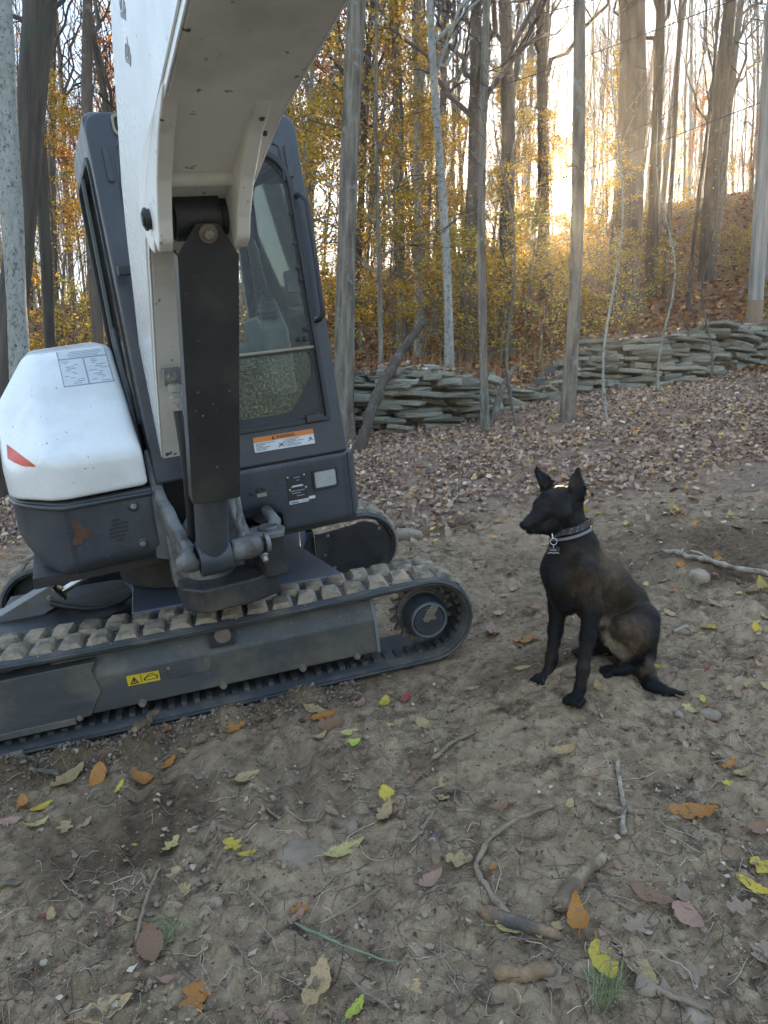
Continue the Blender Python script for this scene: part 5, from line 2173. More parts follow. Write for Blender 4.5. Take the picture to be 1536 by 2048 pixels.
# ================================================================== trees
m_bark = {
    'grey': MAT('grey bark', (.36, .315, .25), (.075, .065, .052), 13, .95, bump=1.0, bsc=34, st=(1, 1, .14), c3=(.30, .31, .265), s3=7, t3=.62, w3=.05, bdist=.08, rv=.15, detail=8),
    'dark': MAT('dark furrowed bark', (.036, .030, .025), (.15, .125, .10), 11, .95, bump=1.0, bsc=24, st=(1, 1, .10), c3=(.08, .095, .06), s3=3, t3=.62, w3=.07, bdist=.08, detail=8),
    'pale': MAT('pale smooth bark', (.36, .365, .335), (.22, .225, .205), 14, .9, bump=.5, bsc=50, st=(1, 1, .5), c3=(.12, .125, .11), s3=16, t3=.60, w3=.05, bdist=.012, c4=(.08, .08, .07), s4=30, t4=.64, detail=8),
    'brown': MAT('brown bark', (.050, .038, .029), (.17, .13, .098), 12, .95, bump=1.0, bsc=26, st=(1, 1, .13), c3=(.20, .20, .17), s3=7, t3=.64, w3=.05, bdist=.04, rv=.25, detail=8),
}
m_twig = MAT('twigs', (.085, .068, .055), (.13, .105, .09), 10, .9)
LEAF = {}
for nm, tr_ in (('yellow', .55), ('orange', .5), ('brown', .4)):
    LEAF[nm] = ATTR(nm + ' foliage', rough=.7, transl=tr_, spec=.2)


def batch_tubes(P, R, k):
    """P (n,m,3), R (n,m) -> V, quads"""
    n, m, _ = P.shape
    T = np.gradient(P, axis=1)
    T /= np.linalg.norm(T, axis=2)[..., None] + 1e-9
    mean = P[:, -1] - P[:, 0]
    mean /= np.linalg.norm(mean, axis=1)[:, None] + 1e-9
    ref = np.where(np.abs(mean[:, 2:3]) < .8, np.array([[0, 0, 1.]]), np.array([[1., 0, 0]]))
    N = np.cross(T, ref[:, None])
    N /= np.linalg.norm(N, axis=2)[..., None] + 1e-9
    Bn = np.cross(T, N)
    a = np.arange(k) * 2 * math.pi / k
    V = P[:, :, None] + R[:, :, None, None] * (np.cos(a)[None, None, :, None] * N[:, :, None] + np.sin(a)[None, None, :, None] * Bn[:, :, None])
    ix = np.arange(n * m * k).reshape(n, m, k)
    q = np.stack([ix[:, :-1], np.roll(ix[:, :-1], -1, 2), np.roll(ix[:, 1:], -1, 2), ix[:, 1:]], -1).reshape(-1, 4)
    return V.reshape(-1, 3), q


def offshoots(P, R, per, s0, lf, ang, m, G, up=.0, rf=.55, lens=None, wob=.10):
    n, k, _ = P.shape
    L = np.linalg.norm(np.diff(P, axis=1), axis=2).sum(1)
    pi = np.repeat(np.arange(n), per)
    s = s0 + (1 - s0) * (np.tile((np.arange(per) + .5) / per, n) + .5 / per * G.randn(n * per)).clip(0, .99)
    f = s * (k - 1)
    i0 = np.floor(f).astype(int).clip(0, k - 2)
    t = (f - i0)[:, None]
    A = P[pi, i0] * (1 - t) + P[pi, i0 + 1] * t
    r = R[pi, i0] * (1 - t[:, 0]) + R[pi, i0 + 1] * t[:, 0]
    D = P[pi, i0 + 1] - P[pi, i0]
    D /= np.linalg.norm(D, axis=1)[:, None] + 1e-9
    rv = G.randn(n * per, 3)
    side = np.cross(D, rv)
    side /= np.linalg.norm(side, axis=1)[:, None] + 1e-9
    an = ang * (1 + .3 * G.randn(n * per))[:, None]
    d = D * np.cos(an) + side * np.sin(an)
    d[:, 2] += up
    d /= np.linalg.norm(d, axis=1)[:, None]
    ln = (L[pi] * lf * (1.15 - s) * (.6 + .8 * G.rand(n * per))) if lens is None else lens[0] + (lens[1] - lens[0]) * G.rand(n * per)
    tt = np.linspace(0, 1, m)
    bend = G.randn(n * per, 3) * wob
    Q = A[:, None] + (d[:, None] * tt[None, :, None] + bend[:, None] * (tt ** 2)[None, :, None] + G.randn(n * per, m, 3) * .025 * (tt > 0)[None, :, None]) * ln[:, None, None]
    Q[:, :, 2] += (up * .35 * tt ** 2)[None] * ln[:, None]
    r0 = np.minimum(r * rf, np.maximum(ln * .016, .003))
    RR = r0[:, None] * (1 - .82 * tt)[None]
    return Q, RR


def tree_proto(name, seed, H, r0, n1, b0, l1, ang1, up1, per2, per3, leaves=0, pal=None, wts=None, lsize=.09, fork=0, lvl3len=None, lmat='yellow', sides=11, flare=1.35, wob=.25, spread=.22, flat=.5):
    G = np.random.RandomState(seed)
    m = 26
    t = np.linspace(0, 1, m)
    path = np.zeros((1, m, 3))
    ph = G.rand(4) * 6
    path[0, :, 0] = wob * (np.sin(t * 3.1 + ph[0]) - math.sin(ph[0])) * .5 + wob * .2 * (np.sin(t * 11 + ph[1]) - math.sin(ph[1]))
    path[0, :, 1] = wob * (np.sin(t * 2.7 + ph[2]) - math.sin(ph[2])) * .5 + wob * .2 * (np.sin(t * 9 + ph[3]) - math.sin(ph[3]))
    path[0, :, 2] = t * H - .25
    rad = r0 * ((1 - t) ** .75 * .92 + .04) * (1 + (flare - 1) * np.exp(-t * H / .35))
    rad = rad * (1 + .04 * G.randn(m))
    V0, q0 = batch_tubes(path, rad[None], sides)
    parts = [(V0, q0)]
    L0P, L0R = path, rad[None]
    if fork:
        FP, FR_ = offshoots(path, rad[None], fork, .22, .85, .22, 14, G, up=.9, rf=.75, wob=.1)
        FR_ = np.maximum(FR_, .001) * 0 + (r0 * .55) * (1 - .85 * np.linspace(0, 1, 14))[None]
        parts.append(batch_tubes(FP, FR_, 8))
    P1, R1 = offshoots(path, rad[None], n1, b0, l1, ang1, 9, G, up=up1)
    if fork:
        a, b = offshoots(FP, FR_, max(3, n1 // fork // 1), .35, .4, ang1, 9, G, up=up1)
        P1, R1 = np.concatenate([P1, a]), np.concatenate([R1, b])
    parts.append(batch_tubes(P1, R1, 5))
    P2, R2 = offshoots(P1, R1, per2, .2, .55, .75, 5, G, up=.12)
    P3, R3 = offshoots(P2, R2, per3, .15, .6, .7, 4, G, up=.1, lens=lvl3len)
    R2, R3 = np.maximum(R2, .0035), np.maximum(R3, .0022)
    off = 0
    VV, QQ = [], []
    for v, q in parts:
        VV.append(v)
        QQ.append(q + off)
        off += len(v)
    trunk = fast_mesh('trunk', np.concatenate(VV), quads=np.concatenate(QQ), mat=None, smooth=True)
    va, qa = batch_tubes(P2, R2, 4)
    vb, qb = batch_tubes(P3, R3, 3)
    V = [va, vb]
    Qd = [qa, qb + len(va)]
    nv = len(va) + len(vb)
    C = [np.tile(np.array([[.095, .077, .064]]), (nv, 1))]
    tris = None
    if leaves:
        n3 = len(P3)
        pi = G.randint(0, n3, leaves)
        u = G.rand(leaves)[:, None]
        k0 = G.randint(0, 3, leaves)
        Pp = P3[pi, k0] * (1 - u) + P3[pi, k0 + 1] * u + G.randn(leaves, 3) * np.array([spread, spread, spread * flat])
        col = pick(pal, wts, leaves, G, .22)
        lv, lq, lt, lc = leaf_cloud(Pp, lsize * (.6 + .8 * G.rand(leaves)), .8, col, G, curl=.25, ratio=.6)
        V.append(lv)
        Qd.append(lq + nv)
        tris = lt + nv
        C.append(lc)
    crown = fast_mesh('crown', np.concatenate(V), quads=np.concatenate(Qd), tris=tris, mat=LEAF[lmat])
    set_tint(crown, np.concatenate(C))
    return dict(name=name, trunk=trunk, crown=crown, H=H, r0=r0)


YP = ([(.60, .40, .05), (.54, .32, .04), (.62, .45, .11), (.44, .33, .07), (.44, .21, .04)], [4, 3, 2, 2, 1])
OP = ([(.52, .22, .045), (.44, .16, .04), (.56, .30, .07), (.34, .11, .04)], [4, 3, 2, 2])
GP = ([(.44, .35, .08), (.36, .31, .08), (.54, .40, .09)], [3, 2, 2])
PR = {
    'tall_a': tree_proto('tall_a', 1, 19, .16, 22, .30, .26, .85, .35, 6, 5),
    'tall_b': tree_proto('tall_b', 2, 21, .17, 24, .38, .24, .7, .45, 6, 5),
    'tall_c': tree_proto('tall_c', 3, 17, .15, 22, .25, .28, .9, .3, 6, 5, leaves=260, pal=OP[0], wts=OP[1], lsize=.13, lmat='orange'),
    'slim_a': tree_proto('slim_a', 4, 13, .075, 20, .28, .24, .8, .35, 5, 5),
    'slim_b': tree_proto('slim_b', 5, 12, .07, 22, .22, .26, .9, .25, 5, 5, leaves=350, pal=YP[0], wts=YP[1], lsize=.10),
    'slim_c': tree_proto('slim_c', 6, 14, .08, 18, .35, .22, .75, .4, 5, 5),
    'forked': tree_proto('forked', 7, 21, .26, 16, .35, .22, .7, .4, 5, 5, fork=3, flare=1.5),
    'sapling_a': tree_proto('sapling_a', 8, 5.0, .022, 9, .35, .28, .7, .3, 4, 3, sides=6, wob=.35),
    'sapling_b': tree_proto('sapling_b', 9, 4.2, .018, 8, .45, .25, .8, .2, 4, 3, leaves=10, pal=YP[0], wts=YP[1], lsize=.05, sides=6, wob=.3),
    'yellow_a': tree_proto('yellow_a', 10, 8, .055, 22, .16, .36, 1.1, .10, 6, 5, leaves=4200, pal=YP[0], wts=YP[1], lsize=.078, spread=.16, flat=.35, sides=8),
    'yellow_b': tree_proto('yellow_b', 11, 9.5, .06, 24, .2, .32, 1.05, .15, 6, 5, leaves=5600, pal=YP[0], wts=YP[1], lsize=.085, spread=.18, flat=.4, sides=8),
    'orange_a': tree_proto('orange_a', 12, 11, .075, 24, .3, .30, .95, .2, 6, 5, leaves=5200, pal=OP[0], wts=OP[1], lsize=.095, spread=.2, lmat='orange', sides=8),
    'bush_a': tree_proto('bush_a', 13, 3.0, .02, 16, .08, .5, 1.0, .15, 5, 4, leaves=1400, pal=GP[0], wts=GP[1], lsize=.062, spread=.10, flat=.35, sides=6),
    'bush_b': tree_proto('bush_b', 14, 2.4, .018, 16, .08, .5, 1.0, .15, 5, 4, leaves=1300, pal=YP[0], wts=YP[1], lsize=.062, spread=.10, flat=.35, sides=6),
}
_bark_cache = {}


def barked(me, bark):
    """same trunk shape, another bark: one mesh copy for each pairing"""
    k = (me.name, bark)
    if k not in _bark_cache:
        c = me.copy()
        c.materials.clear()
        c.materials.append(m_bark[bark])
        _bark_cache[k] = c
    return _bark_cache[k]


def plant_tree(kind, pos, name, label, group, width=None, lean=0., leany=0., hs=1.0, rot=None, bark='grey', cat='tree'):
    p = PR[kind]
    root = bpy.data.objects.new(name, None)
    COL.objects.link(root)
    rs = (width / 2 / p['r0']) if width else hs
    cs = max(rs, hs * .8) if width else hs
    root.matrix_world = Matrix.Translation(pos) @ Matrix.Rotation(lean, 4, 'Y') @ Matrix.Rotation(leany, 4, 'X')
    tag(root, label, cat, group)
    q = rnd.random() * 6.28 if rot is None else rot
    # the crown keeps the trunk's footing; only a mild stretch in width is used
    M = Matrix.Rotation(q, 4, 'Z') @ Matrix.Diagonal((rs, rs, hs, 1))
    link('trunk', barked(p['trunk'], bark), root, M)
    link('crown', p['crown'], root, M)
    return root


def base_at(px, d):
    x = (px - 768) / 1450. * d
    y, z = d, 0
    for _ in range(8):
        z = float(gbase(x, y))
        y = (d + z * math.sin(PITCH)) / math.cos(PITCH)
    return np.array([x, y, z])


def lean_for(b, d, pxtop):
    zt = .56 * d * .9
    y = b[1]
    dt = y * math.cos(PITCH) - zt * math.sin(PITCH)
    # height at the upper border of the picture
    zt = dt * .56
    dt = y * math.cos(PITCH) - zt * math.sin(PITCH)
    xt = (pxtop - 768) / 1450. * dt
    return math.atan2(xt - b[0], zt - b[2])


NAMED = [  # px at foot, depth, px at top edge, width px, kind, height scale, bark, label
    (-14, 7.6, 44, 66, 'tall_b', 1.0, 'dark', 'thick dark furrowed trunk close behind the pale trunk beside the excavator'),
    (62, 6.4, 4, 44, 'tall_a', .95, 'pale', 'pale grey smooth trunk standing beside the excavator hood'),
    (108, 8.4, 68, 25, 'slim_a', 1.15, 'dark', 'slim dark trunk between the pale trunk and the excavator cab'),
    (212, 11.5, 158, 26, 'slim_c', 1.2, 'brown', 'slim brown trunk seen just behind the excavator cab'),
    (688, 8.95, 703, 44, 'tall_b', .95, 'grey', 'straight grey barked trunk at the wall end right behind the excavator cab'),
    (898, 13.6, 903, 20, 'slim_a', 1.3, 'pale', 'slender straight pale trunk behind the tumbled top of the wall'),
    (971, 8.75, 968, 19, 'slim_c', .95, 'grey', 'slender crooked grey trunk in front of the collapsed gap in the wall'),
    (1133, 8.8, 1180, 29, 'slim_a', 1.15, 'grey', 'leaning grey trunk just beside the sun, rooted in front of the wall'),
    (1243, 19, 1245, 66, 'forked', 1.0, 'brown', 'massive forked tree with several upright stems on the hill near the sun'),
    (1412, 21, 1442, 32, 'tall_b', 1.05, 'brown', 'tall straight dark trunk on the crest of the red leaf slope'),
    (1015, 17, 1018, 34, 'tall_a', 1.0, 'brown', 'stout dark trunk deep among the yellow leaves beyond the wall'),
    (930, 16, 952, 32, 'tall_c', 1.0, 'brown', 'dark trunk with few orange leaves rising behind the pale slender trunk'),
    (806, 18, 770, 26, 'tall_b', .95, 'grey', 'tall grey trunk leaning away over the yellow understorey'),
    (1092, 22, 1083, 27, 'tall_a', 1.05, 'brown', 'tall dark trunk next to the sun, high on the hill'),
    (762, 12.5, 752, 12, 'slim_b', .75, 'grey', 'thin pole like tree with yellow leaves behind the leaning dead trunk'),
    (1300, 20, 1322, 25, 'tall_a', 1.05, 'brown', 'tall trunk on the slope next to the forked tree'),
    (1222, 8.4, 1214, 7, 'sapling_a', 1.0, 'pale', 'thin pale sapling rising from leaf litter near the leaning trunk'),
    (1318, 10.4, 1300, 6, 'sapling_b', 1.0, 'pale', 'thin sapling against the upright tall part of the wall'),
    (1042, 8.9, 1008, 7, 'sapling_a', .95, 'grey', 'thin grey sapling in front of the gap in the wall'),
    (1420, 10.8, 1448, 6, 'sapling_b', .9, 'brown', 'thin brown sapling by the wall near the weathered pole'),
]
for px, d, pt, wpx, kind, hs, bark, lab in NAMED:
    b = base_at(px, d)
    ln = lean_for(b, d, pt)
    plant_tree(kind, b, 'sapling' if 'sapling' in kind else 'tree', lab, 'near tree trunks' if d < 15 else 'trees on the hill', width=wpx / 1450. * d, lean=ln, hs=hs, bark=bark)

# weathered pole at the right
b = base_at(1503, 13.5)
lean = lean_for(b, 13.5, 1549)
pole = bpy.data.objects.new('utility_pole', None)
COL.objects.link(pole)
pole.matrix_world = Matrix.Translation(b) @ Matrix.Rotation(lean, 4, 'Y')
tag(pole, 'weathered pale grey wooden pole with bare brown foot beyond the wall', 'pole')
mb = MB()
mb.lathe([(.135, 1.1), (.13, 3), (.12, 6), (.11, 9)], (0, 0, 0), (0, 0, 1), 16)
m_pole = MAT('weathered wood', (.40, .38, .35), (.17, .16, .145), 13, .9, bump=.9, bsc=22, st=(1, 1, .06), bdist=.04)
link('shaft', mesh('shaft', mb, m_pole, 50), pole)
mb = MB()
mb.lathe([(.145, -.3), (.14, .4), (.137, .9), (.1352, 1.1)], (0, 0, 0), (0, 0, 1), 16)
link('foot', mesh('foot', mb, MAT('brown worn wood', (.22, .12, .06), (.30, .26, .20), 5, .9, bump=.5, bsc=20, st=(1, 1, .1), bdist=.02), 50), pole)
# overhead lines
pt = np.array([b[0] + math.tan(lean) * 8.6, b[1], b[2] + 8.6])
for z0, (px, py) in ((-2.2, (600, 246)), (-2.9, (600, 478))):
    e = at(px, py, 17.0)
    s0 = np.array([pt[0] - .1, pt[1], pt[2] + z0]) if z0 > -2.5 else at(1560, 190, 13.4)
    s1 = e + (e - s0) * .6
    mb = MB()
    mb.tube([s0 * (1 - t) + s1 * t - np.array([0, 0, .5 * math.sin(math.pi * t)]) for t in np.linspace(0, 1, 30)], .009, 5)
    w_o = link('overhead_cable', mesh('overhead_cable', mb, m_hose, 60))
    tag(w_o, 'thin dark cable strung through the woods, ' + ('upper of two' if z0 > -2.5 else 'lower of two'), 'cable', 'cables through the woods')
    if z0 > -2.5:
        pass

# dead trunk leaning on the wall
mb = MB()
pts = [onground(718, 905) + np.array([0, 0, -.03]), at(738, 835, 8.35), at(765, 765, 8.75), at(800, 708, 9.1), at(826, 672, 9.3), at(846, 645, 9.45)]
pp = []
for i in range(len(pts) - 1):
    for t in np.linspace(0, 1, 5, endpoint=False):
        pp.append(pts[i] * (1 - t) + pts[i + 1] * t + NR.randn(3) * .008)
pp.append(pts[-1])
mb.tube(pp, np.linspace(.075, .045, len(pp)) * (1 + .10 * NR.randn(len(pp))), 10)
dt_ = link('fallen_tree', mesh('fallen_tree', mb, m_bark['brown'], 60))
tag(dt_, 'dead grey brown trunk leaning against the wall beside the excavator', 'fallen tree')
mb = MB()
pts = [onground(985, 848), at(996, 800, 9.3), at(1010, 765, 9.6), at(1030, 732, 9.9)]
mb.tube(pts, [.05, .048, .04, .032], 8)
dt_ = link('fallen_branch', mesh('fallen_branch', mb, m_bark['brown'], 60))
tag(dt_, 'short broken limb propped on the collapsed gap of the wall', 'fallen branch')

# random woods: positions on the hill, kept off the line to the sun
RF = np.random.RandomState(77)
count = 0
sun_px = 1115
kinds = ['tall_a', 'tall_b', 'tall_c', 'slim_a', 'slim_c', 'slim_b', 'slim_c', 'tall_b', 'slim_a', 'slim_c']
spots = []
for i in range(1600):
    d = 15 + 34 * RF.rand() ** .8
    px = -260 + 2060 * RF.rand()
    if 560 < px < 1500 and d < 17:
        continue
    near_sun = abs(px - sun_px) < 26 + 160 / d
    if near_sun and d < 27:
        continue
    b = base_at(px, d)
    if any((b[0] - q[0]) ** 2 + (b[1] - q[1]) ** 2 < .95 ** 2 for q in spots):
        continue
    spots.append(b)
    k = kinds[RF.randint(len(kinds))]
    if near_sun:
        k = ('slim_a', 'slim_c')[RF.randint(2)]
    wd = (.13 + .16 * RF.rand()) if k.startswith('tall') else (.07 + .07 * RF.rand())
    bark = ('brown', 'grey', 'brown', 'dark', 'grey', 'pale')[RF.randint(6)]
    size = 'thick' if wd > .22 else ('thin' if wd < .11 else 'medium')
    leafy = {'tall_c': ' with orange leaves', 'slim_b': ' with yellow leaves'}.get(k, '')
    where = ('behind the excavator' if px < 600 else 'beyond the wall') + (', low' if d < 23 else (', halfway up' if d < 33 else ', at the crest'))
    lab = k[:4].replace('slim', 'slender') + ' forest tree, ' + size + ' ' + bark + ' trunk' + leafy + ', ' + where
    plant_tree(k, b, 'tree', lab, 'forest trees on the hill', width=wd, lean=.05 * RF.randn(), leany=.03 * RF.randn(), hs=.75 + .35 * RF.rand(), bark=bark)
    count += 1
    if count >= 215:
        break

# the wood goes on behind the crest: a far mass of thin stems and twigs
RD = np.random.RandomState(123)
nf = 430
fd = 42 + 38 * RD.rand(nf)
fpx = -350 + 2250 * RD.rand(nf)
fk = np.abs(fpx - sun_px) > 20
fd, fpx = fd[fk], fpx[fk]
fx = (fpx - 768) / 1450. * fd
fy = fd
nf = len(fx)
fh = 11 + 11 * RD.rand(nf)
tt_ = np.linspace(0, 1, 8)
FP_ = np.stack([fx[:, None] + (RD.randn(nf) * .9)[:, None] * tt_ + .12 * RD.randn(nf, 8), np.repeat(fy[:, None], 8, 1), (gbase(fx, fy) - .2)[:, None] + fh[:, None] * tt_], -1)
FR_ = ((.045 + .10 * RD.rand(nf) ** 1.5)[:, None] * (1 - .85 * tt_)[None])
B1, S1_ = offshoots(FP_, FR_, 14, .28, .30, .75, 5, RD, up=.35)
B2, S2_ = offshoots(B1, S1_, 5, .2, .6, .7, 4, RD, up=.12)
Vs, Qs, off_ = [], [], 0
for P_, R_a, k_s in ((FP_, FR_, 6), (B1, np.maximum(S1_, .009), 3), (B2, np.maximum(S2_, .006), 3)):
    v_, q_ = batch_tubes(P_, R_a, k_s)
    Vs.append(v_)
    Qs.append(q_ + off_)
    off_ += len(v_)
fw = link('distant_woods', fast_mesh('distant_woods', np.concatenate(Vs), quads=np.concatenate(Qs), mat=MAT('far bark', (.07, .055, .043), (.15, .12, .095), 3, .95), smooth=True))
tag(fw, 'far off bare woods behind the crest of the hill', 'woods', kind='stuff')

# leafy understorey: yellow and orange crowns
UND = [  # px, depth, kind, scale
    (780, 15.5, 'yellow_a', .62), (850, 17.5, 'yellow_b', .62), (720, 18.5, 'yellow_b', .95), (640, 16, 'yellow_a', .95), (900, 21, 'yellow_a', .75), (985, 16.5, 'yellow_a', .55), (1050, 19, 'yellow_b', .55),
    (1000, 24, 'yellow_b', .70), (680, 25, 'orange_a', 1.15), (600, 27, 'orange_a', 1.2), (820, 29, 'yellow_b', .95), (735, 25, 'yellow_b', 1.25), (1185, 19, 'yellow_a', .55), (1240, 17, 'yellow_a', .45),
    (1050, 29, 'yellow_b', .8), (1180, 27, 'yellow_b', .7), (560, 20, 'yellow_a', 1.1), (180, 17, 'yellow_b', .7), (235, 22, 'orange_a', .8), (120, 24, 'orange_a', .7), (60, 20, 'yellow_a', .6), (270, 15, 'yellow_a', .55),
    (1400, 29, 'orange_a', .42), (1500, 25, 'orange_a', .40), (1340, 33, 'yellow_b', .45), (870, 15.2, 'bush_a', 1.0), (940, 14.8, 'bush_a', .9), (1010, 14.6, 'bush_b', .95), (1075, 15, 'bush_a', 1.1), (1150, 15.4, 'bush_b', .9),
    (800, 14.4, 'bush_b', .8), (740, 14, 'bush_b', .8), (1230, 16, 'bush_a', .8), (1520, 13.8, 'bush_a', .45), (120, 13, 'bush_b', .9), (175, 12.2, 'bush_a', .8), (230, 14, 'bush_b', .9), (660, 14, 'bush_b', 1.0), (1100, 17.5, 'bush_b', 1.0), (960, 18.5, 'bush_b', 1.1), (620, 22, 'yellow_b', 1.0), (500, 24, 'yellow_b', 1.0),
    (1330, 19, 'bush_a', .6), (1395, 22, 'bush_b', .7), (1455, 19.5, 'bush_a', .55), (1500, 21, 'bush_b', .6), (1360, 26, 'bush_b', .8), (1285, 22, 'bush_a', .75), (1440, 27, 'bush_a', .8), (1102, 17.2, 'yellow_a', .42), (1098, 20, 'yellow_a', .36), (1020, 19.5, 'bush_b', 1.2), (880, 19, 'bush_b', 1.2), (920, 23, 'yellow_a', .7), (800, 22, 'yellow_a', .8), (970, 21, 'yellow_a', .62), (1130, 21, 'bush_b', 1.1), (1200, 22, 'bush_b', 1.0),  # the two smallest yellow_a trees are added to keep sun off the dog's head
]
for px, d, k, s in UND:
    b = base_at(px, d)
    bu = k.startswith('bush')
    side = 'behind the excavator' if px < 600 else ('behind the wall end' if px < 740 else ('beneath the sun' if 1040 < px < 1260 else ('on the red slope' if px >= 1260 else 'beyond the wall')))
    dist = ', close in' if d < 16 else (', deeper in the woods' if d < 22 else ', far back')
    col_ = {'yellow': 'golden yellow', 'orange': 'orange', 'bush_a': 'olive yellow', 'bush_b': 'golden'}[k if bu else k.split('_')[0]]
    lab = (('low bush with ' if bu else ('tall young tree full of ' if s > .85 else 'short young tree full of ')) + col_ + ' leaves ' + side + dist)
    plant_tree(k, b, 'bush' if bu else 'understorey_tree', lab, 'leafy understorey', hs=s, lean=.06 * RF.randn(), leany=.05 * RF.randn(), bark='grey', cat='bush' if bu else 'tree')
# ================================================================== leaf litter, soil crumbs and roots (uncountable)
RL = np.random.RandomState(31)
LITPAL = [(.35, .225, .155), (.30, .21, .155), (.44, .31, .205), (.16, .10, .070), (.38, .25, .185), (.60, .40, .10), (.50, .22, .07), (.56, .45, .34)]
LITW = [5, 4, 3, 3, 3, .45, .45, 1.0]
m_lit = ATTR('fallen leaves', rough=.85, transl=.15, spec=.2)
# zone between the bare dirt and the wall: leaves lie thick
n = 125000
x = -5 + 16 * RL.rand(n)
y = 4.6 + 9.5 * RL.rand(n)
edge = 5.6 + .9 * fbm(x * .5, y * .5, 9., 3) - .03 * x
keep = RL.rand(n) < sstep(edge - 1.1, edge + 1.1, y) * np.clip(1.2 - .05 * (y - 5), .5, 1) * np.clip(.75 + .8 * fbm(x * 1.6, y * 1.6, 4., 3), .25, 1)
x, y = x[keep], y[keep]
P = np.stack([x, y, gz(x, y) + .012 + .03 * RL.rand(len(x))], 1)
V, q, t, C = leaf_cloud(P, .030 + .046 * RL.rand(len(x)), .7, pick(LITPAL, LITW, len(x), RL), RL, curl=.4, ratio=.6, nrm=gnorm(x, y))
stuff('leaf_litter', V, q, t, C, m_lit, 'thick brown pink litter of dead leaves below the stone wall', 'leaf litter')
# leaves lodged on the wall
ss = RL.rand(900) * s_end
pw = [wall_at(min(s, s_end - .02)) for s in ss]
top = np.array([lvl[min(len(lvl) - 1, int(s / s_step))] for s in ss])
xy = np.array([p + np.array([d[1], -d[0]]) * (RL.rand() * .5 - .35) for p, d in pw])
P = np.column_stack([xy, gbase(xy[:, 0], xy[:, 1]) + top + .0])
V, q, t, C = leaf_cloud(P, .06 + .05 * RL.rand(len(P)), .5, pick(LITPAL, LITW, len(P), RL), RL, curl=.4, ratio=.6)
stuff('wall_leaves', V, q, t, C, m_lit, 'dead leaves lodged along the top of the stone wall', 'dead leaves')
# hill floor behind the wall
n = 42000
d = 11.5 + 30 * RL.rand(n) ** 1.4
x = (RL.rand(n) - .46) * 1.35 * d
y = d
P = np.stack([x, y, gbase(x, y) + .02 + .05 * RL.rand(n)], 1)
HP = [(.36, .17, .08), (.27, .125, .07), (.44, .23, .11), (.18, .10, .065), (.52, .32, .07), (.46, .17, .05)]
V, q, t, C = leaf_cloud(P, .09 + .09 * RL.rand(n), .5, pick(HP, [4, 4, 3, 3, 1, 1], n, RL), RL, curl=.4, ratio=.7)
stuff('hill_leaf_litter', V, q, t, C, m_lit, 'russet fallen leaves covering the hill floor behind the wall', 'leaf litter')


def blades(P, h, lean, w, R, col):
    n = len(P)
    a = R.rand(n) * 6.283
    dx = np.stack([np.cos(a), np.sin(a), np.zeros(n)], 1)
    sd = np.stack([-np.sin(a), np.cos(a), np.zeros(n)], 1)
    up = np.array([0, 0, 1.])
    ln = (lean * R.rand(n))[:, None]
    hh = h[:, None]
    b0, b1 = P - sd * w, P + sd * w
    m = P + up * hh * .6 + dx * ln * hh * .35
    m0, m1 = m - sd * w * .7, m + sd * w * .7
    tp = P + up * hh * (1 - .25 * ln) + dx * ln * hh
    V = np.stack([b0, b1, m1, m0, tp], 1).reshape(-1, 3)
    o = (np.arange(n) * 5)[:, None]
    return V, o + np.array([0, 1, 2, 3]), o + np.array([3, 2, 4]), np.repeat(col[:, None], 5, 1).reshape(-1, 3)


n = 9000
x = -6 + 16 * RL.rand(n)
y = 11.3 + .18 * x.clip(0, 5) + 3.6 * RL.rand(n) ** 1.5
sel = RL.rand(n) < sstep(-.15, .35, fbm(x * .6, y * .6, 2., 2)) * .9 + .1
x, y = x[sel], y[sel]
P = np.stack([x, y, gbase(x, y)], 1)
V, q, t, C = blades(P, .18 + .45 * RL.rand(len(x)), .8, .006, RL, pick([(.34, .22, .11), (.28, .16, .08), (.38, .28, .15)], [2, 2, 1], len(x), RL))
stuff('dry_grass', V, q, t, C, ATTR('dry grass blades', transl=.35), 'tan dry grass standing behind the stone wall', 'dry grass')

# soil crumbs on the bare dirt
T = np.array([(1, 0, 0), (-1, 0, 0), (0, 1, 0), (0, -1, 0), (0, 0, 1), (0, 0, -1)], float)
TF = np.array([(0, 2, 4), (2, 1, 4), (1, 3, 4), (3, 0, 4), (2, 0, 5), (1, 2, 5), (3, 1, 5), (0, 3, 5)])


def crumbs(x, y, size, col, R, sink=.2):
    n = len(x)
    V = T[None] * (.6 + .7 * R.rand(n, 6, 1))
    V = np.einsum('nij,nkj->nki', rand_rot(n, 1.0, R), V * np.stack([np.ones(n), .5 + .5 * R.rand(n), .4 + .5 * R.rand(n)], 1)[:, None])
    V = V * size[:, None, None] + np.stack([x, y, gz(x, y) + size * (.5 - sink)], 1)[:, None]
    o = (np.arange(n) * 6)[:, None, None]
    return V.reshape(-1, 3), (o + TF[None]).reshape(-1, 3), np.repeat(col[:, None], 6, 1).reshape(-1, 3)


def dirt_points(n, R, y0=1.35, y1=6.2):
    y = y0 + (y1 - y0) * R.rand(n) ** 1.5
    x = (R.rand(n) - .5) * (1.25 * y + .6)
    return x, y


x, y = dirt_points(26000, RL)
keep = (fbm(x * 1.7, y * 1.7, 12., 3) > -.25 + .5 * RL.rand(len(x)) - .3)
x, y = x[keep], y[keep]
sz = .0016 + .006 * RL.rand(len(x)) ** 4
V, t, C = crumbs(x, y, sz, pick([(.29, .20, .125), (.20, .135, .085), (.37, .275, .185), (.11, .075, .048)], [4, 4, 1, 2], len(x), RL), RL)
stuff('soil_crumbs', V, None, t, C, ATTR('crumbly soil', transl=0, rough=.95, spec=.1), 'loose crumbs and clods of soil on the bare dirt', 'soil')
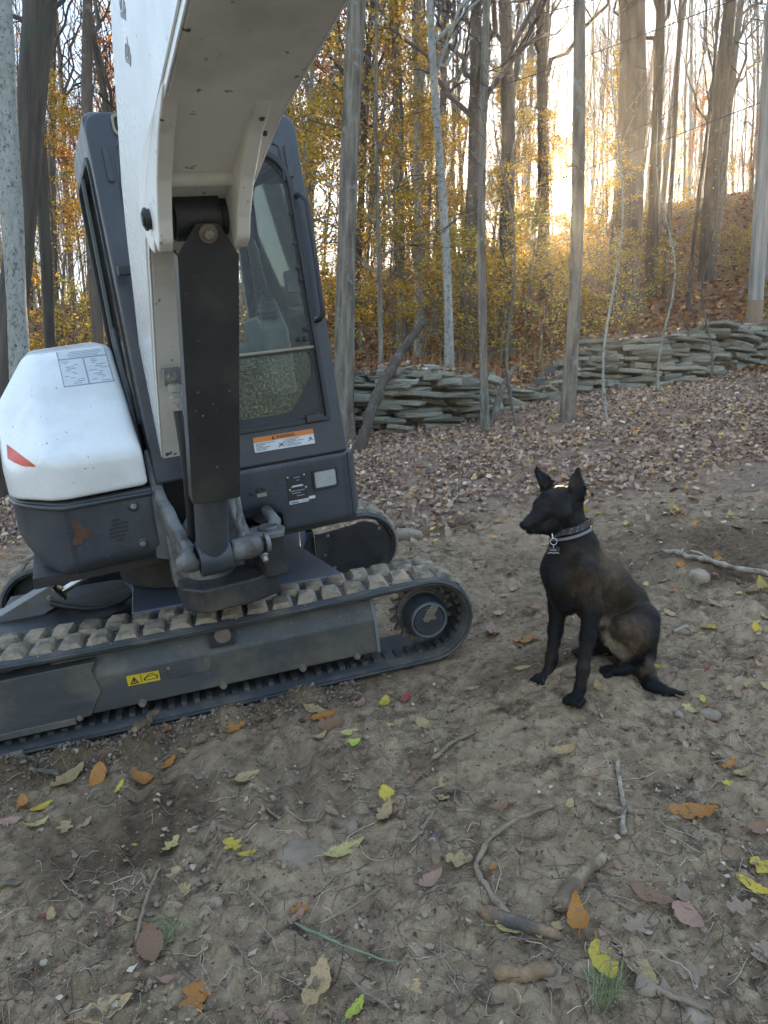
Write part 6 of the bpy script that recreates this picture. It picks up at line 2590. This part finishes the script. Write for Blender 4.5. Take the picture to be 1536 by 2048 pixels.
# larger clods thrown up along the track
n = 1700
su = -1.95 + 1.55 * RL.rand(n)
sv = -.07 + .07 * RL.randn(n)
xy = TO[None, :2] + su[:, None] * TU[None, :2] + np.minimum(sv, .0)[:, None] * TV[None, :2]
V, t, C = crumbs(xy[:, 0], xy[:, 1], .005 + .014 * RL.rand(n) ** 2, pick([(.16, .12, .09), (.11, .085, .065), (.22, .18, .14)], [4, 3, 2], n, RL), RL)
stuff('track_spoil', V, None, t, C, bpy.data.materials['crumbly soil'], 'dark clods of soil heaped along the near track', 'soil')
# dirt carried on the machine's track and frame
n = 900
u_ = -1.6 + 1.32 * RL.rand(n)
k_ = RL.rand(n)
Pd = np.column_stack([u_, .030 + .05 * k_, .268 + .078 * k_])
n2 = 1100
u2 = -1.85 + 1.85 * RL.rand(n2)
Pd2 = np.column_stack([u2, .01 + .28 * RL.rand(n2), RT * 2 + .001 - .012 * np.sin(math.pi * -u2 / 1.85)])
Pt = np.concatenate([Pd, Pd2])
szd = np.concatenate([.0015 + .006 * RL.rand(n) ** 3, .002 + .007 * RL.rand(n2) ** 3])
Vd = T[None] * (.6 + .7 * RL.rand(len(Pt), 6, 1)) * szd[:, None, None] * np.array([1, 1, .6])
Vd = Vd + Pt[:, None]
me = fast_mesh('caked_dirt', t2h(Vd.reshape(-1, 3)), tris=((np.arange(len(Pt)) * 6)[:, None, None] + TF[None]).reshape(-1, 3), mat=bpy.data.materials['crumbly soil'])
set_tint(me, np.repeat(pick([(.30, .22, .145), (.22, .16, .105), (.38, .29, .20)], [3, 2, 1], len(Pt), RL)[:, None], 6, 1).reshape(-1, 3))
cd_ = link('caked_dirt', me, excavator)
cd_['kind'] = 'stuff'
# scraps of dead leaf trodden into the dirt
x, y = dirt_points(10000, RL, 1.35, 6.6)
keep = fbm(x * 1.3, y * 1.3, 22., 3) > -.55 + .75 * RL.rand(len(x))
x, y = x[keep], y[keep]
P = np.stack([x, y, gz(x, y) + .003 + .008 * RL.rand(len(x))], 1)
V, q, t, C = leaf_cloud(P, .008 + .024 * RL.rand(len(x)) ** 2, .3, pick([(.25, .18, .125), (.16, .112, .078), (.34, .26, .185), (.42, .34, .26), (.29, .18, .11)], [4, 4, 2, 1, 2], len(x), RL), RL, curl=.5, ratio=.6)
stuff('leaf_scraps', V, q, t, C, m_lit, 'torn scraps of dead leaf trodden into the dirt', 'leaf scraps')


def rootlets(n, R, y0, y1, l0, l1, r):
    x, y = dirt_points(n, R, y0, y1)
    a = R.rand(n) * 6.283
    ln = l0 + (l1 - l0) * R.rand(n) ** 2
    k = 7
    s = np.linspace(-.5, .5, k)
    cur = R.randn(n) * 1.4
    th = a[:, None] + cur[:, None] * s[None] + R.randn(n, k) * .22
    st = np.stack([np.cos(th), np.sin(th)], -1) * (ln / (k - 1))[:, None, None]
    xy = np.stack([x, y], 1)[:, None] + np.cumsum(st, 1)
    lift = .004 + (.012 * R.rand(n))[:, None] * np.sin(np.linspace(0, math.pi, k))[None] * (R.rand(n) < .5)[:, None]
    P = np.concatenate([xy, (gz(xy[..., 0], xy[..., 1]) + lift)[..., None]], -1)
    rr = (r * (.5 + R.rand(n)))[:, None] * np.linspace(1, .5, k)[None]
    V, q = batch_tubes(P, rr, 4)
    C = np.repeat(pick([(.22, .16, .11), (.09, .065, .047), (.40, .32, .24)], [3, 3, 2], n, R)[:, None], k * 4, 1).reshape(-1, 3)
    return V, q, C


V, q, C = rootlets(6000, RL, 1.35, 6.6, .03, .22, .0011)
stuff('rootlets', V, q, None, C, ATTR('root fibre', transl=0, rough=.9), 'fine torn roots and twiglets lying over the dirt', 'roots')

# ================================================================== fallen leaves one can count
LEAFCOL = {
    'tan': ((.44, .31, .15), (.36, .24, .12)), 'paleyellow': ((.50, .42, .16), (.42, .34, .13)), 'yellow': ((.55, .41, .05), (.46, .32, .045)), 'orange': ((.44, .19, .035), (.33, .13, .03)),
    'brown': ((.27, .15, .085), (.20, .11, .065)), 'pink': ((.36, .215, .155), (.29, .165, .12)), 'green': ((.42, .46, .06), (.32, .38, .06)), 'grey': ((.32, .225, .16), (.24, .165, .115)), 'red': ((.30, .07, .06), (.24, .055, .05)),
}


def leaf_material(nm, c1, c2):
    m = MAT('leaf ' + nm, c1, c2, 26, .62, bump=.15, bsc=80, c3=(.20, .145, .10), s3=9, t3=.60, w3=.07, c4=tuple(x * .4 for x in c2), s4=40, t4=.68, transl=.15, spec=.3, rv=.12)
    N, L = m.node_tree.nodes, m.node_tree.links
    P = [n for n in N if n.type == 'BSDF_PRINCIPLED'][0]
    src = P.inputs['Base Color'].links[0].from_socket
    tc = N.new('ShaderNodeTexCoord')
    sx = N.new('ShaderNodeSeparateXYZ')
    L.new(tc.outputs['Object'], sx.inputs[0])

    def math_(op, a, b=None):
        n = N.new('ShaderNodeMath')
        n.operation = op
        for i, v in enumerate((a, b)):
            if v is None:
                continue
            if isinstance(v, (int, float)):
                n.inputs[i].default_value = v
            else:
                L.new(v, n.inputs[i])
        return n.outputs[0]
    ay = math_('ABSOLUTE', sx.outputs['Y'])
    ph = math_('SUBTRACT', sx.outputs['X'], math_('MULTIPLY', ay, .85))
    fr = math_('PINGPONG', math_('MULTIPLY', ph, 13.0), .5)
    vein = math_('LESS_THAN', fr, .09)
    mid = math_('LESS_THAN', ay, .012)
    f = math_('MULTIPLY', math_('MAXIMUM', vein, mid), .12)
    x = N.new('ShaderNodeMix')
    x.data_type = 'RGBA'
    L.new(f, x.inputs[0])
    L.new(src, x.inputs[6])
    x.inputs[7].default_value = (*[c * .5 for c in c2], 1)
    for l in list(P.inputs['Base Color'].links):
        L.remove(l)
    L.new(x.outputs[2], P.inputs['Base Color'])
    b = N.new('ShaderNodeBump')
    b.inputs['Strength'].default_value = .2
    b.inputs['Distance'].default_value = .02
    L.new(fr, b.inputs['Height'])
    L.new(b.outputs[0], P.inputs['Normal'])
    return m


LM = {k: leaf_material(k, *v) for k, v in LEAFCOL.items()}


def leaf_shape(seed, wd, curl, fold, twist=0., kind='beech'):
    R = np.random.RandomState(seed)
    k = 13
    t = np.linspace(0, 1, k)
    half = wd * np.sin(math.pi * t ** .85) ** .8 * (1 - .15 * t)
    if kind == 'lobed':
        half = half * (1 + .45 * np.sin(t * 16)) + .02
    half[0] = half[-1] = .006
    ser = .015 * (np.arange(k) % 2) * (half > .05)
    V, F = [], []
    for i in range(k):
        z0 = curl * (t[i] - .5) ** 2 * 1.6 + .01 * R.randn()
        tw = twist * (t[i] - .5)
        for s in (-1, -.55, 0, .55, 1):
            y = s * (half[i] * (1 if abs(s) < 1 else 1 - .35 * (R.rand() < .05)) + (ser[i] if abs(s) == 1 else 0))
            z = z0 + fold * abs(s) * half[i] + tw * y + (.02 * R.randn() if abs(s) == 1 else 0)
            V.append((t[i] - .5, y, z))
    for i in range(k - 1):
        for j in range(4):
            F.append((i * 5 + j, i * 5 + j + 1, i * 5 + 6 + j, i * 5 + 5 + j))
    mb = MB()
    mb.add(V, F)
    mb.tube([(-.5, 0, V[2][2]), (-.6, .015, V[2][2] + .02), (-.68, .04, V[2][2] + .02)], .009, 5)
    me = mesh('fallen_leaf', mb, LM['tan'], 60, fix=False)
    return me


LS = {
    'flat': [leaf_shape(i, .25, .32, .22, .15) for i in range(3)], 'wide': [leaf_shape(10 + i, .31, .30, .2, .15) for i in range(2)], 'curl': [leaf_shape(20 + i, .24, .75, .35, .5) for i in range(3)],
    'long': [leaf_shape(30 + i, .17, .3, .25, .3) for i in range(2)], 'lobed': [leaf_shape(40 + i, .34, .35, .2, .2, 'lobed') for i in range(2)],
}
WORD = {'tan': 'tan', 'paleyellow': 'pale yellow', 'yellow': 'bright yellow', 'orange': 'orange', 'brown': 'brown', 'pink': 'pinkish brown', 'green': 'yellow green', 'grey': 'grey brown', 'red': 'dark red'}
SHW = {'flat': 'oval leaf lying flat', 'wide': 'broad oval leaf lying flat', 'curl': 'curled up leaf', 'long': 'narrow twisted leaf', 'lobed': 'ragged lobed leaf'}
RQ = random.Random(8)


def fallen(px, py, Lpx, ang, col, shp, where=None, tilt=.12):
    p = onground(px, py)
    d = p[1] * math.cos(PITCH) - p[2] * math.sin(PITCH)
    L = Lpx / 1450. * d
    # heading on the ground from the angle seen in the photograph (the ground is foreshortened)
    fs = .62 if py > 1400 else .42
    a = math.radians(ang)
    yaw = math.atan2(math.sin(a) / fs, math.cos(a))
    L = L * math.hypot(math.cos(a), math.sin(a) / fs) ** .4
    o = link('fallen_leaf', LS[shp][RQ.randrange(len(LS[shp]))])
    n = Vector(gnorm(p[0], p[1]))
    q = Vector((0, 0, 1)).rotation_difference(n)
    M = Matrix.Translation(Vector(p) + n * (.004 + .08 * L * (shp == 'curl') + L * .02 * RQ.random())) @ q.to_matrix().to_4x4() @ Matrix.Rotation(yaw, 4, 'Z') @ Matrix.Rotation(RQ.gauss(0, tilt), 4, 'X') @ Matrix.Rotation(RQ.gauss(0, tilt * .6), 4, 'Y') @ Matrix.Diagonal((L, L, L, 1))
    o.matrix_world = M
    o.material_slots[0].link = 'OBJECT'
    o.material_slots[0].material = LM[col]
    size = 'large ' if Lpx > 68 else ('small ' if Lpx < 34 else '')
    tag(o, size + WORD[col] + ' ' + SHW[shp] + ' ' + (where or 'on the bare dirt'), 'leaf', 'fallen leaves on the dirt')
    return o


LV = [
    (138, 1558, 78, 60, 'tan', 'flat', 'just below the heaped soil by the track'), (196, 1552, 56, -82, 'orange', 'flat', 'just below the heaped soil by the track'), (292, 1553, 58, -18, 'orange', 'curl', 'below the thick stick by the track'), (328, 1557, 42, 12, 'brown', 'flat', 'touching a curled orange leaf below the track'),
    (240, 1576, 32, 80, 'yellow', 'long'), (47, 1618, 40, -60, 'orange', 'curl'), (83, 1613, 46, 28, 'yellow', 'long', 'beside a curled orange leaf on the dirt'), (76, 1654, 46, 18, 'paleyellow', 'curl'), (22, 1643, 46, 8, 'pink', 'flat'), (170, 1648, 34, 50, 'pink', 'flat'),
    (140, 1487, 48, 25, 'tan', 'lobed', 'on the heaped soil by the track'), (166, 1497, 28, 50, 'pink', 'flat'), (196, 1479, 34, 20, 'brown', 'curl', 'on the heaped soil by the track'), (338, 1515, 40, 62, 'orange', 'flat'), (465, 1458, 56, 0, 'orange', 'wide', 'on the dirt in front of the track'), (458, 1436, 30, 20, 'brown', 'curl'),
    (310, 1428, 24, 0, 'yellow', 'wide'), (336, 1465, 36, -42, 'orange', 'long'), (405, 1480, 30, 60, 'brown', 'flat'), (523, 1440, 36, 58, 'brown', 'flat'), (495, 1560, 52, 18, 'tan', 'wide', 'alone on open dirt before the track'), (397, 1546, 26, 10, 'pink', 'flat'), (345, 1692, 38, 48, 'paleyellow', 'lobed'),
    (467, 1714, 42, -30, 'yellow', 'lobed', 'touching a narrow yellow leaf'), (497, 1726, 44, 5, 'yellow', 'long', 'touching a ragged yellow leaf'), (268, 1678, 16, 0, 'yellow', 'wide'), (690, 1710, 92, 17, 'paleyellow', 'long', 'beside a flat grey stone'), (540, 1629, 32, -20, 'brown', 'curl'), (664, 1636, 38, -25, 'pink', 'flat'),
    (600, 1829, 40, 5, 'orange', 'lobed'), (597, 1842, 34, 40, 'pink', 'flat'), (305, 1917, 80, -48, 'brown', 'wide', 'at the lower end of a thin brown stick'), (303, 1874, 32, -10, 'orange', 'curl', 'under a thin brown stick'), (393, 2008, 64, -65, 'orange', 'lobed', 'alone, away from any stick'), (637, 1990, 98, 74, 'tan', 'flat', 'beside a thin brown twig'),
    (713, 2036, 52, 40, 'green', 'flat', 'beside a large tan leaf and a twig'), (562, 2042, 40, -20, 'pink', 'flat'), (215, 2040, 100, 18, 'tan', 'flat', 'far from the track, alone'), (97, 1838, 38, 8, 'red', 'long'), (104, 1858, 32, -60, 'tan', 'curl'), (632, 1432, 56, -18, 'tan', 'flat', 'top of a little pile of leaves'), (648, 1449, 52, 15, 'orange', 'flat', 'in a little pile of leaves'),
    (662, 1466, 58, 4, 'brown', 'flat', 'in a little pile of leaves'), (640, 1478, 32, 20, 'tan', 'curl', 'in a little pile of leaves'), (700, 1475, 36, 4, 'paleyellow', 'flat', 'beside a little pile of leaves'), (706, 1497, 34, 12, 'green', 'wide', 'below a little pile of leaves'), (722, 1418, 32, 60, 'pink', 'flat'), (770, 1409, 32, 70, 'yellow', 'wide', 'near the sprocket end of the track'),
    (775, 1601, 48, -62, 'yellow', 'wide', 'on the dirt between track and dog'), (772, 1640, 52, 55, 'tan', 'curl', 'touching a bright yellow leaf'), (849, 1453, 48, -52, 'tan', 'flat', 'on the dirt between track and dog'), (779, 1460, 18, 0, 'paleyellow', 'wide'), (813, 1398, 32, 50, 'red', 'flat'), (822, 1430, 34, 0, 'pink', 'flat'),
    (1128, 1526, 52, 4, 'tan', 'curl'), (1200, 1496, 30, 10, 'grey', 'flat'), (1458, 1531, 40, 18, 'orange', 'flat'), (1486, 1549, 48, 8, 'tan', 'curl'), (1456, 1574, 24, 0, 'yellow', 'lobed'), (1388, 1632, 98, -4, 'orange', 'flat', 'near the pale peeled stick'), (1519, 1656, 54, 10, 'brown', 'wide'), (1000, 1632, 42, 5, 'brown', 'curl', 'beside the long bent root'),
    (919, 1738, 56, -10, 'tan', 'lobed', 'beside the long bent root'), (862, 1770, 62, 30, 'pink', 'flat', 'below the flat grey wood chip'), (988, 1751, 26, 30, 'orange', 'flat'), (1300, 1814, 80, -24, 'brown', 'flat', 'joined to a round pinkish leaf'), (1376, 1848, 64, -45, 'pink', 'wide', 'joined to a narrow brown leaf'), (1365, 1794, 54, 70, 'grey', 'flat'), (1155, 1868, 76, 75, 'orange', 'curl', 'standing at the end of the charred log'),
    (1036, 1858, 92, 0, 'paleyellow', 'long', 'across a half buried log'), (1120, 1862, 38, 0, 'tan', 'flat', 'across a half buried log'), (1208, 1944, 78, -84, 'yellow', 'wide', 'standing by a tuft of grass'), (1280, 1946, 84, -56, 'tan', 'flat', 'beside a broad yellow leaf and a tuft of grass'), (1508, 1783, 70, -42, 'yellow', 'long', 'with brown spots'), (1528, 1732, 48, -40, 'yellow', 'lobed'),
    (1478, 1830, 50, 0, 'grey', 'lobed'), (1524, 1908, 50, 30, 'grey', 'lobed'), (828, 1982, 38, 50, 'tan', 'lobed'), (1385, 1962, 60, 0, 'grey', 'lobed'), (1270, 1880, 56, 20, 'grey', 'lobed'), (1330, 2000, 54, -10, 'grey', 'lobed'), (1110, 1985, 50, 60, 'grey', 'lobed'), (1048, 1349, 36, -8, 'tan', 'flat', 'beside the far front paw of the dog'), (1075, 1226, 44, 15, 'pink', 'curl', 'behind the front legs of the dog'),
    (1052, 1281, 46, -5, 'orange', 'lobed', 'beside the far front leg of the dog'), (985, 1268, 44, 85, 'pink', 'flat'), (1000, 1222, 32, 15, 'tan', 'flat'), (1410, 1345, 34, 8, 'red', 'long', 'behind the tail of the dog'), (1354, 1178, 38, 12, 'orange', 'long', 'behind the back of the dog'), (1420, 1248, 38, 20, 'yellow', 'lobed', 'behind the dog'), (1312, 1336, 24, 0, 'yellow', 'curl', 'tucked behind the tail of the dog'),
    (1342, 1222, 30, -50, 'tan', 'flat'), (1437, 1130, 34, 65, 'orange', 'curl', 'by a long pale stick'), (1525, 1182, 36, 60, 'yellow', 'curl'), (945, 1381, 32, 5, 'tan', 'flat'), (1196, 1316, 36, -10, 'pink', 'flat', 'between the hind paws of the dog'), (1196, 1285, 30, 5, 'orange', 'flat', 'between the legs of the dog'), (1195, 1385, 26, 85, 'tan', 'flat', 'beside the near front paw of the dog'),
    (960, 1022, 26, 0, 'tan', 'flat'), (908, 1028, 24, 20, 'pink', 'flat'), (997, 1053, 30, 0, 'orange', 'flat'), (1085, 1150, 20, 0, 'yellow', 'wide'), (1320, 1085, 24, 10, 'orange', 'long'), (1195, 1035, 22, 0, 'yellow', 'long'),
]
for e in LV:
    fallen(*e)
# smaller leaves strewn on the dirt
for i in range(95):
    py = 985 + 500 * RQ.random() ** 1.1
    px = RQ.choice([760, 820, 900, 960, 1020, 1340, 1400, 1460, 1500, 1530, 1240]) + RQ.gauss(0, 45)
    if px < 700 + (1300 - py) * .2 or (1040 < px < 1330 and 1180 < py < 1420) or (py > 1080 and px < 970):
        continue
    fallen(px, py, 14 + 20 * RQ.random(), RQ.random() * 360, RQ.choice(['tan', 'pink', 'pink', 'brown', 'grey', 'tan', 'orange', 'paleyellow', 'yellow']), RQ.choice(['flat', 'curl', 'wide', 'lobed']), tilt=.3)
for i in range(45):
    fallen(40 + 1480 * RQ.random(), 1480 + 560 * RQ.random(), 16 + 20 * RQ.random(), RQ.random() * 360, RQ.choice(['grey', 'pink', 'brown', 'grey', 'tan']), RQ.choice(['curl', 'lobed', 'flat']), tilt=.3)

# ================================================================== sticks, logs, stones, grass
m_stick = {'brown': MAT('weathered root', (.19, .135, .088), (.28, .205, .14), 25, .9, bump=.6, bsc=90, st=(1, 1, .5), c3=(.09, .07, .055), s3=20), 'pale': MAT('barkless pale wood', (.40, .34, .26), (.25, .20, .15), 24, .9, bump=.8, bsc=50, c3=(.13, .10, .075), s3=14, t3=.52),
           'grey': MAT('grey dead wood', (.30, .19, .105), (.12, .078, .045), 26, .9, bump=1.0, bsc=55, c3=(.07, .065, .06), s3=9, t3=.56), 'green': MAT('green stem', (.17, .20, .11), (.13, .15, .09), 20, .7),
           'char': MAT('charred log', (.085, .058, .036), (.22, .148, .088), 10, .85, bump=.6, bsc=40, c3=(.36, .27, .19), s3=10, t3=.58)}


def stick(pxs, rpx, mat, label, cat='stick', taper=.6, lift=.5, k=8, flat=1.0, name='stick', rough=.16):
    P = [onground(*q) for q in pxs]
    d = P[0][1]
    r = rpx / 1450. * d
    Q_ = []
    for i in range(len(P) - 1):
        for t in np.linspace(0, 1, 5, endpoint=False):
            p = P[i] * (1 - t) + P[i + 1] * t
            p[2] = max(float(gbase(p[0], p[1])) + .012, float(gz(p[0], p[1]))) + r * lift
            Q_.append(p + NR.randn(3) * r * rough * 1.5)
    Q_.append(P[-1] + np.array([0, 0, r * lift]))
    mb = MB()
    R = np.linspace(1, taper, len(Q_)) * r * (1 + rough * NR.randn(len(Q_)))
    R[0] *= .55
    R[-1] *= .35
    mb.tube(Q_, R, k, flat=flat)
    for _ in range(3 if rpx < 9 and len(pxs) > 2 else (2 if k == 12 else 0)):      # side shoots, snags and splinters
        i = RQ.randrange(1, len(Q_) - 1)
        dv = Vector((RQ.gauss(0, 1), RQ.gauss(0, 1), abs(RQ.gauss(0, .4)))).normalized()
        ln = r * (3 + 5 * RQ.random()) if k != 12 else r * (1.2 + RQ.random())
        q0 = np.array(Q_[i])
        mb.tube([q0, q0 + np.array(dv) * ln * .5 + NR.randn(3) * r * .2, q0 + np.array(dv) * ln], [R[i] * .5, R[i] * .35, R[i] * .12], 5)
    if k == 12:
        for e0, e1 in ((Q_[0], Q_[1]), (Q_[-1], Q_[-2])):
            ax_ = (e0 - e1) / np.linalg.norm(e0 - e1)
            for _ in range(5):
                q0 = e0 - ax_ * r * .4 + NR.randn(3) * r * .3
                mb.tube([q0, q0 + ax_ * r * (.6 + 1.0 * RQ.random())], [r * .28, r * .04], 4)
    o = link(name, mesh(name, mb, m_stick[mat], 50))
    tag(o, label, cat, 'sticks and wood on the dirt')
    return o


stick([(1040, 1868), (1000, 1828), (962, 1782), (950, 1742), (975, 1700), (1018, 1661), (1062, 1640), (1110, 1626)], 8, 'brown', 'long bent brown root curving between two logs', taper=.75, lift=1.0)
stick([(1243, 1692), (1246, 1640), (1241, 1590), (1232, 1532)], 7, 'pale', 'pale peeled stick crossing a knobbly root stub', taper=.7, lift=1.5)
stick([(1292, 1640), (1250, 1640), (1215, 1636), (1170, 1612)], 9, 'brown', 'knobbly root stub crossing under the pale peeled stick', taper=.4)
stick([(273, 1905), (281, 1850), (300, 1790), (326, 1745)], 6, 'brown', 'thin brown stick with a large brown leaf at its end', taper=.6, lift=1)
stick([(300, 1790), (288, 1775), (278, 1770)], 4, 'brown', 'short side twig forking from the thin brown stick', taper=.5, lift=1)
stick([(268, 1492), (298, 1458), (318, 1430)], 11, 'grey', 'thick grey stick lying in the heaped soil by the track', taper=.7, lift=1.2)
stick([(60, 1552), (120, 1558)], 6, 'grey', 'short straight grey stick beside a large tan leaf', taper=.9, lift=1)
stick([(865, 1532), (905, 1502), (955, 1473)], 5, 'brown', 'thin bent twig on dirt between track and dog', taper=.6, lift=1)
stick([(1112, 1842), (1150, 1798), (1178, 1765), (1212, 1735)], 21, 'char', 'stout charred log with a pale broken end', 'log', taper=.55, lift=.7, k=12, name='log', rough=.03)
stick([(985, 1966), (1050, 1968), (1115, 1964)], 19, 'grey', 'short stub of grey log near the grass tuft', 'log', taper=.9, lift=.5, k=12, name='log', rough=.03)
stick([(958, 1832), (1040, 1858), (1130, 1892)], 17, 'grey', 'half buried grey log under a pale yellow leaf', 'log', taper=.7, lift=.1, k=12, name='log', rough=.03)
stick([(868, 1742), (874, 1672)], 13, 'grey', 'flat grey chip of wood', 'wood chip', taper=.8, lift=.5, k=8, flat=.35, name='wood_chip')
stick([(-10, 1778), (48, 1782)], 9, 'grey', 'split piece of grey wood at the edge of the dirt', 'wood chip', taper=.9, lift=.6, flat=.5, name='wood_chip')
stick([(1290, 1985), (1350, 2015), (1430, 2045)], 7, 'brown', 'brown stick ending at a half buried stone', taper=.8, lift=1)
stick([(1200, 1870), (1245, 1915), (1290, 1985)], 6, 'brown', 'thin brown stick leading to the grass tuft', taper=.8, lift=.8)
stick([(1320, 1113), (1365, 1124), (1410, 1132), (1470, 1150), (1545, 1162)], 5, 'pale', 'long thin pale stick behind the dog', taper=1.2, lift=1.5)
stick([(1380, 1117), (1420, 1128), (1450, 1140)], 3.5, 'pale', 'short pale twig beside the long pale stick', taper=.6, lift=1.5)
stick([(588, 1858), (640, 1885), (700, 1912), (800, 1944)], 4, 'green', 'thin greenish stem lying straight on open dirt', taper=.6, lift=1)
stick([(640, 1862), (700, 1830), (768, 1782)], 3.5, 'brown', 'thin dark root beside the greenish stem', taper=.6, lift=1)
stick([(822, 1700), (850, 1668), (870, 1638)], 4.5, 'brown', 'short dark twig above the flat wood chip', taper=.6, lift=1)
stick([(1345, 1272), (1380, 1262)], 5, 'pale', 'short white broken stick behind the dog', taper=.9, lift=1)
stick([(690, 1960), (730, 2000), (790, 2040)], 4, 'brown', 'brown twig beside a large tan leaf', taper=.6, lift=1)
stick([(525, 1300 + 335), (590, 1660), (640, 1650), (655, 1630)], 3, 'brown', 'wiry curved root on the open dirt', taper=.6, lift=1)

m_rock = MAT('dusty field stone', (.27, .205, .145), (.16, .12, .085), 14, .95, bump=.9, bsc=35, c3=(.35, .275, .20), s3=5, t3=.56, rv=.15)


def rock(px, py, wpx, hpx, label, sink=.5, seed=0, zs=.5):
    p = onground(px, py)
    d = p[1]
    R = np.random.RandomState(seed)
    w, h = wpx / 1450. * d / 2, hpx / 1450. * d / 2 / .6
    mb = MB()
    prof = np.linspace(0, math.pi, 9)
    V, F = [], []
    k = 14
    for i, a in enumerate(prof):
        for j in range(k):
            th_ = 2 * math.pi * j / k
            x_, y_, z_ = math.sin(a) * math.cos(th_), math.sin(a) * math.sin(th_), math.cos(a)
            f = 1 + .22 * float(pnoise(x_ * 1.5 + seed, y_ * 1.5, z_ * 1.5)) + .07 * float(pnoise(x_ * 4, y_ * 4 + seed, z_ * 4))
            zz = max(-.7, min(.75, z_ * f))
            V.append((x_ * f * w, y_ * f * h, zz * min(w, h) * zs))
    for i in range(len(prof) - 1):
        for j in range(k):
            F.append((i * k + j, i * k + (j + 1) % k, (i + 1) * k + (j + 1) % k, (i + 1) * k + j))
    mb.add(V, F)
    o = link('stone_in_soil' if False else 'rock', mesh('rock', mb, m_rock, 45))
    n = Vector(gnorm(p[0], p[1]))
    o.matrix_world = Matrix.Translation(Vector(p) + n * min(w, h) * zs * (.5 - sink)) @ Vector((0, 0, 1)).rotation_difference(n).to_matrix().to_4x4()
    tag(o, label, 'rock', 'stones in the dirt')
    return o


rock(598, 1722, 120, 66, 'large flat grey stone bedded level with the dirt', .75, 1, .5)
rock(432, 1824, 34, 24, 'small rounded brown stone below the flat bedded stone', .4, 2)
rock(1418, 1442, 46, 26, 'flat rounded stone on dirt behind the dog', .4, 3)
rock(1357, 1434, 18, 17, 'small round pebble beside the flat rounded stone', .2, 4, .9)
rock(1398, 1155, 42, 34, 'angular brown stone behind the back of the dog', .3, 5, .8)
rock(815, 1078, 60, 32, 'grey stone at the far end of the rear track', .3, 6, .7)
rock(1138, 1362, 30, 20, 'brown stone between the front paws of the dog', .4, 7)
rock(980, 1502, 26, 18, 'small grey brown stone beside the thin bent twig', .4, 8)
rock(1290, 2000, 46, 30, 'rough stone by the brown stick and grass tuft', .4, 9)
rock(705, 1665, 26, 26, 'small upright tan stone on open dirt', .2, 10, .9)
rock(25, 1518, 60, 40, 'square grey stone against the track at the heaped soil', .4, 11, .8)
rock(1395, 2040, 60, 36, 'grey stone half out of the soil by a brown stick', .5, 12)

m_blade = ATTR('grass blades', transl=.35, rough=.6)
for px, py, n, h, lab in ((345, 1884, 46, .055, 'small pale grass tuft beside the thin brown stick'), (1215, 2010, 90, .075, 'green grass tuft under a broad yellow leaf'), (1385, 1170, 14, .04, 'tiny green sprout behind the dog')):
    c = onground(px, py)
    R = np.random.RandomState(px)
    P = c[None] + np.column_stack([R.randn(n) * .018, R.randn(n) * .018, np.zeros(n)])
    P[:, 2] = gz(P[:, 0], P[:, 1]) - .004
    V, q, t, C = blades(P, h * (.5 + .8 * R.rand(n)), 1.5, .0012, R, pick([(.19, .26, .10), (.28, .33, .16), (.34, .36, .24)], [3, 2, 1], n, R))
    me = fast_mesh('grass_tuft', V - c, q, t, m_blade)
    set_tint(me, C)
    o = link('grass_tuft', me)
    o.location = c
    tag(o, lab, 'grass', 'grass tufts')
# ================================================================== thin evening haze in the woods
mb = MB()
mb.box((-128, -64, -12), (128, 134, 38))
hm = bpy.data.materials.new('evening haze')
hm.use_nodes = True
hn = hm.node_tree.nodes
hn.clear()
ho = hn.new('ShaderNodeOutputMaterial')
hv_ = hn.new('ShaderNodeVolumePrincipled')
hv_.inputs['Color'].default_value = (.95, .95, .95, 1)
hv_.inputs['Density'].default_value = .0012
hv_.inputs['Anisotropy'].default_value = .75
hm.node_tree.links.new(hv_.outputs[0], ho.inputs['Volume'])
haze = link('haze', mesh('haze', mb, hm, 0))
tag(haze, kind='stuff')
